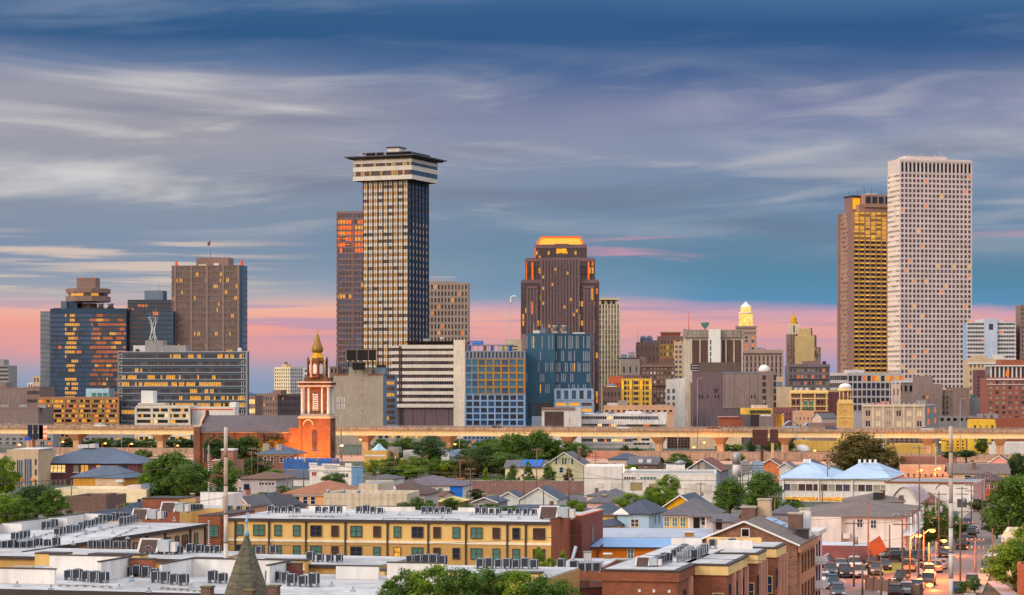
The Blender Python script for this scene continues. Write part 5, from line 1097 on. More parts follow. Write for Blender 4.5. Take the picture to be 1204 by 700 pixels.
b,v=simple('low_block','dark low block with lit ground floor under the deck below the annex','building',444,500,500,1100,-3,508,greyw,8,2,.6,.5,depth=14,zb=0,kinds=[(G_DARK,.6),(L_WARM,.3)]); b.done()
b,v=simple('low_block','blue-windowed podium block under the elevated road below the blue-framed hotel','building',545,612,612,1090,-3,511,gy,14,3,.6,.6,depth=12,zb=0,kinds=[(G_BLUE,.6),(L_ORG,.1),(G_DARK,.3)]); b.done()
b,v=simple('low_block','long grey podium beneath the elevated road behind the left trees','building',92,236,236,1130,-3,512,greyw,20,2,.6,.5,depth=12,zb=0,kinds=[(G_DARK,.7),(L_WARM,.1)]); b.done()
# ================================================================== vegetation
LEAF={'bright': (leafmat('leaf_bright',(0.270,0.377,0.026),(0.162,0.260,0.022)),leafmat('leaf_bright_dark',(0.162,0.247,0.022),(0.095,0.169,0.019))),
'mid': (leafmat('leaf_mid',(0.162,0.260,0.034),(0.095,0.176,0.026)),leafmat('leaf_mid_dark',(0.095,0.169,0.024),(0.061,0.117,0.019))),
'deep': (leafmat('leaf_deep',(0.081,0.150,0.030),(0.054,0.104,0.022)),leafmat('leaf_deep_dark',(0.054,0.104,0.022),(0.038,0.075,0.018))),
'rust': (leafmat('leaf_rust',(0.203,0.156,0.038),(0.135,0.111,0.030)),leafmat('leaf_rust_dark',(0.121,0.104,0.026),(0.081,0.072,0.021)))}  # each tone has a darker second leaf, mixed at random by clump
bark=mat('bark',(96,80,66),var=.3,scale=2)
PROTO={}
def crown_proto(tone,shape,v):
 k=(tone,shape,v)
 if k in PROTO: return PROTO[k]
 rg=random.Random(hash((shape,v))%1000 if False else(len(shape)*31+v*7)); b=MB(); A,B=LEAF[tone]
 ncl={'round': 46,'oak': 64,'cone': 34}[shape]; per={'round': 130,'oak': 105,'cone': 110}[shape]; cents=[]
 for i in range(ncl):
  for _ in range(20):
   z=rg.random();
   if shape=='cone': rad=(1-z)*.8+.1; zz=z*1.9+.05
   elif shape=='oak': zz=.1+1.8*z**.8; rad=math.sqrt(max(.05,1-(zz/2*1.15-.12)**2))*(1 if zz>.4 else .75)
   else: zz=2*z; rad=math.sqrt(max(.06,1-(zz-1)**2))
   a=rg.uniform(0,6.283); rr=rad*(rg.random()**.35)*(.78+.26*math.sin(a*3+v)*math.sin(zz*4+v*2)); p=Vector((rr*math.cos(a),rr*math.sin(a),zz*.9+.05))
   if all((p-c).length>.17 for c in cents): break
  cents.append(p)
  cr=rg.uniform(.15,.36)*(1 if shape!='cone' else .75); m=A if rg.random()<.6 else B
  for j in range(per):
   d=Vector((rg.gauss(0,1),rg.gauss(0,1),rg.gauss(.25,.8))).normalized(); q=p+d*cr*(rg.random()**.4)*rg.uniform(.8,1.2); q.z=max(0,q.z)
   n=(d+Vector((rg.gauss(0,.6),rg.gauss(0,.6),rg.gauss(.3,.6)))).normalized(); u=n.orthogonal().normalized(); w=n.cross(u)
   an=rg.uniform(0,3.14); u,w=u*math.cos(an)+w*math.sin(an),w*math.cos(an)-u*math.sin(an)
   s=rg.uniform(.032,.062)
   b.face([q-u*s,q-w*s*.7,q+u*s,q+w*s*.7],m)
 t=MB();
 for p in cents[::3]: t.tube((0,0,.12 if shape!='cone' else p.z*.6),tuple(p),.035,.01,bark,5)
 if shape=='cone': t.tube((0,0,-.3),(0,0,1.7),.05,.01,bark,6)
 t.tube((0,0,-.02),(0,0,.5),.075,.045,bark,7)
 PROTO[k]=(b.mesh('crown'),t.mesh('limb')); return PROTO[k]
TRUNK={}
_tn=[0]
def tree(label,px,ytop,ybot,wpx,D,tone='mid',shape='round',name=None,group=None,rd=None):
 _tn[0]+=1
 if Z(ybot,D)<.6: D=max(D*.72,Dg(ybot+1.5))
 x=X(px,D); zt=Z(ytop,D); zb=max(.45,Z(ybot,D)); r=wpx*D/F/2*1.12
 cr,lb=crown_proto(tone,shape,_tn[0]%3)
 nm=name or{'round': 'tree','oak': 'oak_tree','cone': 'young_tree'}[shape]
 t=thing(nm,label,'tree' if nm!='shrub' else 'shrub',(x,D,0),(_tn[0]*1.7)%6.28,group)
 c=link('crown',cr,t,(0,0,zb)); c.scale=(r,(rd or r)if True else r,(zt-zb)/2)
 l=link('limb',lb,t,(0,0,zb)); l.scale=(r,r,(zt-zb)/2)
 if not 'trunk' in TRUNK:
  m=MB(); m.lathe([(.14,0),(.09,.15),(.07,1.0)],bark,8); TRUNK['trunk']=m.mesh('trunk')
 k=link('trunk',TRUNK['trunk'],t); k.scale=(max(1.2,r*.9),max(1.2,r*.9),zb+.3)
 return t
 # behind and under the elevated road
for i,(px,yt,yb,w_,D_,tone)in enumerate([(88,514,530,34,1045,'deep'),(118,515,531,40,1040,'mid'),(150,515,530,36,1050,'deep'),(175,516,530,30,1030,'mid'),(212,515,531,44,1030,'deep'),(228,517,530,24,1010,'mid'),(447,516,532,22,1010,'mid')]):
 tree(['dark round tree farthest left under the elevated road','green tree beneath the elevated road left of the pier','dark tree in the row under the elevated road, behind school roof','small green tree by the left pier of the elevated road','wide dark tree under the elevated road left of the church','small tree touching the church gable under the road','green tree right of the pier beside the church tower'][i],px,yt,yb,w_,D_,tone)
for i,(px,yt,yb,w_,D_,tone,sh)in enumerate([(478,514,540,50,990,'mid','round'),(505,514,546,46,900,'deep','round'),(540,517,532,30,960,'mid','round'),
(579,515,545,50,860,'mid','round'),(606,508,548,56,840,'mid','oak'),(632,506,545,54,830,'mid','oak'),(660,517,545,50,835,'mid','round'),(680,521,540,30,830,'mid','round'),(560,527,560,60,790,'deep','round'),(594,532,560,60,770,'mid','round')]):
 tree(['leafy tree below the annex under the elevated road','tall dark tree standing before the expressway pier','small tree under the road below the white stair tower','broad green tree at the left of the big central grove','tall rounded tree in the middle of the central grove','highest tree of the central grove reaching the expressway deck','wide tree on the right side of the central grove','lowest tree at the right end of the central grove','deep green tree lower left of the central grove','green tree in front of the central grove left of the cream house'][i],px,yt,yb,w_,D_,tone,sh,group=None)
hl=[(440,541,556,30,'bright'),(462,538,557,34,'mid'),(489,537,558,36,'bright'),(513,540,560,30,'mid'),(478,547,562,40,'bright'),(540,543,560,34,'mid'),(455,549,562,34,'mid'),(525,541,560,34,'bright'),(548,536,562,30,'rust')]
for i,(px,yt,yb,w_,tn)in enumerate(hl):
 tree(['first bright bush tree right of the white front building','second tree in the hedge row before the yellow low building','bright green tree in the middle of the hedge row','fourth tree of the hedge row left of the blue-grey box','low bright shrubby tree in front of the hedge row','mid green tree before the blue-grey box building','low green tree beside the white front building','bright yellow-green tree right of the hedge row','reddish tree behind the street light left of the grove'][i],px,yt,yb,w_,790-i*12,tn)
for i,(px,yt,yb,w_,D_,tn,sh)in enumerate([(571,549,575,18,640,'bright','cone'),(603,546,574,26,640,'mid','cone'),(621,540,570,22,650,'mid','cone'),(645,543,575,30,640,'mid','cone'),(668,550,574,24,640,'rust','cone'),(590,560,577,40,630,'mid','round'),(628,563,577,46,630,'mid','round')]):
 tree(['narrow bright young tree left of the cream gabled house','pointed green tree before the left wing of the cream house','tall pointed tree before the blue tarp roof','pointed tree in front of the cream gable','rust-brown pointed tree before the cream house right corner','low bushy tree at the left foot of the cream house','low bushy tree centred in front of the cream house'][i],px,yt,yb,w_,D_,tn,sh)
 # left
tree('huge dense green tree left of the tall rusty mast',203,530,588,72,570,'mid','oak'); tree('lower spreading tree behind the brick stair block',226,545,588,56,540,'mid','round'); tree('green lobe tree at the left of the huge dense tree',184,541,580,44,590,'bright','round')
tree('green tree directly behind the tall rusty mast',264,540,582,36,560,'mid','round')
tree('dark tree before the church nave, left',262,512,540,50,740,'deep','round'); tree('dark spreading tree before the nave beside the slate roofed house',292,511,550,50,735,'deep','oak'); tree('brownish tree against the orange-lit church wall',322,513,528,34,745,'rust','round'); tree('small rust coloured tree at the corner of the church gable',248,526,541,14,800,'rust','cone'); tree('dark low tree left of the blue building',300,538,562,40,700,'deep','round'); tree('small bright shrub tree left of the blue building',322,552,562,26,670,'bright','round')
tree('small tree behind the dark slate hip roof near the road',168,528,545,22,720,'mid','round')
tree('bright green tree cut by the left edge, upper one',6,538,580,36,520,'bright','round'); tree('wide dark tree at left behind the condenser roofs',42,570,606,76,430,'deep','oak'); tree('bright lower tree cut by the left edge',8,580,620,60,400,'bright','round'); tree('dark tree at left beside the brick shed',62,576,610,44,425,'mid','round'); tree('small green tree left of the bright lower tree',28,586,618,34,395,'mid','round')
# centre
tree('bushy tree between peach house and white front building',393,556,572,32,560,'mid','round'); tree('ivy clump on the vine-covered house',302,562,580,10,585,'mid','round','shrub'); tree('shrub at the right corner of the vine-covered house',332,571,582,18,560,'mid','round','shrub')
for i,(px,yt,yb,w_,D_)in enumerate([(475,590,602,18,400),(490,585,602,22,405),(504,588,602,16,400),(530,585,600,26,440),(548,592,602,20,430),(575,592,602,26,425),(600,595,603,24,420)]):
 tree(['leafy shrub left of the pair by the pale concrete wall','tall shrub before the pale concrete wall','small shrub right of the concrete wall','shrub below the blue house end','low shrub behind the yellow apartments, right of centre','low shrub in front of the white twin gables, left','low shrub before the larger white gable'][i],px,yt,yb,w_,D_,'mid','round','shrub')
tree('round bright tree right of the white gables',675,588,607,26,440,'bright','round')
tree('bright tree left of the blue house before the white warehouse',742,580,602,38,450,'bright','round'); tree('tall bright tree in front of the white warehouse',786,557,592,30,500,'bright','round'); tree('lower bright tree behind the yellow gable',775,573,597,44,480,'bright','round'); tree('loose green tree left of the tall bright one',765,572,592,16,500,'mid','round')
tree('big dark tree left of the pair before the market hall',858,562,602,44,480,'mid','oak'); tree('big dark tree right of the pair touching the market hall',896,553,605,52,470,'mid','oak'); tree('small tree between the yellow-white house and dark trees',848,590,605,18,430,'mid','round')
tree('large brownish oak in front of the expressway at right',1012,508,555,78,800,'rust','oak'); tree('lower green part tree beside the brownish oak',1008,528,556,50,780,'rust','round'); tree('small dark tree right of the brownish oak',1046,530,558,30,770,'rust','round')
for i,(px,yt,yb,w_,D_)in enumerate([(748,526,538,18,900),(735,524,536,14,930),(796,533,552,34,700),(808,540,552,20,690),(870,534,542,14,800),(852,522,532,22,960),(866,522,532,16,960),(905,519,530,24,950),(884,518,532,14,960),(1136,529,538,30,740),(1116,531,539,22,730),(744,547,556,22,610),(924,512,530,26,1000),(1155,514,532,18,900)]):
 tree(['small dark tree below the deck right of the blue sign','tiny tree beside the blue banner warehouse','dark tree left of the grey gabled house','round dark bush tree at the grey gable','small yellow-green tree in front of the access ramp','shrub tree under deck before the tan warehouse, left','shrub tree under deck before the tan warehouse, right','bush behind the rusty billboard','slim tree left of the rusty billboard','dark row tree behind the big rusty monopole','dark tree left of the monopole top','bush beside the bright lamp on the white warehouse roof','dark tree left of the yellow flat warehouse','small palm-like tree before the yellow apartments'][i],px,yt,yb,w_,D_,['deep','mid','mid','deep','bright','mid','bright','mid','deep','deep','deep','bright','deep','mid'][i],'round')
for i,(px,yt,yb,w_,D_)in enumerate([(934,590,606,22,450),(950,597,608,16,430)]): tree(['small tree in front of the yellow band of the market','dark bush left of the white two-storey house roof'][i],px,yt,yb,w_,D_,'mid')
# right, along the street
tree('orange-lit tree beside the white house near street lamps',1106,592,640,36,400,'mid','round'); tree('slender tree left of the big rusty monopole',1090,588,640,18,395,'mid','cone'); tree('bush behind the orange-lit tree',1124,605,636,20,410,'mid','round')
tree('big dark tree on the right edge above the street',1194,556,632,78,400,'mid','oak'); tree('dark lower tree overhanging the far end of the street',1172,596,628,34,410,'deep','round'); tree('bright tree at the lower right corner',1194,632,694,70,300,'bright','oak'); tree('upper bright tree before the cream corner house',1204,618,670,36,310,'bright','round'); tree('shrub on the sidewalk at the bottom right',1146,678,697,18,305,'mid','round','shrub'); tree('low shrub beside the grey garden path',1132,683,700,14,300,'mid','round','shrub')
tree('round hedge bush at the far bend of the street',1160,597,612,16,470,'bright','round','shrub'); tree('dark hedge along the left kerb at the far street end',1130,612,628,22,440,'deep','round','shrub'); tree('dark tree at upper right behind the purple hip roof',1196,532,562,26,600,'deep','round')
# foreground row at the bottom
for i,(px,yt,yb,w_,D_,tn,sh)in enumerate([(480,671,724,58,172,'mid','round'),(511,665,724,62,170,'bright','round'),(541,667,724,62,168,'mid','round'),(572,669,724,60,171,'mid','round'),(604,671,724,62,169,'bright','round'),(636,676,726,60,167,'mid','round'),(660,683,726,46,166,'mid','round'),(458,683,724,36,173,'mid','round')]):
 tree(['second tree from the left in the bottom row','tallest bright tree of the bottom row, left of centre','dense tree of the bottom row in front of ochre walls','middle tree of the bottom foreground row','bright tree of the bottom row right of its middle','tree of the bottom row before the red brick parapet','rightmost low tree in the bottom row','leftmost small tree in the bottom row'][i],px,yt,yb,w_,D_,tn,sh)
tree('pointed green tree against the end of the yellow apartments',634,640,676,24,250,'bright','cone'); tree('small pointed tree before the brown brick stair tower',662,646,674,24,248,'bright','cone'); tree('low yellow-green bush between the two pointed trees',647,656,676,18,246,'bright','round','shrub')
# ================================================================== church
cb=mat('church_brick',(132,84,60),kind='brick',rgb2=(104,64,48),var=.35); crs=mat('church_stone',(196,168,148)); croof=mat('church_slate',(108,96,100),kind='shingle',rgb2=(94,84,88)); gold=mat('gold_leaf',(206,150,30),.35,metal=.5)
b=Bld('church','red brick church with white-columned bell tower and a gilded onion spire','church',352,388,394.5,740,-14)
w=b.w; T=b.V(z1=b.z(490)); b.body(T,cb)
nz0=b.z(508); nr=b.z(489); nx0=b.lx(233)
N_=(nx0,-.02,1.0,15,0,nz0); b.body(N_,cb)
def nroof(q):
 q.slab([(nx0,.4,nz0),(0,.4,nz0),(0,8,nr),(nx0,8,nr)],.25,croof); q.slab([(0,15.6,nz0),(nx0,15.6,nz0),(nx0,8,nr),(0,8,nr)],.25,croof)
b.part('roof',nroof)
def gab(q):
 y_=[(1,nz0+.6),(3.2,nz0+2.2),(3.4,nz0+3.2),(6.2,nr),(6.6,nr+1.6),(9.4,nr+1.6),(9.8,nr),(12.6,nz0+3.2),(12.8,nz0+2.2),(15,nz0+.6),(15,0),(1,0)]
 for x_ in(nx0,nx0-.8): q.face([(x_,a,z_)for a,z_ in(y_ if x_>nx0-.1 else y_[::-1])],cb)
 for(a,c)in zip(y_,y_[1:]+y_[:1]): q.face([(nx0,*a),(nx0-.8,*a),(nx0-.8,*c),(nx0,*c)],crs)
 q.box(nx0-1.5,nx0+.6,-.2,1.2,0,nz0+1.4,cb); q.box(nx0-1.6,nx0+.7,-.3,1.3,nz0+1.4,nz0+2,crs)
b.part('gable',gab)
for k in range(8):
 f=nx0+(k+.5)*(-nx0)/8
 b.part('buttress',lambda q: (q.box(f-2.0,f-1.5,.2,1,0,nz0-.8,cb)))
 def awin(q,cx=f,yy=.98,r=.65,z0=3.2,z1=7.6): q.face([(cx-r,yy,z0),(cx+r,yy,z0)]+[(cx+r*math.cos(a),yy,z1+r*math.sin(a))for a in[i*math.pi/8 for i in range(9)]],G_BRN)
 def awf(q,cx=f,yy=.9,r=.78,z0=3.2,z1=7.6): q.path([(cx-r,yy,z0)]+[(cx+r*math.cos(a),yy,z1+r*math.sin(a))for a in[math.pi-i*math.pi/8 for i in range(9)]]+[(cx+r,yy,z0)],.13,crs,5)
 o=b.part('arched_window',awf); b.part('pane',awin,o)
b.fb(N_,'F',0,-nx0,nz0-.5,nz0-.05,0,.35,crs)
# tower stages
z1,z2,z3,z4,z5=b.z(490),b.z(455),b.z(450),b.z(444),b.z(422)
b.fb(T,'F',-.3,w+.3,z1-.6,z1,0,.5,crs); b.fb(T,'R',0,b.d,z1-.6,z1,0,.5,crs)
for f in(0.03,.97): b.fb(T,'F',f*w-.5,f*w+.5,0,z1-.6,0,.3,cb)
for V_,fc in((T,'F'),(T,'R')):
 LL=b.length(T,fc)
 def dw(q):
  cx,r,za,zb_=LL/2,.9,z1-11,z1-5
  if fc=='F': q.face([(cx-r,-.04,za),(cx+r,-.04,za)]+[(cx+r*math.cos(a),-.04,zb_+r*math.sin(a))for a in[i*math.pi/8 for i in range(9)]],G_BRN)
  else: q.box(w+.01,w+.06,cx-.7,cx+.7,za,zb_,G_BRN)
 b.part('pane',dw)
b.part('pediment',lambda q: ([q.tube((w*.30+1.6*math.cos(a0),-.3,z1-2.6+1.6*math.sin(a0)),(w*.30+1.6*math.cos(a1),-.3,z1-2.6+1.6*math.sin(a1)),.22,.22,crs,5)for a0,a1 in[(i*math.pi/8,(i+1)*math.pi/8)for i in range(8)]]))
m_=w*.065; cx,cy=w/2,min(b.d,9)/2
dd=min(b.d,9)
B2=(w*.14,w*.86,dd*.14,dd*.86,z1,z2)
def belfry(q):
 q.box(.2,w-.2,.2,dd-.2,z1+.003,z1+.8,crs); q.box(*B2[:4],z1,z2,cb)
b.part('belfry',belfry)
be=[c for c in b.root.children if c.name.startswith('belfry')][-1]
for i in range(5):
 for(px_,py_)in((w*(.06+.22*i),.75),(w-.75,dd*(.06+.22*i))):
  if i==2: continue
  b.part('column',lambda q: (q.lathe([(.42,z1+.8),(.36,z1+1.2),(.33,z2-.8),(.5,z2-.1)],white,8,(px_,py_))),be)
for i in(0,1):
 if i==0: b.part('louvred_window',lambda q: (q.box(w/2-.85,w/2+.85,B2[2]-.08,B2[2],z1+2,z2-2,white),[q.box(w/2-.7,w/2+.7,B2[2]-.14,B2[2]-.08,z1+2.2+k*.7,z1+2.5+k*.7,G_BRN)for k in range(8)],q.lathe([(.85,0)]*1+[(.85,.01)],white,8)if False else None),be)
 else: b.part('louvred_window',lambda q: q.box(B2[1],B2[1]+.08,dd/2-.8,dd/2+.8,z1+2,z2-1.5,white),be)
b.part('cornice',lambda q: (q.box(-.5,w+.5,-.5,dd+.5,z2-.05,z2+.5,crs),q.box(-.1,w+.1,-.1,dd+.1,z2+.5,z3-.1,cb),q.box(-.6,w+.6,-.6,dd+.6,z3-.1,z3+.35,crs),q.box(w*.12,w*.88,dd*.12,dd*.88,z3+.35,z4,cb)))
def octo(q):
 q.lathe([(w*.32,z4),(w*.32,z4+.6),(w*.27,z4+.62),(w*.27,z5-.9),(w*.33,z5-.6),(w*.3,z5)],cb,8,(cx,cy),False,R(22.5))
 for k in range(8): a=R(22.5)+k*math.pi/4; q.lathe([(.42,z4),(.36,z5-1),(.5,z5-.3),(.12,z5+.7)],crs if k%2 else cb,6,(cx+w*.29*math.cos(a),cy+w*.29*math.sin(a)))
 for k in(5,6,7,0):
  a=k*math.pi/4; n_=Vector((math.cos(a),math.sin(a),0)); u=Vector((-n_.y,n_.x,0)); p=Vector((cx,cy,0))+n_*(w*.252)
  q.face([p-u*.6+Vector((0,0,z4+1.2)),p+u*.6+Vector((0,0,z4+1.2)),p+u*.6+Vector((0,0,z5-2.0)),p+Vector((0,0,z5-1.4)),p-u*.6+Vector((0,0,z5-2.0))],white)
b.part('lantern',octo)
b.part('gilded_dome',lambda q: (q.lathe([(w*.25,z5),(w*.20,z5+.7),(w*.14,z5+1.7),(w*.14,z5+2.0)],gold,12,(cx,cy)),q.lathe([(w*.14,z5+2.0),(w*.185,z5+2.6),(w*.18,z5+3.4),(w*.13,z5+4.7),(w*.085,z5+6),(w*.05,z5+7.3),(.18,b.z(393))],mat('tarnished_gold',(150,116,50),.5,metal=.3),12,(cx,cy)),q.lathe([(.1,b.z(394)),(.42,b.z(393)),(.1,b.z(392))],gold,8,(cx,cy))))
b.part('cross',lambda q: (q.box(cx-.1,cx+.1,cy-.1,cy+.1,b.z(392.4),b.z(386.5),gold),q.box(cx-.6,cx+.6,cy-.1,cy+.1,b.z(389.6),b.z(388.9),gold)))
for V_ in((-3.5,-.05,.2,.98,0,nz0+1.2),): b.body(V_,cb)
b.done()
def plight(x,y,z,w_,col=(1,.42,.12),r=.5):
 l=bpy.data.lights.new('lamp_light','POINT'); l.energy=w_; l.color=col; l.shadow_soft_size=r
 o=bpy.data.objects.new('lamp_light',l); COL.objects.link(o); o.location=(x,y,z); return o
def lamp_post(px,D,y,label,power=900,group=None,col=(1,.23,.03),head=None,arm=1.2,r=.09):
 x=X(px,D); h=Z(y,D); t=thing('street_lamp',label,'street lamp',(x-arm,D,0),0,group)
 q=MB(); q.tube((0,0,0),(0,0,h),r*1.3,r,bark,6); q.build('pole',t)
 q=MB(); q.path([(0,0,h-.5),(arm*.6,-.05,h+.15),(arm,-.1,h+.15)],.05,steel,5); q.build('arm',t)
 q=MB(); q.lathe([(.10,h-.25),(.42,h-.1),(.46,h+.05),(.15,h+.2)],head or lit('lit_sodium',(255,150,60),9,.05),8,(arm,-.1)); q.build('lamp_head',t)
 l=plight(arm+.4,-1.2,h-.5,power,col); l.parent=t; l.name='lamp_bulb'; return t
lamp_post(334,727,541,'small warm lamp by the slate-roofed house before the church',120)
lamp_post(402,700,524,'bright lamp right of the church tower base',5000,head=lit('lit_pale_lamp',(255,214,140),8,.05))
# floodlights on the ground washing the church in orange
for i,(px,D_,pw)in enumerate(((346,731,19000),(372,730,15000),(320,736,19000))):
 t=thing('floodlight',['orange floodlight at the foot of the church nave','orange floodlight below the church bell tower','orange floodlight near the church wall behind the slate-roofed house'][i],'floodlight',(X(px,D_),D_,0))
 q=MB(); q.tube((0,0,0),(0,0,1.2),.08,.08,dark,6); q.box(-.4,.4,-.3,.3,1.2,1.7,dark); q.build('housing',t); q=MB(); q.box(-.35,.35,-.28,.28,1.705,1.73,L_ORG); q.build('lens',t)
 l=plight(0,0,(3,2.5,4)[i],pw,(1,.30,.03)); l.parent=t; l.name='lamp_bulb'
 # ---- mid houses
mb_=gabled
b,v=simple('school_wing','beige modern school wing with tall dark glazing, left of the slate roofed hall','school',8,45,45,640,-4,533,beige,0,0,depth=18)
for a_,c_,y0,y1 in((20,27,541,571),(29,37,540,571)): b.fb(v,'F',b.lx(a_),b.lx(c_),b.z(y1),b.z(y0),0,.08,G_BLUE); [b.fb(v,'F',b.lx(a_+k*2),b.lx(a_+k*2)+.1,b.z(y1),b.z(y0),.08,.16,pale)for k in range(1,4)]
for k in range(4): b.fb(v,'F',b.lx(41),b.lx(43),b.z(547+12*k),b.z(540+12*k),0,.08,G_BLUE)
b.part('tower_cap',lambda q: (q.box(b.lx(16),b.w-.1,.5,14,v[5],b.z(529),beige),q.box(b.lx(15),b.w+.3,0,15,b.z(529),b.z(528),pale)))
for px in(25.5,38): b.part('wall_lamp',lambda q: q.box(b.lx(px)-.3,b.lx(px)+.3,-.4,-.1,b.z(566),b.z(562.5),L_ORG));
b.done()
plum=mat('plum_wall',(112,66,74),kind='brick',rgb2=(94,54,62)); sl_big=mat('bluegrey_slate',(88,102,122),kind='shingle',rgb2=(78,92,112))
b,v=gabled('school_hall','long plum brick hall with blue-grey hipped slate roof and lit yellow windows','school',46,162,166,650,-7,545,527,plum,sl_big,'hip',.8,depth=20)
for a_,c_,m_ in((54,77,L_PALE),(86,93,G_CURT),(95,104,L_WARM),(113,119,L_WARM),(131,139,G_CURT),(143,150,G_DARK)):
 n_=max(1,int((c_-a_)/4))
 for k in range(n_): b.addpane(v,'F',b.lx(a_+(k+.5)*(c_-a_)/n_),b.z(550.5,660),(c_-a_)/n_*.2,2.1,m_)
 b.fb(v,'F',b.lx(a_)-.1,b.lx(c_)+.1,b.z(556,660)+.2,b.z(555,660)+.2,0,.2,pale)
for k in range(5): b.addpane(v,'F',b.lx(56+k*5),b.z(567.5,660),.75,2.2,G_CURT)
b.part('roof_plant',lambda q: (q.box(b.lx(80),b.lx(92),9,13,b.zr,b.zr+.9,pale),q.box(b.lx(93),b.lx(100),9,13,b.zr,b.zr+1.1,pale))); b.done()
b,v=gabled('gatehouse','small yellow brick building with pyramid slate roof in front of the plum hall','building',86,145,172,600,-24,562,548,mat('ochre_brick',(206,148,52),kind='brick',rgb2=(186,130,44)),sl_big,'hip',.6)
b.fb(v,'F',b.lx(112),b.w,0,b.ze-.1,0,.12,beige); b.win(v,'F',b.lx(118),b.z(568),1.3,1.3,dark,G_MID); b.part('hvac_box',lambda q: q.box(b.w-1.5,b.w+.5,-1.2,-.2,b.z(567),b.z(564),pale)); b.done()
b,v=simple('flat_roof_shop','cream flat-roofed commercial building below the pyramid-roofed gatehouse','building',62,172,176,545,-8,580,cream,0,0,depth=16,rm=roof_white); b.addpane(v,'F',b.lx(143),b.z(591),1,1.2,G_DARK); b.addpane(v,'F',b.lx(164),b.z(590),1,1.2,G_DARK); b.part('roof_plant',lambda q: (q.box(b.lx(143),b.lx(170),4,9,v[5],v[5]+1.6,rosebeige),q.box(b.lx(176)-3,b.lx(176),3,7,v[5],v[5]+2,bluegrey),q.box(b.lx(112),b.lx(120),3,6,v[5],v[5]+.6,steel))); b.done()
b,v=simple('brick_shed','low brown brick shed with stepped right parapet and white roof','shed',78,125,127,505,-6,589,brownbrick,0,0,depth=16,rm=roof_white); b.part('step',lambda q: q.box(b.w-2,b.w,0,8,v[5],v[5]+1.4,brownbrick)); b.done()
for i,(pl,pr,ye,yr,D_,lab)in enumerate([(96,140,606,598,450,'dark blue shingled hip roof house, left of two behind the condenser roofs'),(134,168,603,590,470,'dark blue shingled house against the brick stair block'),(282,336,598,579,470,'teal-grey shingled house left of the peach house'),(560,692,604,594,440,'long low slate roof running behind the yellow apartments'),(700,728,559,548,640,'grey roofed cottage behind the white warehouse parapet')]):
 b,v=gabled('house',lab,'house',pl,pr,pr+2,D_,-12,ye,yr,beige,blueshing if i<3 else slate,'hip',.5,depth=14); b.part('chimney',lambda q: q.box(b.w*.6,b.w*.6+.7,6,6.7,b.ze,b.zr+.7,brownbrick)); b.done()
b,v=gabled('house','black-roofed gabled wing over blue trim left of the peach house','house',298,322,330,455,-20,596,584,bluegrey,roof_dark,'front',.4,depth=12); b.done()
b,v=gabled('house','small pink gabled house end at the foot of the huge tree','house',276,292,298,440,-14,596,584,mat('pink_siding',(206,150,130)),slate2,'front',.4,depth=12); b.win(v,'F',b.w*.6,2,.8,1.3); b.done()
b,v=simple('brick_tower_house','small brick chimney house with white cap, between tree and mast','house',247,272,276,640,-10,546,mat('pinkish_brick',(170,116,98),kind='brick',rgb2=(150,98,84)),0,0,depth=12); b.part('upper_block',lambda q: (q.box(b.lx(259),b.lx(273),1,5,v[5],b.z(530),mat('pinkish_brick',(170,116,98))),q.box(b.lx(258.5),b.lx(273.6),.8,5.2,b.z(530),b.z(528),white),q.box(b.lx(249),b.lx(258),.6,4,v[5]+.9,b.z(541),whitew))); b.win(v,'F',b.lx(251.5),b.z(552),1,1.4); b.done()
b,v=gabled('house','brick house with blue-grey hip roof and two tall stone chimneys before the church','house',303,344,350,715,-12,534,524,mat('dusty_brick',(146,98,84),kind='brick',rgb2=(124,82,72)),sl_big,'hip',.8,depth=14); chimney(b,b.lx(310),3,b.ze,b.z(523),concrete,.9); chimney(b,b.lx(325),3,b.ze,b.z(523.5),concrete,.9)
for px in(312,320,331,339): b.win(v,'F',b.lx(px),b.z(541),.9,1.7)
b.fb(v,'F',0,b.w,b.ze-.5,b.ze-.05,0,.3,crm); b.done()
b,v=simple('blue_workshop','long windowless bright blue painted building before the church','building',333.5,387,389,690,-8,544,mat('cobalt_wall',(58,106,176),kind='streak',rgb2=(50,92,158)),0,0,depth=14); b.part('vent_stack',lambda q: [q.tube((b.lx(p),3,v[5]),(b.lx(p),3,v[5]+1.5),.35,.3,pale,8)for p in(345,350,354)]); b.done()
b,v=simple('dark_roof_shed','white walled shed with black roof in front of the bright blue building','shed',327,364,366,640,-8,562,whitew,0,0,depth=16,par=False); b.part('shingle_roof',lambda q: q.slab([(-.5,-.5,v[5]),(b.w+.5,-.5,v[5]),(b.w+.5,16,b.z(554)),(-.5,16,b.z(554))],.3,slate)); b.done()
b=Bld('white_storefront','white storefront with stepped parapet and faded blue scroll lettering, pale blue side','shop',364,413,427,610,-24)
v=b.body(b.V(z1=b.z(549)),whitew); b.part('parapet',lambda q: (q.box(-.1,b.w*.18,-.15,.4,v[5],v[5]+.9,whitew),q.box(b.w*.3,b.w*.72,-.15,.4,v[5],v[5]+.7,whitew),q.box(b.w*.86,b.w+.1,-.15,.4,v[5],v[5]+.9,whitew),q.box(-.2,b.w+.2,-.3,-.1,v[5]-1.1,v[5]-.8,pale)))
b.fb(v,'R',0,b.d,0,v[5],0,.03,mat('baby_blue',(150,184,214),kind='streak',rgb2=(130,166,202)))
def scroll(q):
 m_=mat('scroll_blue',(110,150,200))
 for(a_,c_,z_)in((.36,.5,-.3),(.52,.66,-.3),(.33,.48,-1.6),(.5,.58,-1.7),(.6,.7,-1.6)):
  n_=8; q.path([(b.w*(a_+(c_-a_)*k/n_),-.22,v[5]+z_+.22*math.sin(k*1.6))for k in range(n_+1)],.07,m_,4)
 q.box(b.w*.38,b.w*.64,-.2,-.15,v[5]-.95,v[5]-.8,m_)
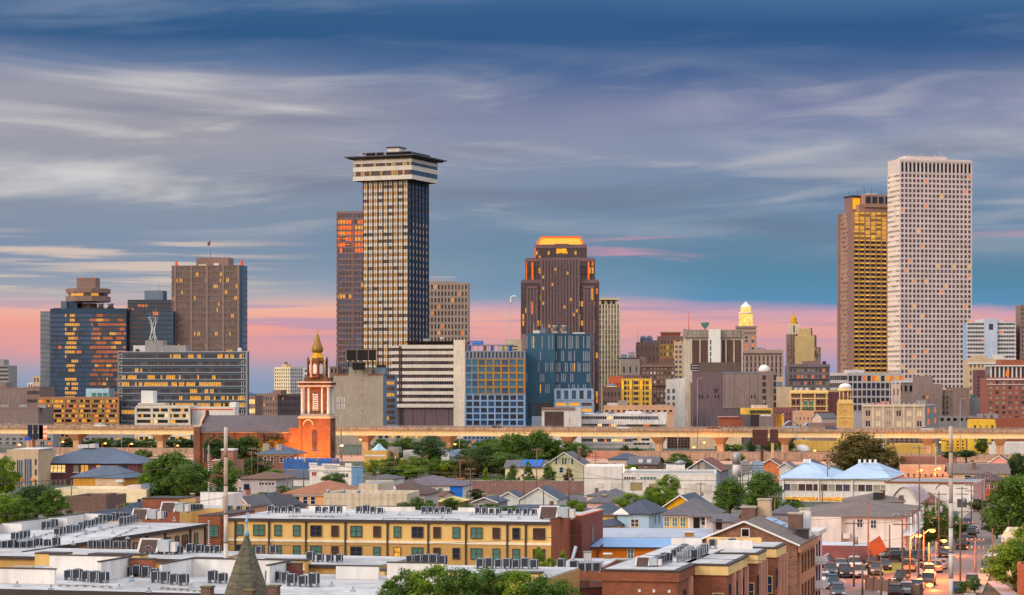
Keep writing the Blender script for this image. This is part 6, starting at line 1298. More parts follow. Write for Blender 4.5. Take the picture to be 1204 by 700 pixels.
b.part('painted_sign',scroll)
for f in(.08,.14): b.addpane(v,'F',b.w*f,b.z(558),.6,1,mat('red_shutter',(160,60,50)))
for f in(.76,.82,.9): b.addpane(v,'F',b.w*f,b.z(559),.6,.9,G_MID)
b.roof(v,roof_grey); b.done()
b,v=gabled('house','weathered pale house with brown roof overgrown by ivy','house',283,325,329,580,-12,563,555,mat('lilac_stucco',(190,180,184),kind='streak',rgb2=(164,152,156)),bshing,'hip',.7,depth=14)
for px in(306,309,313,317,321): b.addpane(v,'F',b.lx(px),b.z(569),.45,.45,G_BLACK)
b.addpane(v,'F',b.lx(290),b.z(573),1.4,1.4,G_DARK); b.addpane(v,'F',b.lx(292),b.z(578),1.2,1.8,mat('rusty_door',(150,92,68))); b.done()
b,v=gabled('house','peach stucco house with wide orange-brown hip roof and white trimmed windows','house',334,418,424,485,-10,581,565,mat('peach_stucco',(232,168,120)),mat('terracotta_shingle',(166,108,78),kind='shingle',rgb2=(146,92,66)),'hip',.6,depth=15)
b.fb(v,'F',0,b.w,b.ze-.35,b.ze-.05,0,.5,white)
for px in(341,349.5,359,368): b.win(v,'F',b.lx(px),b.z(589),.9,1.5)
b.done()
b,v=simple('concrete_yard_building','pale weathered concrete wall building right of the peach house','building',381,478,480,415,-7,586.5,mat('weathered_white',(204,190,170),kind='streak',rgb2=(176,156,134)),0,0,depth=14,rm=roof_grey)
b.part('vent_cowl',lambda q: [q.lathe([(.15,v[5]),(.15,v[5]+.7),(.38,v[5]+1.0),(.4,v[5]+1.3),(.1,v[5]+1.6)],steel,8,(b.lx(p),2))for p in(383,401,419)]); b.done()
b,v=simple('concrete_block','tall pale concrete block left of the brown hipped roof in the middle','building',422,444,448,455,-12,569,mat('weathered_white',(204,190,170)),0,0,depth=12,par=False); b.done()
b,v=gabled('house','house with dark brown hip roof behind a low pale wall','house',446,500,506,470,-9,581,566,mat('lilac_stucco',(190,180,184)),mat('chocolate_shingle',(98,72,66),kind='shingle',rgb2=(82,60,56)),'hip',.5,depth=14); b.part('roof_vent',lambda q: q.lathe([(.2,b.ze),(.5,b.ze+.6),(.35,b.ze+1.2),(.1,b.ze+1.6)],pale,8,(b.lx(464),-.2))); b.done()
b,v=gabled('long_house','long white house with purple-grey hipped roof and bright blue end wall','house',462,544,547,545,-7,571,559,whitew,mat('mauve_shingle',(112,100,112),kind='shingle',rgb2=(98,86,98)),'hip',.6,depth=16)
b.fb(v,'F',b.lx(529),b.w,0,b.ze-.2,0,.1,mat('vivid_blue',(30,104,196))); b.win(v,'F',b.lx(518),b.z(578),1,1.5,white,G_TEAL); b.win(v,'F',b.lx(533),b.z(578),.9,1.8,mat('vivid_blue',(30,104,196)),G_BLUE); b.win(v,'F',b.lx(540),b.z(578),.9,1.8,mat('vivid_blue',(30,104,196)),G_BLUE); b.done()
b,v=gabled('porch_house','small house with pale yellow porch roof below the blue end wall','house',512,540,545,500,-10,590,584,mat('dusty_brick',(146,98,84)),mat('butter_roof',(206,180,110)),'hip',.5,depth=10); b.done()
b,v=simple('yellow_shop','low yellow building with small white roof pediment under the expressway','building',428,455,474,820,-14,533,mat('ochre_stucco',(206,164,92)),0,0,rm=roof_grey,depth=14); b.fb(v,'F',.4,b.w-.4,b.z(537),b.z(535),0,.1,whitew); b.part('pediment',lambda q: q.lathe([(3,v[5]+.9),(1.6,v[5]+2),(.4,v[5]+3.2)],mat('pale_blue_wall',(168,196,212)),4,(b.w/2,4),False)); b.part('cooling_unit',lambda q: q.box(b.w-1,b.w+3,4,8,v[5],v[5]+2,greyw)); b.done()
b,v=simple('white_shop','low white building between hedge trees and the blue-grey box','building',474,491,491,830,-5,533,whitew,0,0,depth=10); b.done()
b,v=simple('bluegrey_box','blue-grey windowless box building with white edge in front of the expressway','building',517,549,553,835,-10,532.5,mat('periwinkle_wall',(134,156,190)),0,0,depth=12); b.fb(v,'F',0,3.4,0,v[5],0,.1,whitew); b.done()
# cream gabled house with green shutters
sage=mat('sage_siding',(190,184,150),kind='seam',rgb2=(176,170,138))
b,v=gabled('house','cream two-storey gabled house with green and red shutters','house',641,686,692,670,-10,548,532,sage,slate2,'front',.5,depth=16)
for px in(658,669): b.win(v,'F',b.lx(px),b.z(542),1.0,1.8,white,G_CURT); [b.fb(v,'F',b.lx(px)+s_-.25,b.lx(px)+s_+.25,b.z(546),b.z(538.5),0,.08,mat('green_shutter',(40,84,60)))for s_ in(-.95,.95)]
b.win(v,'F',b.lx(660),b.z(553),1.1,1.5); chimney(b,b.lx(678),5,b.ze,b.z(527),brownbrick); b.part('side_porch',lambda q: (q.box(b.lx(687),b.lx(696),1,10,0,b.z(548),cream),q.box(b.lx(686.5),b.lx(697),.5,10.5,b.z(548),b.z(546.5),crm),q.box(b.lx(688),b.lx(693),.9,1,b.z(560),b.z(550),G_DARK))); b.done()
b,v=gabled('house','cream house wing with a blue tarpaulin stretched over its grey roof','house',594,640,642,680,-8,550,541,cream,slate2,'side',.5,depth=12)
b.part('tarpaulin',lambda q: q.slab([(b.lx(612),-.3,b.ze+.35),(b.w-1,-.3,b.ze+.35),(b.w-1,6,b.zr+.12),(b.lx(612),6,b.zr+.12)],.06,mat('blue_tarp',(40,104,190)))); b.win(v,'F',b.lx(618),b.z(555),1,1.4); b.done()
# twin white gables
wgm=mat('white_clapboard',(206,208,206),kind='streak',rgb2=(186,188,186))
b,v=gabled('shed_house','smaller left one of two white gabled sheds','shed',585,610.5,611,520,-6,587,578.5,wgm,slate,'front',.4,depth=14); b.done()
b,v=gabled('shed_house','larger right one of two white gabled sheds','shed',611.5,655,660,515,-9,588,573.5,wgm,slate,'front',.4,depth=16); b.done()
b,v=gabled('house','low house with dark hipped roof right of the white gabled sheds','house',652,690,694,530,-9,590,583,rosebeige,slate2,'hip',.4,depth=12); b.part('flue',lambda q: q.box(b.w*.3,b.w*.3+.5,1,1.5,b.ze,b.zr+.6,concrete)); b.done()
b=Bld('garden_wall','long low reddish brick wall behind the white gabled sheds','wall',548,688,688,590,-4,.4)
b.body(b.V(z1=3.2),mat('dusty_wall',(150,112,104),kind='brick',rgb2=(128,94,88))); b.part('coping',lambda q: q.box(-.1,b.w+.1,-.1,.5,3.2,3.35,concrete)); b.done()
# white warehouse
b=Bld('white_warehouse','long white painted warehouse with brown loading door and roof machinery','warehouse',687,842,846,545,-5,26)
v=b.body(b.V(z1=b.z(559)),whitew); v2=b.body((0,b.lx(731),-.3,18,0,b.z(549)),whitew); b.parapet(v,.5,.4,pale); b.roof(v,roof_grey)
b.part('loading_door',lambda q: (q.box(b.lx(741),b.lx(755),-.12,-.04,b.z(577),b.z(568.5),mat('khaki_door',(150,134,96))),q.box(b.lx(740.5),b.lx(755.5),-.1,-.02,b.z(568.6),b.z(567.9),G_BRN)))
b.part('loading_door',lambda q: q.box(b.lx(763),b.lx(773),-.12,-.04,b.z(574),b.z(569),mat('khaki_door',(150,134,96))))
for(a_,c_)in((734,748),(753,772)): b.ribbon((b.lx(a_),b.lx(c_),-.05,1,b.z(564.2),b.z(560.8)),'F',5,1,.8,.06,whitew,[(G_DARK,.7),(G_TEAL,.3)],mull=.15)
for(a_,c_)in((702,710),(718,731)): b.part('blind_panel',lambda q: (q.box(b.lx(a_),b.lx(c_),-.38,-.32,b.z(574),b.z(568.6),mat('offwhite_panel',(200,192,180)))))
for px in(805,815,827): b.part('blind_panel',lambda q: q.box(b.lx(px),b.lx(px+9),-.1,-.03,b.z(580),b.z(570),mat('offwhite_panel',(200,192,180))))
b.done()
b,v=simple('rooftop_room','white boxy roof room standing behind the white warehouse parapet','building',783,805,806,572,-5,547,whitew,0,0,depth=8,par=False); b.part('vent_cowl',lambda q: (q.lathe([(1,v[5]),(1.6,v[5]+.6),(.3,v[5]+1.1)],steel,10,(b.w*.75,3)))); b.done()
b,v=gabled('house','grey gabled house with two cream windows and brown roof','house',806,846,852,620,-12,554,540,mat('slate_siding',(110,124,138)),mat('umber_shingle',(120,74,64),kind='shingle',rgb2=(104,62,54)),'front',.5,depth=20)
for px in(817,826): b.win(v,'F',b.lx(px),b.z(548),.8,1.5,crm,G_CURT)
b.done()
t=thing('ventilation_plant','grey metal filter silo with ducts on the warehouse roof','machinery',(X(866,575),575,0))
q=MB(); q.lathe([(1.0,8),(1.0,10.4),(.5,11)],steel,12); q.lathe([(1.1,5.2),(.9,8)],pale,12); q.build('silo',t); q=MB(); q.box(-1.6,-.2,1,2,6,6.6,steel); q.box(.9,3,-.4,.4,6.2,6.8,L_ORG); q.build('duct',t); q=MB(); [q.box(x_-.12,x_+.12,-.1,.1,0,5.3,dark)for x_ in(-.9,.9)]; q.build('support',t)
for i,(a_,c_)in enumerate(((872,882),(885,893))):
 t=thing('cooling_tower',['left metal cooling tower beside the filter silo','right wide metal cooling tower beside the filter silo'][i],'machinery',(X(a_,570),570,0)); wd=(c_-a_)*570/F*(1 if i==0 else 1.6)
 q=MB(); q.box(0,wd,0,2,Z(558,570),Z(543,570),steel if i==0 else mat('galvanised',(150,168,190),.5,metal=.4)); [q.box(.1,wd-.1,-.06,0,Z(557-k*3,570),Z(556.4-k*3,570),dark)for k in range(4)]; q.build('casing',t); q=MB(); q.lathe([(.8,Z(543,570)),(.7,Z(541.5,570))],steel,10,(wd/2,1)); q.build('fan_cowl',t); q=MB(); [q.box(x_,x_+.15,.5,.65,0,Z(558,570),dark)for x_ in(.2,wd-.4)]; q.build('support',t)
for i,(pl,pr,ye,yr,D_,rm_,wm_,kd,lab)in enumerate([(715,748,540,533,690,slate,rosebeige,'hip','dark slate roofed house right of the cream gabled house'),(738,772,546,537,670,slate2,brownbrick,'side','house with grey side-gabled roof and pale dormers under the deck'),(893,918,549,540,650,mat('umber_shingle',(120,74,64)),mat('orange_siding',(206,120,74)),'front','orange walled house with brown gabled roof near the rusty billboard'),(938,968,551,540,660,slate,greyw,'hip','dark slate hip roof peeking over the pale market roof'),(916,930,550,544,640,slate2,pale,'front','tiny grey gable between brown roof and pale market roof')]):
 b,v=gabled('house',lab,'house',pl,pr,pr+4,D_,-12,ye,yr,wm_,rm_,kd,.5,depth=14)
 if i==1: b.part('dormer',lambda q: [(q.box(b.lx(p),b.lx(p)+1.2,1,3,b.ze+.2,b.ze+1.3,pale))for p in(750,760)])
 b.done()
 # row of houses centre right
b,v=gabled('house','pale pink house with dark hip roof left of the bright tree','house',690,740,746,470,-12,591,575,mat('blush_siding',(222,180,174)),slate2,'hip',.5,depth=14); chimney(b,b.lx(709),2,b.ze-1,b.ze+1.3); b.done()
b,v=gabled('house','mustard house with dark hip roof left of the sky-blue house','house',690,722,728,400,-12,606,592,mat('mustard_siding',(222,184,104)),slate,'hip',.5,depth=12); b.win(v,'F',b.w*.88,2.4,.9,1.8); chimney(b,b.w*.45,1.5,b.ze-.8,b.ze+.9); b.done()
b,v=gabled('lean_to_house','low cream gabled annex below the mustard house','house',690,706,716,385,-25,620,613,cream,slate,'front',.4,depth=10); b.done()
sky_=mat('skyblue_siding',(166,196,220),kind='seam',rgb2=(150,182,208))
b,v=gabled('house','sky-blue clapboard house with dark hip roof and one wide window','house',726,763,783,392,-20,604,588,sky_,slate,'hip',.6)
b.win(v,'F',b.lx(746.5),b.z(615.5),1.3,1.2,white,G_BRN,'double'); b.win(v,'R',b.d*.35,b.z(611),.8,1.6,sky_,G_BLUE); b.win(v,'R',b.d*.6,b.z(611),.8,1.6,sky_,G_BLUE); b.fb(v,'F',-.3,b.w*.9,b.z(622),b.z(620.8),0,.9,mat('porch_pink',(206,160,140))); b.part('gable_trim',lambda q: (q.slab([(-.6,-.7,b.ze-.05),(2.2,-.7,b.ze-.05),(.8,-.4,b.ze+.9)],.2,white))); b.done()
b,v=gabled('house','house with a bright mustard yellow side gable behind the white-porched house','house',782,818,826,405,-16,597,582.5,mat('bright_mustard',(224,164,20)),slate,'front',.5,depth=12); b.done()
b,v=gabled('house','yellow-fronted house with three white windows, grey porch and dark hip roof','house',780,838,846,375,-12,606,586,mat('mustard_siding',(226,172,74)),slate2,'hip',.6,depth=13)
b.fb(v,'F',b.lx(811),b.w+.02,0,b.ze-.1,0,.06,pale); b.fb(v,'F',0,b.w,b.ze-.35,b.ze-.1,0,.3,white)
for px in(784,793.5,803): b.win(v,'F',b.lx(px),b.z(614.5),.75,1.35,white,G_TEAL,'double')
b.addpane(v,'F',b.lx(819),b.z(616.5),1.0,2.2,G_BLACK,.08); b.win((0,b.w,-.07,1,0,1),'F',b.lx(827),b.z(613),.6,1.2,white)
for px in(811.5,831): b.part('porch_post',lambda q: q.tube((b.lx(px),-1.2,0),(b.lx(px),-1.2,b.ze-.2),.12,.12,white,8))
b.part('porch_roof',lambda q: q.slab([(b.lx(810),-1.6,b.ze-.1),(b.w+.4,-1.6,b.ze-.1),(b.w+.4,0,b.ze+.2),(b.lx(810),0,b.ze+.2)],.12,slate2)); b.done()
b,v=gabled('house','grey shingled low house between yellow-fronted house and brick gable','house',838,862,868,345,-14,613,604,greyw,slate2,'side',.4,depth=9); b.addpane(v,'F',b.w*.3,b.z(617),.9,1.5,G_BLACK); b.done()
# market hall
b=Bld('market_hall','white market hall with two pale blue hipped roofs and a long window strip','market hall',921,1044,1060,545,-14)
v=b.body(b.V(z1=b.z(563)),whitew); skr=mat('skyblue_metal_roof',(168,190,214),kind='seam',rgb2=(150,174,202),rough=.4)
def mroof(q):
 ze=v[5]
 for(a_,c_,r0,r1)in((-1.5,b.w*.46,.34,.44),(b.w*.46,b.w+.8,.35,.62)):
  L_=c_-a_; P=(a_+L_*r0,b.d*.45,b.z(545.5,556)); Q=(a_+L_*r1,b.d*.55,b.z(545.5,556)); E=[(a_,-.8,ze),(c_,-.8,ze),(c_,b.d+.8,ze),(a_,b.d+.8,ze)]
  for f in([E[0],E[1],Q,P],[E[1],E[2],Q],[E[2],E[3],P,Q],[E[3],E[0],P]): q.slab(f,.2,skr)
  for k in range(4): q.box(P[0]+(Q[0]-P[0])*k/3-.3,P[0]+(Q[0]-P[0])*k/3+.3,P[1]-.3,P[1]+.3,P[2]-.1,P[2]+.8,white)
b.part('roof',mroof)
vv=(0,b.w,0,1,b.z(578.5),b.z(570)); b.grid(vv,'F',14,1,.9,.92,.15,whitew,kinds=[(G_MID,.4),(G_BRN,.3),(G_CURT,.3)],band=True)
b.fb(v,'F',.5,b.w*.6,b.z(590),b.z(585.5),0,.1,L_WARM); b.fb(v,'F',-.1,b.w+.1,v[5]-.4,v[5]-.05,0,.5,white)
for f in(.0,.34,.66,.99): b.fb(v,'F',b.w*f-.15,b.w*f+.15,0,v[5]-.4,.1,.4,white)
b.done()
b=Bld('white_warehouse','long low white warehouse wall with pink end wall behind the rusty monopole','warehouse',1041,1144,1158,505,-18)
v=b.body(b.V(z1=b.z(568)),whitew); b.fb(v,'F',-.2,b.w+.2,v[5]-.25,v[5]+.15,0,.2,mat('rust_trim',(134,84,66))); b.fb(v,'R',0,b.d,0,v[5],0,.05,mat('salmon_pink',(224,160,156))); b.roof(v,roof_grey)
for px in(1128,1134): b.addpane(v,'F',b.lx(px),b.z(592),.9,1.8,G_MID)
b.done()
b=Bld('corrugated_hall','low hall with pale ribbed barrel roof in front of the long white warehouse','hall',1048,1080,1096,455,-25)
v=b.body(b.V(z1=b.z(590)),whitew); cmr=mat('ribbed_metal',(176,158,156),kind='seam',rgb2=(140,124,124),rough=.5)
b.part('barrel_roof',lambda q: [q.slab([(b.w*t0-.2,-.4,v[5]+2.9*math.sin(math.pi*t0)),(b.w*t1-.2,-.4,v[5]+2.9*math.sin(math.pi*t1)),(b.w*t1-.2,b.d,v[5]+2.9*math.sin(math.pi*t1)),(b.w*t0-.2,b.d,v[5]+2.9*math.sin(math.pi*t0))],.12,cmr)for t0,t1 in[(k/8,(k+1)/8)for k in range(8)]])
b.wall.face([(b.w*k/8,0,v[5]+2.8*math.sin(math.pi*k/8))for k in range(9)],whitew); b.done()
b,v=gabled('house','small mauve-roofed outbuilding right of the barrel-roofed hall','shed',1085,1101,1108,440,-14,592,583,rosebeige,mat('umber_shingle',(120,74,64)),'hip',.5,depth=9); b.done()
b,v=simple('lit_yard_building','low building with pale roof glowing orange from two street lamps','building',1058,1112,1118,690,-10,552,mat('salmon_stucco',(204,158,128)),8,1,.3,.4,depth=16,rm=roof_white,zb=0); b.done()
b,v=simple('lit_yard_building','pinkish brick row wall behind the two bright orange lamps','building',1060,1125,1130,740,-8,541,mat('pinkish_brick',(170,116,98)),10,1,.3,.4,depth=14,zb=0,rm=roof_white); b.done()
b,v=gabled('long_house','long tan house with wide grey-brown roof right of the monopole','house',1116,1186,1192,590,-8,557,545,mat('tan_stucco',(216,176,140)),mat('taupe_shingle',(122,106,100),kind='shingle',rgb2=(106,92,88)),'side',.5,depth=15); b.win(v,'F',b.lx(1138),b.z(562),1.6,1.1); chimney(b,b.lx(1146),3,b.ze,b.z(545),brownbrick); b.done()
b,v=gabled('house','orange-red brick house with dark purple hip roof at the far end of the street','house',1144,1180,1186,545,-10,565,555,mat('vermilion_brick',(196,92,60),kind='brick',rgb2=(176,80,52)),mat('aubergine_shingle',(86,66,78),kind='shingle',rgb2=(72,54,66)),'hip',.8,depth=12)
for px in(1150,1158,1166,1174): b.win(v,'F',b.lx(px),b.z(571),.9,1.5)
b.done()
b,v=gabled('house','salmon pink gabled house below the expressway at right','house',1163,1186,1192,690,-14,545,536,mat('salmon_pink',(224,160,156)),roof_dark,'front',.5,depth=12); b.done()
b,v=gabled('long_house','house with dull grey-brown roof directly behind the white two-storey house','house',994,1062,1068,430,-8,590,580,whitew,mat('taupe_shingle',(122,106,100)),'hip',.5,depth=12); chimney(b,b.lx(1032),1.5,b.ze,b.zr+.3,dark,.8); chimney(b,b.lx(1038),2,b.ze,b.zr+.7); chimney(b,b.lx(1060),2,b.ze-1,b.ze+1); b.done()
b,v=gabled('house','grey shingled small house with cross gable left of the white two-storey house','house',908,936,940,400,-10,604,594,greyw,slate2,'hip',.4,depth=10); b.done()
# white two-storey house
b,v=gabled('white_house','large white two-storey house with long grey hip roof and galleried end','house',935,1060,1080,368,-14,608,592,whitew,mat('taupe_shingle',(122,106,100)),'hip',.6)
b.part('projecting_bay',lambda q: q.box(b.lx(933),b.lx(990),-1.2,0,0,b.ze-.1,whitew))
for px,y_ in((941,615),(952,614)): b.win((0,b.w,-1.2,1,0,1),'F',b.lx(px),b.z(y_),.8,1.3,white,G_TEAL)
for px,y_ in((1011,616),(1027,617)): b.win(v,'F',b.lx(px),b.z(y_),.8,1.2,white,G_DARK,'double')
b.fb(v,'F',b.lx(992),b.lx(1000),b.z(634),b.z(628),0,1.2,whitew)
for y_ in(618,640):
 for f in(.25,.6): b.win(v,'R',b.d*f,b.z(y_),.9,1.9,mat('rosy_shutter',(176,110,100)),G_CURT)
b.part('gallery',lambda q: (q.box(b.w,b.w+1.6,0,b.d,b.z(630),b.z(628.6),white),[q.tube((b.w+1.5,b.d*k/4,0),(b.w+1.5,b.d*k/4,b.ze),.12,.12,white,6)for k in range(5)])); b.done()
b,v=simple('brown_roof_shop','low brick shop with brown metal mansard behind the parked cars','shop',962,1028,1032,345,-10,650,mat('dusty_brick',(146,98,84)),5,1,.3,.4,depth=12,par=False,zb=0,rm=roof_white)
brm=mat('brown_metal_roof',(118,70,66),kind='seam',rgb2=(96,56,54)); b.part('mansard',lambda q: (q.slab([(-.6,-1.6,b.z(658)),(b.w+.6,-1.6,b.z(658)),(b.w+.6,0,b.z(642)),(-.6,0,b.z(642))],.15,brm),q.slab([(-.6,0,b.z(642)),(b.w+.6,0,b.z(642)),(b.w+.6,8,b.z(642)),(-.6,8,b.z(642))],.2,roof_white),q.box(-.4,b.w+.4,.1,7,v[5],b.z(643.5),brm))); b.done()
t=thing('tilted_panel','square orange blank panel tilted on its corner above the parking lot','sign',(X(1031,338),338,0))  # stands in for a canopy's roof end, built as a blank board
q=MB(); q.slab([(-1.4,0,3.9),(.4,.0,5.1),(1.5,.25,3.1),(-.5,.2,2.1)],.1,mat('orange_board',(136,76,50))); q.face([(-1.4,-.05,3.9),(-.5,-.05,2.1),(1.5,-.05,3.1),(.4,-.05,5.1)],mat('orange_board',(136,76,50))); q.build('board',t); q=MB(); q.tube((.1,.1,0),(.1,.1,3.2),.1,.1,dark,6); q.build('post',t)
b,v=simple('cream_corner_building','cream corner building with heavy cornice behind the lower right tree','building',1181,1215,1215,318,-14,634,cream,0,0,depth=12); b.part('cornice',lambda q: q.box(-.4,b.w+.3,-.4,12.3,v[5]-.5,v[5]+.3,pale)); b.done()
b,v=simple('brick_building','orange brick wall at the bottom right corner behind the tree','building',1196,1230,1230,296,-14,672,mat('orange_brick',(190,96,66),kind='brick'),0,0,depth=8); b.done()
# more small houses and shrubs filling the neighbourhood
FH=[(690,716,583,577,500,'small grey-roofed house before the white warehouse, far left of it'),(497,520,583,577,520,'small brown-roofed house between brown hip roof and blue end'),(556,584,591,585,500,'low grey roof house left of the twin white gables'),(430,462,563,558,600,'low roof right of the white storefront'),(206,246,590,584,440,'small grey house under the huge tree'),(268,290,570,563,590,'little tan house behind the tall rusty mast'),(848,880,590,583,500,'grey cottage between the dark trees'),(1062,1092,585,579,500,'small cottage behind the barrel-roofed hall'),(1090,1120,607,600,430,'brown cottage behind the orange-lit tree'),(560,592,551,546,720,'pale shed roof left of the cream house'),(748,776,557,552,620,'grey roof behind the warehouse machinery'),(868,905,560,553,600,'brown roof between cooling towers and market roof')]
for i,(pl,pr,ye,yr,D_,lab)in enumerate(FH):
 b,v=gabled('cottage',lab,'house',pl,pr,pr+2,D_,-12,ye,yr,(cream,rosebeige,greyw,whitew)[i%4],(slate2,bshing,slate)[i%3],('hip','side','front')[i%3],.4,depth=11); b.win(v,'F',b.w*.35,b.ze*.5,.9,1.3); b.win(v,'F',b.w*.7,b.ze*.5,.9,1.3); chimney(b,b.w*.3,4,b.ze,b.zr+.5,brownbrick,.35); b.done()
SH=[(150,600,'left of the brick stair tower'),(262,596,'at the pink gabled house'),(345,600,'below the peach house'),(424,582,'left of the tall concrete block'),(515,597,'before the butter-roofed porch'),(560,588,'at the left end of the garden wall'),(600,572,'at the cream wing foot'),(690,602,'left of the mustard house'),(720,590,'behind the mustard house'),(808,592,'behind the mustard gable'),(838,586,'left of the big dark pair'),(930,600,'at the small grey house'),(1002,560,'behind the pale market roof'),(1070,585,'at the barrel-roofed hall'),(1150,600,'beside the vermilion brick house'),(1110,560,'behind the right orange lamp'),(700,556,'beside the cream porch'),(420,560,'right of the white storefront'),(232,560,'in front of the brick chimney house'),(310,590,'by the black-roofed wing')]
for i,(px,yb,w_)in enumerate(SH):
 tree('green shrub '+w_,px,yb-9-i%3*2,yb,16+i%4*5,Dg(yb+2),('bright','mid','deep')[i%3],'round','shrub')
 # ================================================================== foreground apartments (local grid turned 14 degrees)
ysid=mat('yellow_siding',(222,184,116),kind='seam',rgb2=(216,176,108),var=.08); ybr=mat('ochre_fine_brick',(200,158,94),kind='brick',rgb2=(188,146,84),var=.1)
rbr=mat('rust_brick',(150,88,62),kind='brick',rgb2=(132,74,52)); rbr_d=mat('umber_brick',(118,66,52),kind='brick',rgb2=(102,56,46)); tans=mat('tan_siding',(196,158,126),kind='seam',rgb2=(188,150,118),var=.08)
copm=mat('coping_dark',(70,62,62)); memb=mat('white_membrane',(186,184,184),kind='panel',rgb2=(170,168,168),rough=.6,var=.42,scale=.35); wpar=mat('white_parapet',(222,218,214),kind='streak',rgb2=(210,207,204))
ZR=10.1
def onroof(px,py,zr=ZR): D=(HC-zr)*F/(py-HZ); return X(px,D),D
# condensers
acm=mat('condenser_grey',(58,68,84),.5,metal=.2); acl=mat('condenser_pale',(168,176,186),.5,metal=.3)
def make_ac(body_m):
 t=link('air_conditioner',None); b=MB(); s=.33
 b.box(-s,s,-s,s,.25,.95,body_m)
 for k in range(7): b.box(-s-.02,s+.02,-s-.02,s+.02,.31+k*.09,.335+k*.09,dark)
 for a in(-1,1):
  for c in(-1,1): b.box(a*s-.03,a*s+.03,c*s-.03,c*s+.03,.25,.96,acl)
 b.build('casing',t)
 b=MB(); b.lathe([(.31,.955),(.29,1.02)],acl,12); b.lathe([(.22,1.02),(.08,1.04)],dark,10); b.build('fan_cover',t)
 b=MB(); [b.box(x_-.03,x_+.03,-.4,.4,0,.25,steel)for x_ in(-.28,.28)]; b.build('stand',t); return t
AC={}; rga=random.Random(11)
def ac_row(label,pts,zr=ZR,m=None,rz=-14,size=1.0):
 m=m or acm
 for i,(px,py)in enumerate(pts):
  x,y=onroof(px,py,zr)
  if m.name not in AC: t=make_ac(m); AC[m.name]=t; t.location=(x,y,zr); t.rotation_euler=(0,0,R(rz)); t['label']=label
  else: t=copy_tree(AC[m.name],(x,y,zr),R(rz),label)
  if i: t.rotation_euler.z+=rga.uniform(-.12,.12)
  f=size*rga.uniform(.8,.98); t.scale=(f,f,f*rga.uniform(.92,1.1)); t['category']='air conditioner'; t['group']=label
def row(x0,y0,x1,y1,n): return[(x0+(x1-x0)*i/(n-1),y0+(y1-y0)*i/(n-1))for i in range(n)]if n>1 else[(x0,y0)]
# (a) long yellow block
b=Bld('yellow_apartments','long yellow three-storey apartment block with green-tinted windows across the foreground','apartment building',263,648,703,284,-12.5,24)
v=b.body((0,b.w,0,24,0,ZR-.3),ysid); zb_=7.25
b.fb(v,'F',0,b.w,0,zb_,0,.06,ybr); b.fb(v,'F',-.02,b.w+.02,zb_,zb_+.3,0,.14,mat('cream_band',(232,216,190)))
def loc_z(b,py,px):  # height of a photo row on the main facade at a photo column
 x=b.lx(px); D=b.oy+x*math.sin(b.th); return Z(py,D)
for px in(277,316.6,360,406.3,455.8,503.7,548,596.6,618.3): b.fb(v,'F',b.lx(px)-.11,b.lx(px)+.11,0,ZR-.3,.0,.2,copm)
rg=random.Random(8)
for px,st_ in((282,'s'),(304.6,'d'),(327,'s'),(349,'s'),(371.7,'d'),(394,'s'),(419,'d'),(443.4,'s'),(467.4,'s'),(491,'d'),(514,'s'),(536.6,'s'),(560.3,'d'),(583.7,'s'),(607,'s'),(634,'d')):
 for zc in(8.65,6.1,3.4):
  if st_=='d': b.win((0,b.w,-.07,1,0,1),'F',b.lx(px),zc,1.32,1.22,G_BRN if px>630 or(px==419 and zc>8)else mat('dark_bronze',(92,74,60)),G_BRN if px>630 else rg.choice((G_TEAL,G_TEAL,G_DARK)),'double')
  else: b.win((0,b.w,-.07,1,0,1),'F',b.lx(px),zc,.78,1.22,mat('dark_bronze',(92,74,60)),L_WARM if(px==467.4 and zc==6.1)else rg.choice((G_TEAL,G_TEAL,G_DARK,G_BRN)),'sash')
b.part('roof',lambda q: (q.box(-.1,b.w-.22,-.25,24.2,ZR-.29,ZR,memb),q.box(-.1,b.w-.05,-.32,-.26,ZR-.34,ZR+.03,copm)))
b.part('brick_end',lambda q: (q.box(b.w-.15,b.w+.05,.02,12,0,ZR+.25,rbr),q.box(b.w-.2,b.w+.1,-.02,12.05,ZR+.25,ZR+.36,copm),q.box(b.w+.05,b.w+1.5,12,27,0,ZR+.1,rbr_d),q.box(b.w,b.w+1.55,11.95,27.05,ZR+.1,ZR+.22,mat('orange_coping',(206,104,60))),q.box(b.w+.2,b.w+1.35,12.2,26.8,ZR+.222,ZR+.25,memb),q.box(b.w+1.5,b.w+1.55,19,20,6.4,8.8,G_BLACK)))
for p0,p1 in((305,352),(392,438),(492,540),(585,628)): b.part('roof_screen',lambda q: (q.box(b.lx(p0),b.lx(p1),20.4,20.6,ZR,ZR+.62,wpar),q.box(b.lx(p0)-.05,b.lx(p1)+.05,20.35,20.65,ZR+.62,ZR+.7,copm)))
b.part('brick_stair_block',lambda q: (q.box(-2.9,-.02,-1.2,12,0,ZR+.3,rbr),q.box(-2.95,.03,-1.25,12.05,ZR+.3,ZR+.42,copm)))
for zc in(8.5,6.0): b.win((-2.9,0,-1.2,1,0,1),'F',2.0,zc,1.2,1.3,mat('dark_bronze',(92,74,60)),G_TEAL,'double'); b.win((-2.9,0,-1.2,1,0,1),'F',.7,zc-.3,.7,1.2,mat('dark_bronze',(92,74,60)),G_DARK)
b.done()
for i,(x0,x1,y_,n)in enumerate(((270,292,602.5,3),(318,350,603,5),(374,399,603,4),(422,447,603.5,4),(499,528,604,5),(562,586,605,4),(600,628,605.5,4))):
 ac_row(['dark condenser in the short row behind the finial, far roof edge','dark condenser in the five-unit row before the first white screen on yellow block','dark condenser in the row between first and second screens on yellow block','dark condenser in the row before the second white screen on yellow block','dark condenser in the row before the third white screen on yellow block','dark condenser in the row right of the third screen on yellow block','dark condenser beside the big hooded vent on the yellow block'][i],row(x0,y_,x1,y_+.6,n))
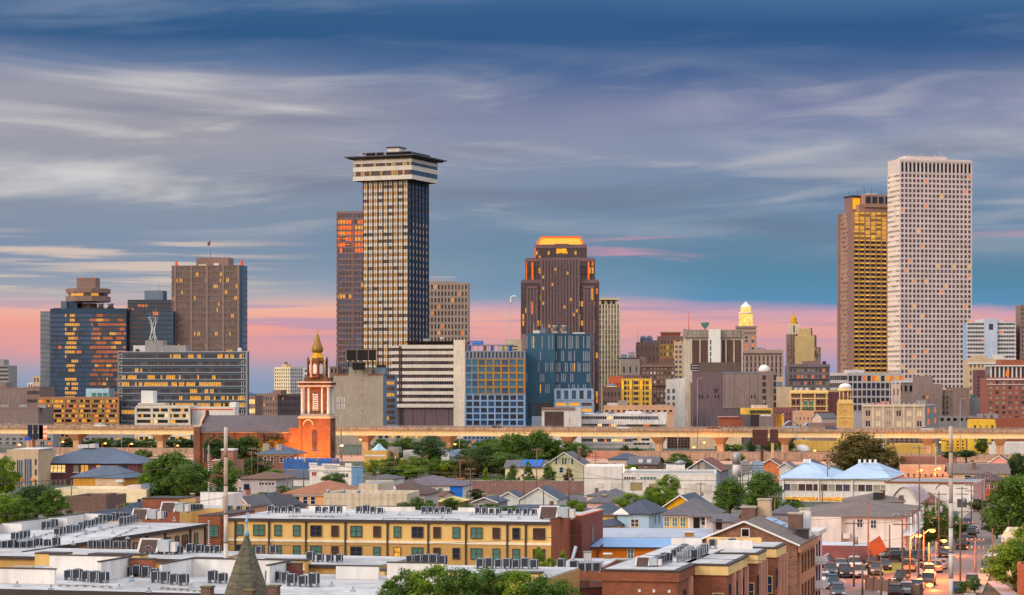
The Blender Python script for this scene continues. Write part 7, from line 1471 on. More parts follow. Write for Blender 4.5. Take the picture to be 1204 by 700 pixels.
def hood(px,py,label,s=1.0,zr=ZR):
 x,y=onroof(px,py,zr); t=thing('rooftop_vent',label,'ventilation unit',(x,y,zr),R(-14)); t.scale=(s,s,s)
 q=MB(); q.box(.9,2.1,-.7,.7,.2,1.3,acl); q.box(2.15,2.7,-.5,.5,.2,1.1,pale); q.build('casing',t)
 q=MB(); q.slab([(-1.0,-.8,.2),(.85,-.8,.2),(.85,-.1,1.35),(-1.0,-.1,1.35)],.08,mat('hood_louvre',(84,66,62))); q.box(-1.1,.9,-.12,.7,.2,1.42,pale); q.slab([(-1.15,-.9,.25),(-.95,-.9,.25),(-.95,-.05,1.45),(-1.15,-.05,1.45)],.12,pale); q.slab([(.8,-.9,.25),(1.0,-.9,.25),(1.0,-.05,1.45),(.8,-.05,1.45)],.12,pale); q.build('hood',t)
 q=MB(); [q.box(x_,x_+.12,-.6,.6,0,.22,steel)for x_ in(-1,.8,2.4)]; q.build('stand',t)
hood(647,610.5,'large hooded vent unit at the right end of the yellow block roof',1.15); hood(167,611.5,'hooded vent unit at the far end of the tan wing roof'); hood(178,650.5,'hooded vent unit on the near roof before the tan wall',1.0); hood(200,603,'hooded vent unit behind the brick stair tower')
# (b) tan wing running away from us on the left
b=Bld('tan_apartments','tan wing of the apartments with dark downpipes and a wide white roof, left foreground','apartment building',-137,23.7,240.5,232,-14)
v=b.body((0,b.w,0,b.d,0,ZR-.3),tans)
def lyy(b,px):
 s_,c_=math.sin(b.th),math.cos(b.th); k=(px-602)/F; cx=b.ox+b.w*c_; cy=b.oy+b.w*s_; return(k*cy-cx)/(-s_-k*c_)
for px in(62,83,106,128.6,151,172,193.4,223,240.3): b.fb(v,'R',lyy(b,px)-.12,lyy(b,px)+.12,0,ZR-.3,0,.2,copm)
b.fb(v,'R',0,b.d,7.2,7.4,0,.1,mat('cream_band',(232,216,190))); b.fb(v,'R',0,b.d,0,7.2,0,.05,mat('tan_brick',(176,128,96),kind='brick',rgb2=(162,116,86)))
for px,wd in((70,.8),(92,.8),(98.6,.8),(117,1.3),(140,.8),(146,.8),(158,.8),(177,1.4),(186.6,.8),(198,.8),(207.7,.8),(217,1.5),(230,.8)):
 for zc in(8.5,5.9): b.win((0,b.w+.07,0,1,0,1),'R',lyy(b,px),zc,wd,1.25,mat('dark_bronze',(92,74,60)),rg.choice((G_TEAL,G_DARK,G_DARK,G_CURT)),'double' if wd>1 else 'sash')
b.part('roof',lambda q: (q.box(-.3,b.w+.25,-.2,b.d+1,ZR-.29,ZR,memb),q.box(b.w+.26,b.w+.33,-.2,b.d+1,ZR-.34,ZR+.03,copm)))
for i,(y0,y1)in enumerate(((6,12),(19,25),(31,37),(42,47))):
 b.part('parapet',lambda q: (q.box(-.6,-.3,y0-3,y1+2,ZR-1,ZR+1.05,wpar),q.box(-1.4,-.62,y0-3,y0-.8,0,ZR+1.0,ysid),q.box(-.35,2.2,y1+1.7,y1+2,ZR,ZR+1.05,wpar),q.box(-.65,-.25,y0-3.05,y1+2.05,ZR+1.05,ZR+1.13,copm)))
b.done()
ac_row('condenser in the four-unit row behind small yellow parapet, far left',row(29,623,44,621,4)); ac_row('condenser in the lower left group beside the blue vent pipe',row(17,636,31,633,4)); ac_row('condenser in the pale row before white parapet, left of centre of tan roof',row(53,623,69,619.5,4)); ac_row('condenser in the middle row on the wide tan wing roof',row(68,631,81,627,4)); ac_row('condenser in the row beside the blue vents, middle of tan roof',row(84,627,96,624,4)); ac_row('condenser in the upper row toward the brick stair tower',row(102,621,124,614,6)); ac_row('condenser in the row by the farthest parapet of the tan wing',row(131,613,147,610.5,5)); ac_row('condenser in the farthest right row on the tan wing roof',row(144,618,158,614.5,5)); ac_row('single condenser beside the far hooded vent',[(193,610)])
b=Bld('brick_stair_tower','orange-brown brick stair tower rising behind the tan wing','building',167.5,211.5,219,312,-12,6)
v=b.body(b.V(z1=11.6),rbr); b.fb(v,'R',0,6,0,11.58,0,.05,ysid); b.part('coping',lambda q: q.box(-.1,b.w+.15,-.1,6.1,11.6,11.72,copm)); b.done()
b=Bld('white_roof_wing','white parapeted roof wing between the brick stair tower and the rusty mast','building',212,262,266,316,-12,12)
v=b.body(b.V(z1=ZR),ysid); b.part('parapet',lambda q: (q.box(0,b.w,8,8.3,ZR,ZR+1.9,wpar),q.box(b.w-.3,b.w,0,8,ZR,ZR+1.9,wpar),q.box(-.05,b.w+.05,7.95,8.35,ZR+1.9,ZR+2,copm))); b.roof(v,memb,.1); b.done()
ac_row('condenser in the row before the white parapet beside the mast',row(222,601.5,236,600.5,5))
# (d) the terrace of near blocks with yellow bays
def bayblock(label,pl,pc,D,bays,wallm,acs,depth=14,pr=None,z1=9.9):
 b=Bld('apartment_terrace',label,'apartment building',pl,pc,pr or pc,D,-14,depth)
 v=b.body((0,b.w,1.4,depth,0,z1),wallm)
 b.part('roof',lambda q: (q.box(.05,b.w-.05,1.25,depth-.1,z1+.002,z1+.12,memb),q.box(0,b.w,1.15,1.24,z1-.1,z1+.2,copm)))
 for(p0,p1,reds)in bays:
  x0,x1=b.lx(p0),b.lx(p1)
  def bay(q):
   q.box(x0,x1,0,1.9,0,z1+.55,ysid); q.box(x0-.06,x1+.06,-.06,1.96,z1+.55,z1+.65,copm)
   for(r0,r1)in reds: q.box(b.lx(r0),b.lx(r1),-.05,0,0,z1-.3,rbr); q.box(b.lx(r0)-.05,b.lx(r1)+.05,-.12,0,z1-.28,z1-.12,mat('cream_band',(232,216,190))); q.box((b.lx(r0)+b.lx(r1))/2-.06,(b.lx(r0)+b.lx(r1))/2+.06,-.16,-.05,z1-.8,z1-.3,pale)
  b.part('bay',bay)
 b.done(); return b
bayblock('near terrace block with red-panelled yellow bay, left of the slate turret',-30,236,219.5,[(41,75,[]),(104,165,[(103.5,117),(127,140)])],ybr,0)
bayblock('near terrace block with yellow bay right of the slate turret',237,438,212,[(221,258,[]),(306,358,[(316,330.5),(341,358)])],ybr,0)
bayblock('near terrace block with ochre walls behind the bottom row of trees',452,640,198.5,[(415,452,[(416,427),(437.5,450)]),(495,532,[]),(592,633,[(617,630)])],ybr,0)
for args in(('condenser in the row of broad dark units above the left yellow bay',row(0,646,37,645.5,6),9.95),('silver-topped condenser in the row above the small yellow bay',row(45,643.5,66,643.5,3),9.95),('condenser in the row before the tan wall, left of the near vent',row(108,645.5,147,645.5,5),9.95),('condenser in the row right of the near hooded vent',row(176,652.5,210,652.5,4),9.95),('tall silver condenser in the row left of the rusty mast',row(224,650.5,256,651,4),9.95),('condenser in the pair just right of the slate turret tip',row(305,652,322,652.5,2),9.95),('silver-topped condenser in the row of four before the yellow facade',row(365,661.5,399,662,4),9.95),('condenser in the crowded row of five before the yellow facade',row(482,664.5,521,664.5,5),9.95),('condenser in the long row of seven above the ochre wall',row(565,669,628,670,7),9.95),('lone condenser right of the pointed trees',[(660,670)],9.5)):
 ac_row(args[0],args[1],args[2])
 # (c) nearest white-parapeted roof
b=Bld('near_roof_building','nearest yellow building with broad white roof and tall white parapet walls, lower left','apartment building',-40,455,455,180,-14,24)
v=b.body((0,b.w,0,20.5,0,ZR-.3),ysid)
b.part('roof',lambda q: (q.box(-.2,b.w+.2,-.2,20.7,ZR-.29,ZR,memb),q.box(-.2,b.w+.2,-.3,-.21,ZR-.45,ZR+.04,copm)))
def wl_(q,p0,p1,y0,y1,h=1.45,m=wpar): q.box(b.lx(p0),b.lx(p1),y0,y1,ZR+.001,ZR+h,m); q.box(b.lx(p0)-.05,b.lx(p1)+.05,y0-.05,y1+.05,ZR+h,ZR+h+.09,copm)
b.part('parapet',lambda q: (wl_(q,132,262,16.5,16.8),wl_(q,131,134.5,9.8,16.45),wl_(q,259,263,10.5,16.45)))
b.part('parapet',lambda q: (wl_(q,-40,62,15.5,15.8,1.6),wl_(q,60,64,9,15.4,1.6)))
b.part('parapet',lambda q: wl_(q,-40,30,5.4,5.7,1.2))
b.part('parapet',lambda q: (wl_(q,318,372,16.2,16.5,1.1),wl_(q,386,460,15.5,15.8,1.5)))
b.part('brick_return',lambda q: wl_(q,66,95,14.6,15.4,1.45,rbr)); b.part('brick_return',lambda q: wl_(q,264,280,14.6,15.4,1.3,rbr_d))
b.part('drain_pipe',lambda q: [q.tube((b.lx(p),-.4,0),(b.lx(p),-.4,ZR-.4),.12,.12,copm,6)for p in(91,)]); b.done()
ac_row('condenser in the row of five on the nearest roof, lower left',row(81,682,122,685.5,5),size=1.05); ac_row('condenser in the back row before the tall white parapet wall',row(151,677.5,182,680,4)); ac_row('condenser in the front row before the tall white parapet wall',row(183,685,216,688.5,4),size=1.05); ac_row('condenser in the pair left of the slate turret',row(250,685.5,262,686,2)); ac_row('condenser in the back row right of the slate turret',row(317,683,336,685.5,3)); ac_row('large condenser in the front row right of the slate turret',row(343,689,369,690.5,3),size=1.1)
x,y=onroof(29,681); t=thing('rooftop_unit','big beige air handler with angled duct at the lower left','ventilation unit',(x,y,ZR),R(-14))
q=MB(); q.box(-1.0,1.0,-.6,.6,.15,1.1,mat('handler_beige',(170,156,140))); q.box(1.05,1.9,-.5,.5,.15,1.15,acl); q.build('casing',t); q=MB(); q.slab([(1.9,-.5,1.15),(2.7,-.5,1.2),(2.5,.5,.4),(1.9,.5,.4)],.3,pale); q.build('duct',t); q=MB(); [q.box(x_,x_+.1,-.5,.5,0,.16,steel)for x_ in(-.9,.8)]; q.build('stand',t)
def vents(pts,lab):
 for(px,py)in pts:
  x,y=onroof(px,py); t=thing('roof_vent',lab,'roof vent',(x,y,ZR),0,lab); q=MB(); q.box(-.22,.22,-.18,.18,0,.18,mat('blue_vent',(130,160,190))if 'blue' in lab else acl); q.build('box',t); q=MB(); q.lathe([(.08,.22),(.08,.4),(.14,.42),(.1,.5)],pale,8); q.build('cap',t)
vents([(65,634),(101,627.5),(11,640.5),(155,684),(118,622)],'small pale blue vent box on the white roofs at left'); vents([(40,632),(86,641),(133,628),(176,622),(120,612),(205,613),(150,634)],'tiny pale vent box along the tan wing roof seams'); vents([(20,690),(60,694),(140,693),(225,692),(300,697),(390,690),(415,696),(175,697)],'tiny pale vent box on the nearest roof at the bottom'); vents([(345,609),(452,603),(520,610),(555,606),(610,611),(385,604),(292,608)],'tiny grey vent box scattered on the yellow block roof'); vents([(315,605.5),(408,607),(589,608.5),(470,606)],'small pale blue vent box on the yellow block roof')
# slate turret
t=thing('slate_turret','near pointed turret clad in mottled green-brown slates with pale blue finial','turret',(X(290,150),150,0),R(20))
zt_,zb2=Z(629,150),Z(706,150); q=MB(); q.lathe([(1.95,zb2-1),(1.62,zb2),(.85,(zt_+zb2)/2+.1),(.10,zt_)],mat('mottled_slate',(104,102,80),kind='shingle',rgb2=(80,66,62),var=.35,scale=2.5),8,(0,0),False);
q.build('spire',t); q=MB(); q.prism([(1.9*math.cos(a),1.9*math.sin(a))for a in[k*math.pi/4 for k in range(8)]],0,zb2-1,brownbrick); q.build('tower',t)
q=MB(); q.lathe([(.2,zt_-.1),(.12,zt_+.25),(.05,zt_+.35),(.05,zt_+.8),(.13,zt_+.9),(.05,zt_+1.0),(.01,Z(602,150))],mat('verdigris',(150,186,206),.6),8); q.build('finial',t)
for i,(px,y_)in enumerate(((244,689),(322,688),(293,693))):
 D_=147 if i<2 else 146; t=thing('brick_pinnacle',['small brick pinnacle left of the slate turret','small brick pinnacle right of the slate turret','small brick pinnacle in front of the slate turret'][i],'pinnacle',(X(px,D_),D_,0),R(-14)); q=MB(); q.box(-.32,.32,-.32,.32,0,Z(y_+2,D_),brownbrick); q.build('shaft',t); q=MB(); q.box(-.38,.38,-.38,.38,Z(y_+2,D_),Z(y_,D_),mat('mossy_cap',(104,96,70))); q.build('cap',t)
 # (e) right foreground brick blocks, stepping back along the street
def stepblock(label,pl,pc,pr,D,z1,front=True,top=None,nwin=3):
 b=Bld('brick_row_building',label,'row building',pl,pc,pr,D,-14); top=top or crm
 v=b.body(b.V(z1=z1-1.0),rbr); dd=max(b.d,3)
 b.part('cornice',lambda q: (q.box(-.02,b.w+.2,-.2,b.d,z1-1.0,z1-.15,top),q.box(-.05,b.w+.28,-.28,b.d+.02,z1-.15,z1,copm)))
 for k in range(nwin):
  a=dd*(k+.5)/nwin; b.fb(v,'R',a+dd/nwin*.28,a+dd/nwin*.28+.5,0,z1-1,.0,.35,mat('pink_pilaster',(206,150,130)))
  for zc in(7.4,4.6,1.8): b.win((0,b.w,0,1,0,1),'R',a-.1,zc,.8,1.7,copm,G_DARK)
 for zc in(6.8,): b.win(v,'F',b.w*.82,zc,.9,1.6,crm,G_BLUE)
 return b,v
b,v=stepblock('nearest brick row building with plain rust brick front and white roof',708,796,829,204.6,10.3,top=rbr,nwin=2)
b.part('wall_ornament',lambda q: [q.box(b.lx(p)-.1,b.lx(p)+.1,-.06,0,8.35,8.6,white)for p in(752,769,787)]); b.part('roof',lambda q: (q.box(.25,b.w-.3,.25,36,10.302,10.36,memb))); b.part('wall_rear',lambda q: q.box(0,b.w,b.d+.03,36,0,10.3,rbr));
b.part('roof_screen',lambda q: (q.box(b.w*.55,b.w+2.6,34.5,34.8,10.36,11.1,crm),q.box(.2,b.w*.5,33.5,33.8,10.36,11.0,wpar))); b.done()
b,v=stepblock('second brick row building with cream cornice and dark shutters',800,854,877,212,10.3); b.part('roof',lambda q: q.box(.3,b.w-.1,.3,b.d,10.302,10.36,memb)); b.done()
b,v=stepblock('third brick row building stepping back along the street',842,889,898.5,223.7,10.5); b.part('roof',lambda q: (q.box(.3,b.w-.1,.3,b.d,10.502,10.56,memb),q.box(-.5,b.w-1,4.5,4.8,10.5,11.4,wpar))); b.done()
b,v=stepblock('fourth brick row building with cream parapet beside the old brick gable',862,911,922,232,10.5); b.part('roof',lambda q: q.box(.3,b.w-.1,.3,b.d,10.502,10.56,memb)); b.done()
ac_row('condenser in the four-unit cluster by the street corner of the brick roof',row(772,666,785,661.5,5),10.36,rz=-30); ac_row('condenser in the upper left row on the brick roof',row(793,656,805,650.5,5),10.36); ac_row('pale condenser in the middle row on the brick roof',row(800,661,811,654.5,5),10.36,acl); ac_row('condenser in the right row on the brick roof',row(817,658,828,651.5,5),10.36); ac_row('condenser in the back row on the brick roof before the old gable',row(838,644.5,872,645,4),10.4)
hood(757,666,'small hooded vent near the brick parapet, lower right',.6,10.36)
b=Bld('brick_parapet_building','low red-brown brick building with sunken white roof at the bottom centre-right','building',642,686.5,739,212,30)
v=b.body(b.V(z1=7.4),rbr_d); b.parapet(b.V(z1=7.4),.7,.25,rbr_d); b.part('coping',lambda q: (q.box(-.1,b.w+.1,-.1,.3,8.11,8.2,copm),q.box(-.1,.3,.3,b.d,8.11,8.2,copm),q.box(b.w-.25,b.w+.1,.3,b.d,8.11,8.2,copm),q.box(.3,b.w-.3,b.d-.2,b.d+.1,8.11,8.2,copm))); b.roof(v,memb,.27); b.done()
b=Bld('brick_annex','rust brick annex carrying large white air conditioners beside the orange metal building','building',649,708,708,224,-10,12)
v=b.body(b.V(z1=9.0),rbr); b.part('coping',lambda q: q.box(-.05,b.w+.05,-.08,.3,9,9.1,copm)); b.part('roof',lambda q: q.box(.1,b.w-.1,.3,11.9,9.003,9.08,memb)); b.part('frame',lambda q: (q.box(b.lx(670),b.lx(705),1.2,3,9.4,9.5,steel),q.tube((b.lx(669),1.5,9.3),(b.lx(672.5),2.5,10.9),.18,.18,acl,6))); b.done()
ac_row('large condenser on the metal frame of the rust brick annex',row(675,673,702,674,4),9.3,acm,-10,1.15)
x,y=onroof(691,664,9.1); t=thing('exhaust_stack','upright white duct box left of the ochre pillar','ventilation unit',(x,y,9.1),R(-10)); q=MB(); q.box(-.35,.35,-.3,.3,0,1.2,pale); q.build('duct',t); q=MB(); q.box(-.42,.42,-.38,.38,1.2,1.3,steel); q.build('cap',t)
# orange metal building, corrugated roof, pillar
orr=mat('orange_metal',(230,128,34),kind='seam',rgb2=(206,108,24),var=.06); blr=mat('blue_metal_roof',(120,164,210),kind='seam',rgb2=(104,148,196),rough=.4)
b=Bld('orange_metal_building','bright orange ribbed metal building with a light blue low roof','building',674,800,800,300,-7,16)
v=b.body(b.V(z1=b.z(643.5)),orr); zr_=b.z(633,308)
b.part('roof',lambda q: (q.slab([(-.3,-.4,v[5]),(b.w,-.4,v[5]),(b.w,8,zr_),(2.0,8,zr_)],.12,blr),q.slab([(-.3,-.4,v[5]),(2.0,8,zr_),(-.3,16,v[5])],.12,blr),q.slab([(b.w,16,v[5]),(-.3,16,v[5]),(2.0,8,zr_),(b.w,8,zr_)],.12,blr),q.box(-.35,b.w,-.5,-.38,v[5]-.25,v[5]-.02,copm)))
b.win(v,'F',b.lx(741.5),b.z(652),.7,1.2,white,G_TEAL,'double'); b.part('lean_to',lambda q: (q.box(0,b.w,-2.4,-.1,0,b.z(658),mat('ochre_dim',(150,112,60))),q.box(-.1,b.w,-2.5,0,b.z(658),b.z(656.6),whitew))); b.part('duct_pipe',lambda q: q.path([(b.lx(702),-.3,v[5]-2),(b.lx(703),-.4,v[5]-.9),(b.lx(706),-.5,v[5]-.1),(b.lx(709),-.3,v[5]+.3)],.13,rbr_d,6)); b.done()
t=thing('ochre_pillar','square ochre pillar with white cap before the orange metal building','pillar',(X(714.5,285),285,0),R(-7)); q=MB(); q.box(-.45,.45,-.3,.3,0,Z(652,285),mat('ochre_dim',(150,112,60))); q.build('shaft',t); q=MB(); q.box(-.55,.55,-.4,.4,Z(652,285),Z(650.4,285),white); q.build('cap',t)
b=Bld('corrugated_shed','wide shed with a dull silver corrugated roof below the row of coloured houses','shed',692,836,836,335,-4,22)
v=b.body(b.V(z1=b.z(632)),rosebeige); b.part('roof',lambda q: q.slab([(-.3,-.4,v[5]),(b.w+.3,-.4,v[5]),(b.w+.3,20,b.z(621.5,355)),(1.5,20,b.z(621.5,355))],.12,mat('dull_silver',(164,170,182),kind='seam',rgb2=(146,152,166),rough=.45))); b.part('roof_box',lambda q: (q.box(b.lx(805),b.lx(816),1,2.2,v[5]-.5,b.z(627),mat('ochre_dim',(150,112,60))),q.box(b.lx(804.6),b.lx(816.4),.9,2.3,b.z(627),b.z(626),pale))); b.done()
# old brick gable and its street front
old=mat('old_brick',(158,112,88),kind='brick',rgb2=(124,84,70),var=.3)
b,v=gabled('brick_gable_building','old weathered brick gable building with single window and tan street facade','building',815,937,957,249,-14,641,613.5,old,mat('taupe_shingle',(122,106,100)),'front',.35)
b.win(v,'F',b.lx(876.5),b.z(632),.75,1.6,white,G_BLACK); b.fb(v,'R',1.5,b.d,0,b.ze-.3,0,.1,mat('tan_brick_front',(196,134,96),kind='brick',rgb2=(180,120,84))); b.fb(v,'R',0,b.d,b.ze-.8,b.ze-.2,.1,.45,mat('tan_brick_front',(196,134,96)))
for f in(.25,.42,.6,.78,.92):
 for zc in(7.4,4.2): b.win((0,b.w+.1,0,1,0,1),'R',b.d*f,zc,.75,1.8,mat('brown_trim',(110,70,50)),G_DARK)
def skyl(q):
 ze,zr=b.ze,b.zr; f=lambda t_,y_,up=.05: (b.w/2+(b.w/2+.3)*t_,y_,zr+(ze-zr)*t_+up)
 for k in range(5): q.slab([f(.12+.17*k,11),f(.26+.17*k,11),f(.26+.17*k,15),f(.12+.17*k,15)],.05,mat('solar_blue',(150,186,224),.3))
b.part('roof_panel',skyl); chimney(b,b.w*.38,12.5,b.ze,b.zr+.8,brownbrick,.8); chimney(b,b.w*.52,14,b.ze,b.zr+1.6,beige,.7); chimney(b,b.w*.86,11.5,b.ze-1,b.zr+.2,brownbrick,.75); chimney(b,b.w*.93,14,b.ze-1,b.zr+.6,wpar,.6); b.part('dormer',lambda q: (q.box(b.w*.9,b.w+.1,8,10,b.ze-.1,b.ze+1.1,fin),q.box(b.w*.88,b.w+.2,7.9,10.1,b.ze+1.1,b.ze+1.2,copm))); b.done()
b=Bld('balcony_house','pale pink townhouse with stacked white balconies on its street side','townhouse',945,957.8,966.5,268,-14); pk=mat('pale_pink',(214,176,178))
v=b.body(b.V(z1=b.z(630)),pk); b.part('cornice',lambda q: q.box(-.3,b.w+.5,-.3,b.d+.3,v[5],v[5]+.5,pale))
for f in(.25,.6): [b.win(v,'R',b.d*f,zc,.8,1.8,copm,G_DARK)for zc in(7.6,4.8,1.9)]
b.part('balcony',lambda q: [(q.box(b.w,b.w+1.2,-1.5,b.d*.5,z_,z_+.15,pk),q.box(b.w+1.1,b.w+1.2,-1.5,b.d*.5,z_+.9,z_+1.0,white),[q.box(b.w+1.12,b.w+1.18,-1.5+.4*k,-1.45+.4*k,z_,z_+.9,white)for k in range(12)],q.box(b.w-.6,b.w+1.2,-1.52,-1.45,z_+.15,z_+1,white))for z_ in(6.2,3.4)]); b.done()
# ================================================================== street, lot, cars
def strip(name,pts,z,m): q=MB(); q.face([(x,y,z)for x,y in pts],m); return structure(name,q)
def cl(y): return 53.5+.243*(y-300)
ys=[150,300,420,500,620]
q=MB()
for a,c in zip(ys,ys[1:]): q.face([(cl(a)-5,a,.03),(cl(a)+5,a,.03),(cl(c)+4.2,c,.03),(cl(c)-4.2,c,.03)],mat('street_asphalt',(122,104,100),var=.25,scale=.4))
structure('street',q)
for s_,nm in((-1,'sidewalk'),(1,'sidewalk')):
 q=MB()
 for a,c in zip(ys,ys[1:]):
  x0,x1=cl(a)+s_*5.05,cl(c)+s_*4.25; q.slab([(x0,a,.15),(x0+s_*1.8,a,.15),(x1+s_*1.8,c,.15),(x1,c,.15)],.14,sidewalk_m)
 structure(nm,q)
q=MB(); q.face([(30,180,.02),(48.2,296,.02),(66,372,.02),(38,372,.02),(20,180,.02)],mat('lot_asphalt',(118,96,90),var=.25,scale=.4)); structure('parking_lot',q)
q=MB()
for k in range(7): q.box(40+k*2.7,40.12+k*2.7,318,323,.03,.034,paint_w)
q.face([(41,314.5,.036),(52,311.8,.036),(52.1,312.6,.036),(41.1,315.3,.036)],mat('blue_paint',(60,110,190))); structure('parking_markings',q)
q=MB(); q.face([(50.5,330,.028),(66,349,.028),(68,356,.028),(50,352,.028)],mat('lit_verge',(150,140,50),scale=1)); structure('grass_verge',q)
q=MB(); q.face([(59,270,.17),(61.6,270,.17),(66.5,318,.17),(64.5,318,.17)],mat('path_grey',(170,166,170),kind='block')); structure('path',q)
q=MB(); q.face([(-70,250,.012),(40,230,.012),(60,560,.012),(-120,640,.012)],mat('yard_earth',(112,100,80),var=.4,scale=.12)); structure('yards',q)
b=Bld('retaining_fence','low timber and brick fence between parking lot and street','fence',1018,1050,1050,300,-70,.3)
b.body((0,14,0,.3,0,1.6),mat('weathered_timber',(126,96,84),kind='seam',rgb2=(100,74,66))); [b.part('fence_post',lambda q: q.box(k*2,k*2+.15,-.1,.4,0,1.8,bark))for k in range(8)]; b.done()
CARG=glass('car_glass',(26,32,40),.08); tyre=mat('tyre',(26,26,28)); rim=mat('wheel_rim',(150,150,152),.35,metal=.7); hl_m=mat('headlight_lens',(220,220,214),.15); tl_m=mat('tail_lens',(150,26,22),.25)
PROF={'sedan': ([(-2.2,.35),(-2.25,.72),(-2.1,.92),(-1.5,.98),(1.0,.95),(2.05,.80),(2.25,.62),(2.25,.35)],[(-1.75,.96),(-1.15,1.42),(.25,1.44),(1.05,.94)],.34),
'suv': ([(-2.25,.4),(-2.3,.85),(-2.22,1.08),(-1.2,1.1),(1.1,1.06),(2.1,.95),(2.28,.7),(2.28,.4)],[(-2.2,1.06),(-1.95,1.72),(.35,1.74),(1.15,1.05)],.38),
'pickup': ([(-2.6,.45),(-2.65,1.05),(-.6,1.05),(.2,1.08),(1.6,1.04),(2.5,.95),(2.65,.7),(2.65,.45)],[(-.75,1.04),(-.6,1.76),(.7,1.76),(1.45,1.03)],.4),
'van': ([(-2.4,.4),(-2.45,1.1),(-2.35,1.2),(1.3,1.2),(2.2,1.05),(2.45,.75),(2.45,.4)],[(-2.38,1.18),(-2.2,1.95),(1.0,1.95),(1.9,1.15)],.36)}
CARP={}
def car_meshes(kind,paint):
 k=(kind,paint.name)
 if k in CARP: return CARP[k]
 lo,hi,wr=PROF[kind]; W=.9; parts=[]
 def ext(q,prof,w0,w1,m,zt):
  n=len(prof)
  def wy(z): return w0+(w1-w0)*max(0,min(1,(z-prof[0][1])/(zt-prof[0][1])))
  Lp=[(x,-wy(z),z)for x,z in prof]; Rp=[(x,wy(z),z)for x,z in prof]
  q.face(Lp,m); q.face(Rp[::-1],m)
  for i in range(n): j=(i+1)%n; q.face([Lp[i],Rp[i],Rp[j],Lp[j]],m)
 q=MB(); ext(q,lo,W,W*.96,paint,1.0); x0,x1=hi[1][0],hi[2][0]; z_=hi[1][1]; q.box(x0-.08,x1+.08,-.66,.66,z_-.02,z_+.05,paint)
 for x_ in(x0+.7,): q.box(x_,x_+.08,-.80,.80,lo[3][1],z_,paint)
 if kind=='pickup': q.box(-2.5,-.8,-.75,.75,1.051,1.06,black_m)
 parts.append(('body',q.mesh('body')))
 q=MB(); ext(q,hi,.84,.66,CARG,z_); parts.append(('windows',q.mesh('cabin_glass')))
 wx=1.42 if kind!='pickup' else 1.7
 whs=[]
 for sx in(-wx,wx-.05):
  for sy in(-1,1):
   q=MB(); q.tube((0,sy*.70,0),(0,sy*.91,0),wr,wr,tyre,14); q2=MB(); q2.tube((0,sy*.9,0),(0,sy*.925,0),wr*.6,wr*.55,rim,10); whs.append(((sx,0,wr),q.mesh('wheel'),q2.mesh('rim')))
 hl=[]
 xf=lo[-2][0]; zf=lo[-2][1]
 for sy in(-.65,.65): q=MB(); q.box(xf-.14,xf+.015,sy-.2,sy+.2,zf-.02,zf+.13,hl_m); hl.append(('headlight',q.mesh('headlight')))
 xb=lo[1][0]; zb_=lo[1][1]
 for sy in(-.72,.72): q=MB(); q.box(xb-.02,xb+.12,sy-.14,sy+.14,zb_-.12,zb_+.1,tl_m); hl.append(('taillight',q.mesh('taillight')))
 q=MB(); q.box(xf-.02,xf+.03,-.35,.35,.45,zf-.02,black_m); hl.append(('grille',q.mesh('grille')))
 CARP[k]=(parts,whs,hl); return CARP[k]
PAINTS={k: mat('paint_'+k,c,.28,.04,.5,.2,.6)for k,c in dict(white=(214,214,216),silver=(150,154,160),black=(26,27,30),blue=(44,66,104),red=(120,30,26),grey=(84,86,92),tan=(160,140,112),teal=(50,92,96)).items()}
def car(kind,colour,px,py,rz,label,D=None,z=.035):
 D=D or Dg(py); x=X(px,D); P,Wh,H=car_meshes(kind,PAINTS[colour]); t=thing('parked_car' if kind!='pickup' else 'pickup_truck',label,{'sedan': 'car','suv': 'car','pickup': 'pickup truck','van': 'van'}[kind],(x,D,z),R(rz),'parked cars' if z<1 else 'vehicles on the expressway')
 for n,me in P: link('cabin_glass' if n=='windows' else n,me,t)
 for loc,me,rm_ in Wh: o=link('wheel',me,t,loc); link('rim',rm_,o)
 for n,me in H: link(n,me,t)
A1,A2=-95,78
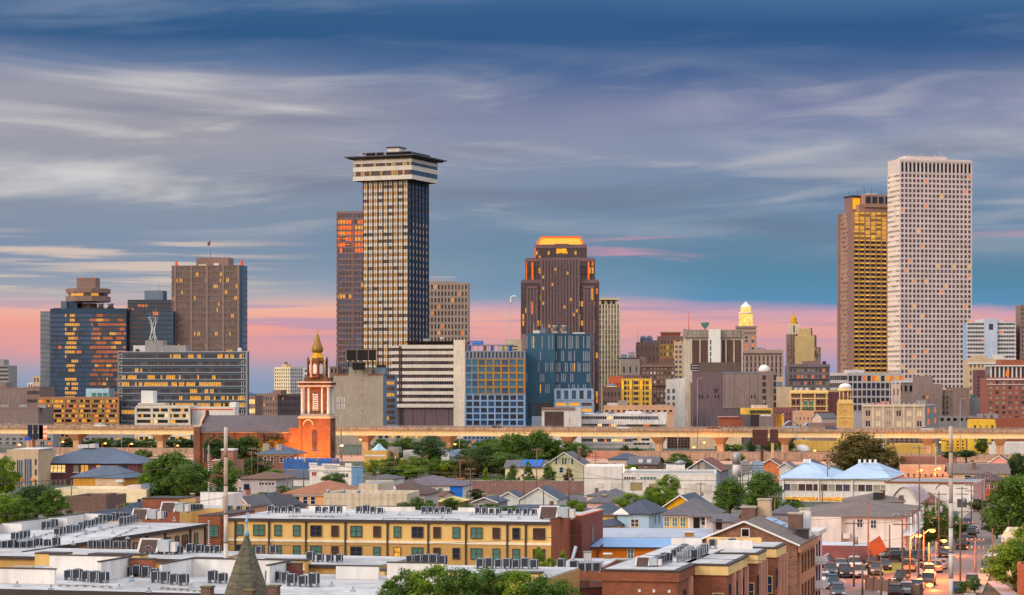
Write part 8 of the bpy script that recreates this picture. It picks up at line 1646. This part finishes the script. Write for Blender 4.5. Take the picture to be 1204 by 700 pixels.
for c_ in[('suv','red',973,667,A1,'red parked car beneath the brown metal mansard, leftmost of its row'),('sedan','silver',989,669,A1,'silver car in the far row of the lot, second from left'),('suv','white',1005,669,A1,'white car in the far row of the lot, third from left'),('suv','black',1023,668,A1,'black car at the right end of the far row of the lot'),('sedan','black',1040,670,A1,'dark car beside the timber fence in the lot'),
('suv','grey',977,677,A1,'dark grey car in the second row of the lot, left'),('suv','black',994,679,A1,'black car in the second row of the lot, middle'),('pickup','silver',1011,679,A1,'silver pickup in the second row of the lot'),('suv','grey',1030,676,A1,'grey car in the second row of the lot, right'),('sedan','white',969,686,A1,'white car in the near left corner of the lot'),('suv','blue',979,692,A1,'blue car nearest to the pink townhouse'),('suv','grey',985,703,A1,'grey car cut by the bottom edge in the lot'),
('suv','black',1060,686,A2+175,'black car by the fence on the street side'),('pickup','tan',1069,672,A2,'tan pickup under the street lamp'),('van','white',1090,679,A2+10,'white van parked under the bright street lamp'),('sedan','silver',1078,694,A2,'silver sedan on the lower left kerb of the street'),('suv','grey',1092,688,A2,'grey car behind the silver sedan on the street'),('suv','black',1053,703,A2,'dark car cut by the bottom edge at the fence end'),('suv','silver',1066,700,A2,'silver car second from bottom by the fence'),
('suv','tan',1101,673,A2,'tan car in the line behind the monopole foot'),('sedan','silver',1106,669,A2,'silver car farthest in the line left of the monopole'),('sedan','grey',1112,655,A2,'grey sedan in the intersection behind the monopole'),('suv','black',1131,646,A2,'black car on the left kerb beyond the monopole'),('suv','grey',1133,640,A2,'dark grey car second beyond the monopole'),('suv','black',1142,632,A2,'black car third beyond the monopole'),('sedan','silver',1145,627,A2,'silver car near the far bend of the street'),('suv','grey',1138,620,A2,'tiny dark car at the far left kerb'),
('suv','black',1050,661,-170,'long dark car before the white house gallery'),('suv','grey',1075,661,-170,'grey car parked at the corner beyond the lot'),('van','white',1046,659,-170,'white van behind the orange tilted panel'),
('suv','teal',1160,674,A2+180,'teal car driving on the right side of the street'),('sedan','white',1172,657,A2+180,'white car parked at right by the big tree'),('suv','silver',1143,690,A2,'silver car half hidden by sidewalk shrub'),('sedan','blue',1127,697,A2,'blue car at the bottom right of the street'),('suv','white',1163,668,A2+180,'pale car behind the teal car')]:
 car(*c_)
 # utility poles
wood=mat('pole_wood',(120,96,84),var=.3,scale=2)
POLES=[]
def pole(px,ybase,ytop,label,arms=1,tr=False,r=.14,D=None,zt=None):
 D=D or Dg(ybase); x=X(px,D); h=Z(ytop,D); t=thing('utility_pole',label,'utility pole',(x,D,0),R(-14)); q=MB(); q.tube((0,0,0),(0,0,h),r,r*.7,wood,8); q.build('pole',t)
 for k in range(arms):
  q=MB(); z_=h-.5-k*1.1; q.box(-1.2,1.2,-.08,.05,z_,z_+.14,wood); [q.lathe([(.05,z_+.14),(.07,z_+.3),(.03,z_+.34)],pale,6,(x_,0))for x_ in(-1.1,-.5,.5,1.1)]; q.build('crossarm',t)
 if tr: q=MB(); q.lathe([(.22,h-3.2),(.26,h-3.1),(.26,h-2.3),(.2,h-2.2)],steel,10,(.38,0)); q.build('transformer',t)
 POLES.append((px,x,D,h)); return t
for p_ in[(1021,676,589,'tall dark pole in front of the orange tilted panel',0,False),(1004,690,612,'pale pole at the left of the orange tilted panel',1,True),(1046,664,617,'thin pole before the white two-storey house',0,False),(1061,695,603,'tall pole with crossarms in front of the white house gallery',2,False),(1080,690,597,'pole carrying the left orange street lamp',1,False),(1104,660,578,'pole with crossarm left of the monopole',2,True),(1129,692,612,'brown pole just right of the monopole',1,False),(1147,683,632,'orange-lit wooden pole with two crossarms on the street',2,False),(1167,672,621,'bare pole on the right side of the street',0,False),(1092,680,638,'short pole with a red-orange lamp on the street side',0,False),(1142,620,568,'dark pole before the pink end wall',2,True),(1155,618,560,'dark pole right of the pink end wall',2,False),(1131,618,572,'pole with transformer before the white warehouse',2,True),(1186,640,610,'short pole top in the dark tree at right',0,False),(1165,600,556,'pole beside the vermilion brick house',2,False),
(553,592,550,'pole by the garden wall left of the tall young trees',2,False),(541,586,540,'pole carrying the orange light left of the grove',1,False),(585,602,563,'pole before the left white gabled shed',2,False),(616,596,546,'pole between the young trees and white gables',1,False),(631,585,527,'tall pole against the blue tarpaulin roof',1,False),(639,604,563,'pole before the larger white gable',1,False),(669,596,550,'pole before the rust coloured young tree',1,True),(486,598,563,'pole with white crossarm behind the brown hip roof',1,False),(338,604,551,'pole left of the peach house',1,False),(351,604,576,'short pole before the peach house windows',0,False),(344,590,551,'grey pole before the black-roofed shed',1,False),(296,572,526,'pole with crossarm before the dark trees left of the church',2,False),(303,572,527,'second pole before the dark trees left of the church',1,False),(357,575,530,'dark pole before the orange church wall',2,True),(372,575,528,'pole with transformer before the church tower',1,True),(402,560,516,'grey pole right of the church tower',0,False),(776,568,520,'dark pole below the expressway beside gridded office',1,False),(824,592,567,'short grey pole before the white warehouse',1,True),(700,568,535,'pole beside the cream house porch',2,False),(911,620,582,'pole before the big dark tree right',1,False),(973,590,536,'pole before the big brownish oak',1,True),(967,612,568,'thin black pole before the market windows',0,False),(22,620,594,'brown pole before the left bright tree',1,False),(84,592,565,'brown pole beside the cream flat-roofed shop',0,False),(146,610,592,'short pole behind the dark blue roofs',0,False),(111,612,596,'short brown pole behind the tan wing roof',0,False),(715,640,603,'pole between mustard and sky-blue houses',1,False),(464,560,528,'dark pole before the yellow low building',1,True),(1081,640,524,'pole rising behind the two orange lamps',1,False),(1014,700,660,'bare pole at the bottom of the lot',0,False),(1036,705,655,'bare pole beside the timber fence',0,False)]:
 pole(*p_)
 # rusty masts with swan-neck arms and insulator strings
def monopole(px,D,ytop,r,ys_,side,label):
 x=X(px,D); h=Z(ytop,D); t=thing('transmission_pole',label,'transmission pole',(x,D,0)); m_=mat('galvanised_rust',(196,186,182),kind='streak',rgb2=(170,120,78),rough=.5,scale=2.5,var=.25); q=MB(); n=9
 for k in range(n):
  z0,z1=h*k/n,h*(k+1)/n; r0=r*(1.25-.35*k/n); q.tube((0,0,z0),(0,0,z1+.05),r0,r0*.97,m_,12)
 for k in range(1,n): q.lathe([(r*1.32-.1*r*k/3,h*k/n-.05),(r*1.32-.1*r*k/3,h*k/n+.05)],bark,12)
 q.build('shaft',t)
 for y_ in ys_:
  z_=Z(y_,D); ru_=mat('rust_arm',(130,84,60)); q=MB(); q.path([(0,0,z_-.3)]+[(side*(.75-.75*math.cos(a)),0,z_-.3+.62*math.sin(a))for a in[k*math.pi/8 for k in range(1,8)]]+[(side*1.5,0,z_-.25)],.06,ru_,6); q.build('arm',t)
  q=MB(); [q.lathe([(.04,z_-.4-k*.18),(.11,z_-.36-k*.18),(.04,z_-.3-k*.18)],pale,8,(side*1.5,0))for k in range(13)]; q.build('insulator',t)
 return x,D,h
M1=monopole(265.5,206,503,.18,(520,563,608),-1,'tall pale rusty transmission pole left of centre with swan-neck arms')
M2=monopole(1118,232,502,.20,(522,573,634),-1,'tall pale rusty transmission pole above the street at right')
# street lamps
lamp_post(1083,640,553,'brighter left of two orange lamps beside the pale market roofs',9000,r=.12)
lamp_post(1104,655,551,'right one of two orange lamps beside the pale market roofs',26000,r=.12)
lamp_post(1080,320,630,'left orange street lamp over the parked cars by the white house',11000)
lamp_post(1096,324,624,'right orange street lamp over the parked cars by the white house',11000)
lamp_post(1093,306,688,'low orange lamp at the bottom of the street',1500)
lamp_post(1110,370,636,'orange lamp over the line of cars behind the monopole',3500)
lamp_post(1169,470,606,'red-orange lamp at the far bend of the street',1600,col=(1,.2,.08))
lamp_post(541,700,554,'single orange street light before the central grove',900)
lamp_post(745,560,551,'warm white lamp on the white warehouse roof edge',700,col=(1,.75,.35),head=lit('lit_pale_lamp',(255,214,140),8,.05))
for i,(px,y_,D_)in enumerate(((23,523,800),(74,519.5,860),(124,521.5,830),(155,522,820),(209,524,940),(816,526,860),(828,520.5,900),(958,530,850),(1105,520,860),(598,520,900),(424,517,930),(1052,532,880),(535,522.5,880))):
 lamp_post(px,D_,y_,['far left orange lamp under the elevated road','orange lamp by the small striped billboard','orange lamp under the road behind the school roof','arching orange lamp at the right of the school roof','pale lamp on the road left of the church gable','arching orange lamp in front of the tan warehouse','twin orange lamp beneath deck by tan warehouse','orange lamp before the yellow flat warehouse','orange lamp at the left of the monopole top','orange lamp at the left of the central grove','orange lamp beside pier right of church','pale lamp on the mustard warehouse wall','orange lamp under deck below white stair tower'][i],1200)
 # overhead wires, each a hanging cable
wire_m=mat('wire_dark',(92,76,72))
def wire(p0,p1,sag,label,r=.022):
 p0,p1=Vector(p0),Vector(p1); pts=[p0.lerp(p1,k/24)-Vector((0,0,sag*4*(k/24)*(1-k/24)))for k in range(25)]; q=MB(); q.path(pts,r,wire_m,4); tag(q.build('overhead_wire'),label,'wire')
def P3(px,py,D): return(X(px,D),D,Z(py,D))
WL=[((265,538,206),(1118,560,232),1.1),((265,585,206),(-20,606,170),.4),((265,540,206),(-20,570,170),.3),((1021,592,331),(1204,620,300),.6),((1021,606,331),(880,612,300),.3),((700,560,500),(1021,590,331),.8),((553,553,540),(353,560,560),.9),((553,552,540),(631,545,560),.5),((631,530,560),(420,545,620),1.2),((669,553,520),(824,570,540),.8),((824,570,540),(973,575,540),.5),((973,540,560),(1104,560,420),.6),((1061,606,304),(1147,636,320),.5),((1004,615,311),(1061,612,304),.2),((1061,640,304),(1204,640,320),.5),((1104,582,357),(1167,604,340),.5),((1129,616,308),(1004,640,311),.4),((296,532,640),(140,545,600),.6),((296,545,640),(372,548,620),.5),((1080,662,310),(1204,690,280),.4),((750,652,200),(1100,660,210),.3),((1046,655,352),(1112,668,320),.3),((265,640,206),(700,628,230),.5)]
WN=['long wire strung between the two tall rusty poles','lowest wire leaving the left rusty pole to the left','upper wire leaving the left rusty pole to the left','wire from the dark pole toward the right edge tree','wire in front of the white two-storey house','wire crossing before the market hall windows','wire running left from the garden wall pole','wire between garden wall pole and tarpaulin roof pole','wire passing in front of the central grove','wire in front of the white warehouse doors','wire between white warehouse and dark trees','wire before the brownish oak and pale roofs','wire above the street between two crossarm poles','short wire left of the gallery pole','wire across the street at half height','wire beside the monopole over the orange-lit tree','wire over the parked cars','wire in front of the huge dense tree','wire in front of the church wall','wire near the lower right corner','wire in front of the brick row buildings','wire over the street corner cars','wire across the yellow apartment facade']
for(a,c,s_),n_ in zip(WL,WN): wire(P3(*a),P3(*c),s_,n_)
t=thing('antenna_mast','slim phone mast with clustered panels before the blank concrete block','antenna mast',(X(401,900),900,0)); q=MB(); q.tube((0,0,0),(0,0,Z(466,900)),.3,.18,steel,8); q.build('mast',t)
q=MB(); [q.box(x_-.18,x_+.18,-.6,-.4,z_,z_+2.0,pale)for z_ in(Z(473,900),Z(481,900))for x_ in(-1.5,-.7,.4,1.3)]; [q.box(-1.7,1.7,-.3,-.2,z_+.9,z_+1.05,steel)for z_ in(Z(473,900),Z(481,900))]; q.build('panel_antenna',t)
# roof pipes and conduits on the near roofs
rp=random.Random(21)
for i,(p0,y0,p1,y1)in enumerate(((20,640,60,628),(90,632,150,617),(70,690,130,692),(190,693,236,697),(340,608,392,609),(450,611,540,612),(120,640,160,622))):
 (xa,ya),(xb,yb)=onroof(p0,y0),onroof(p1,y1); q=MB(); q.path([(xa,ya,ZR+.16),((xa+xb)/2,(ya+yb)/2+.2,ZR+.16),(xb,yb,ZR+.16)],.05,steel,6)
 [q.box(xa+(xb-xa)*k/6-.12,xa+(xb-xa)*k/6+.12,ya+(yb-ya)*k/6-.06,ya+(yb-ya)*k/6+.3,ZR+.065,ZR+.12,wood)for k in range(7)]
 tag(q.build('roof_pipe'),['grey pipe on the tan wing roof, nearest the left edge','long grey pipe along the middle of the tan wing roof','grey pipe behind the lower left fascia of the nearest roof','grey pipe left of the slate turret on the nearest roof','grey pipe on the yellow block roof, left half','long grey pipe on the yellow block roof, right half','grey pipe near the tan wing roof edge'][i],'pipe')
for kd,cl_,px,lab in(('van','white',118,'white van on the elevated road above the school roof'),('suv','grey',205,'grey car on the elevated road left of the church gable'),('van','silver',462,'silver van on the elevated road before the concrete block'),('suv','black',585,'dark car on the elevated road before the blue-framed hotel'),('van','white',733,'white van on the elevated road before the long white hall'),('pickup','red',840,'red pickup on the elevated road below the windowless block'),('van','blue',978,'blue van on the elevated road by the ochre bell tower'),('suv','white',1090,'pale car on the elevated road at the institution corner')):
 a_=road_x(px); p_=EA+ED*a_+EN*2.2; car(kd,cl_,px,0,-14.4,lab,p_.y,EH+.29)
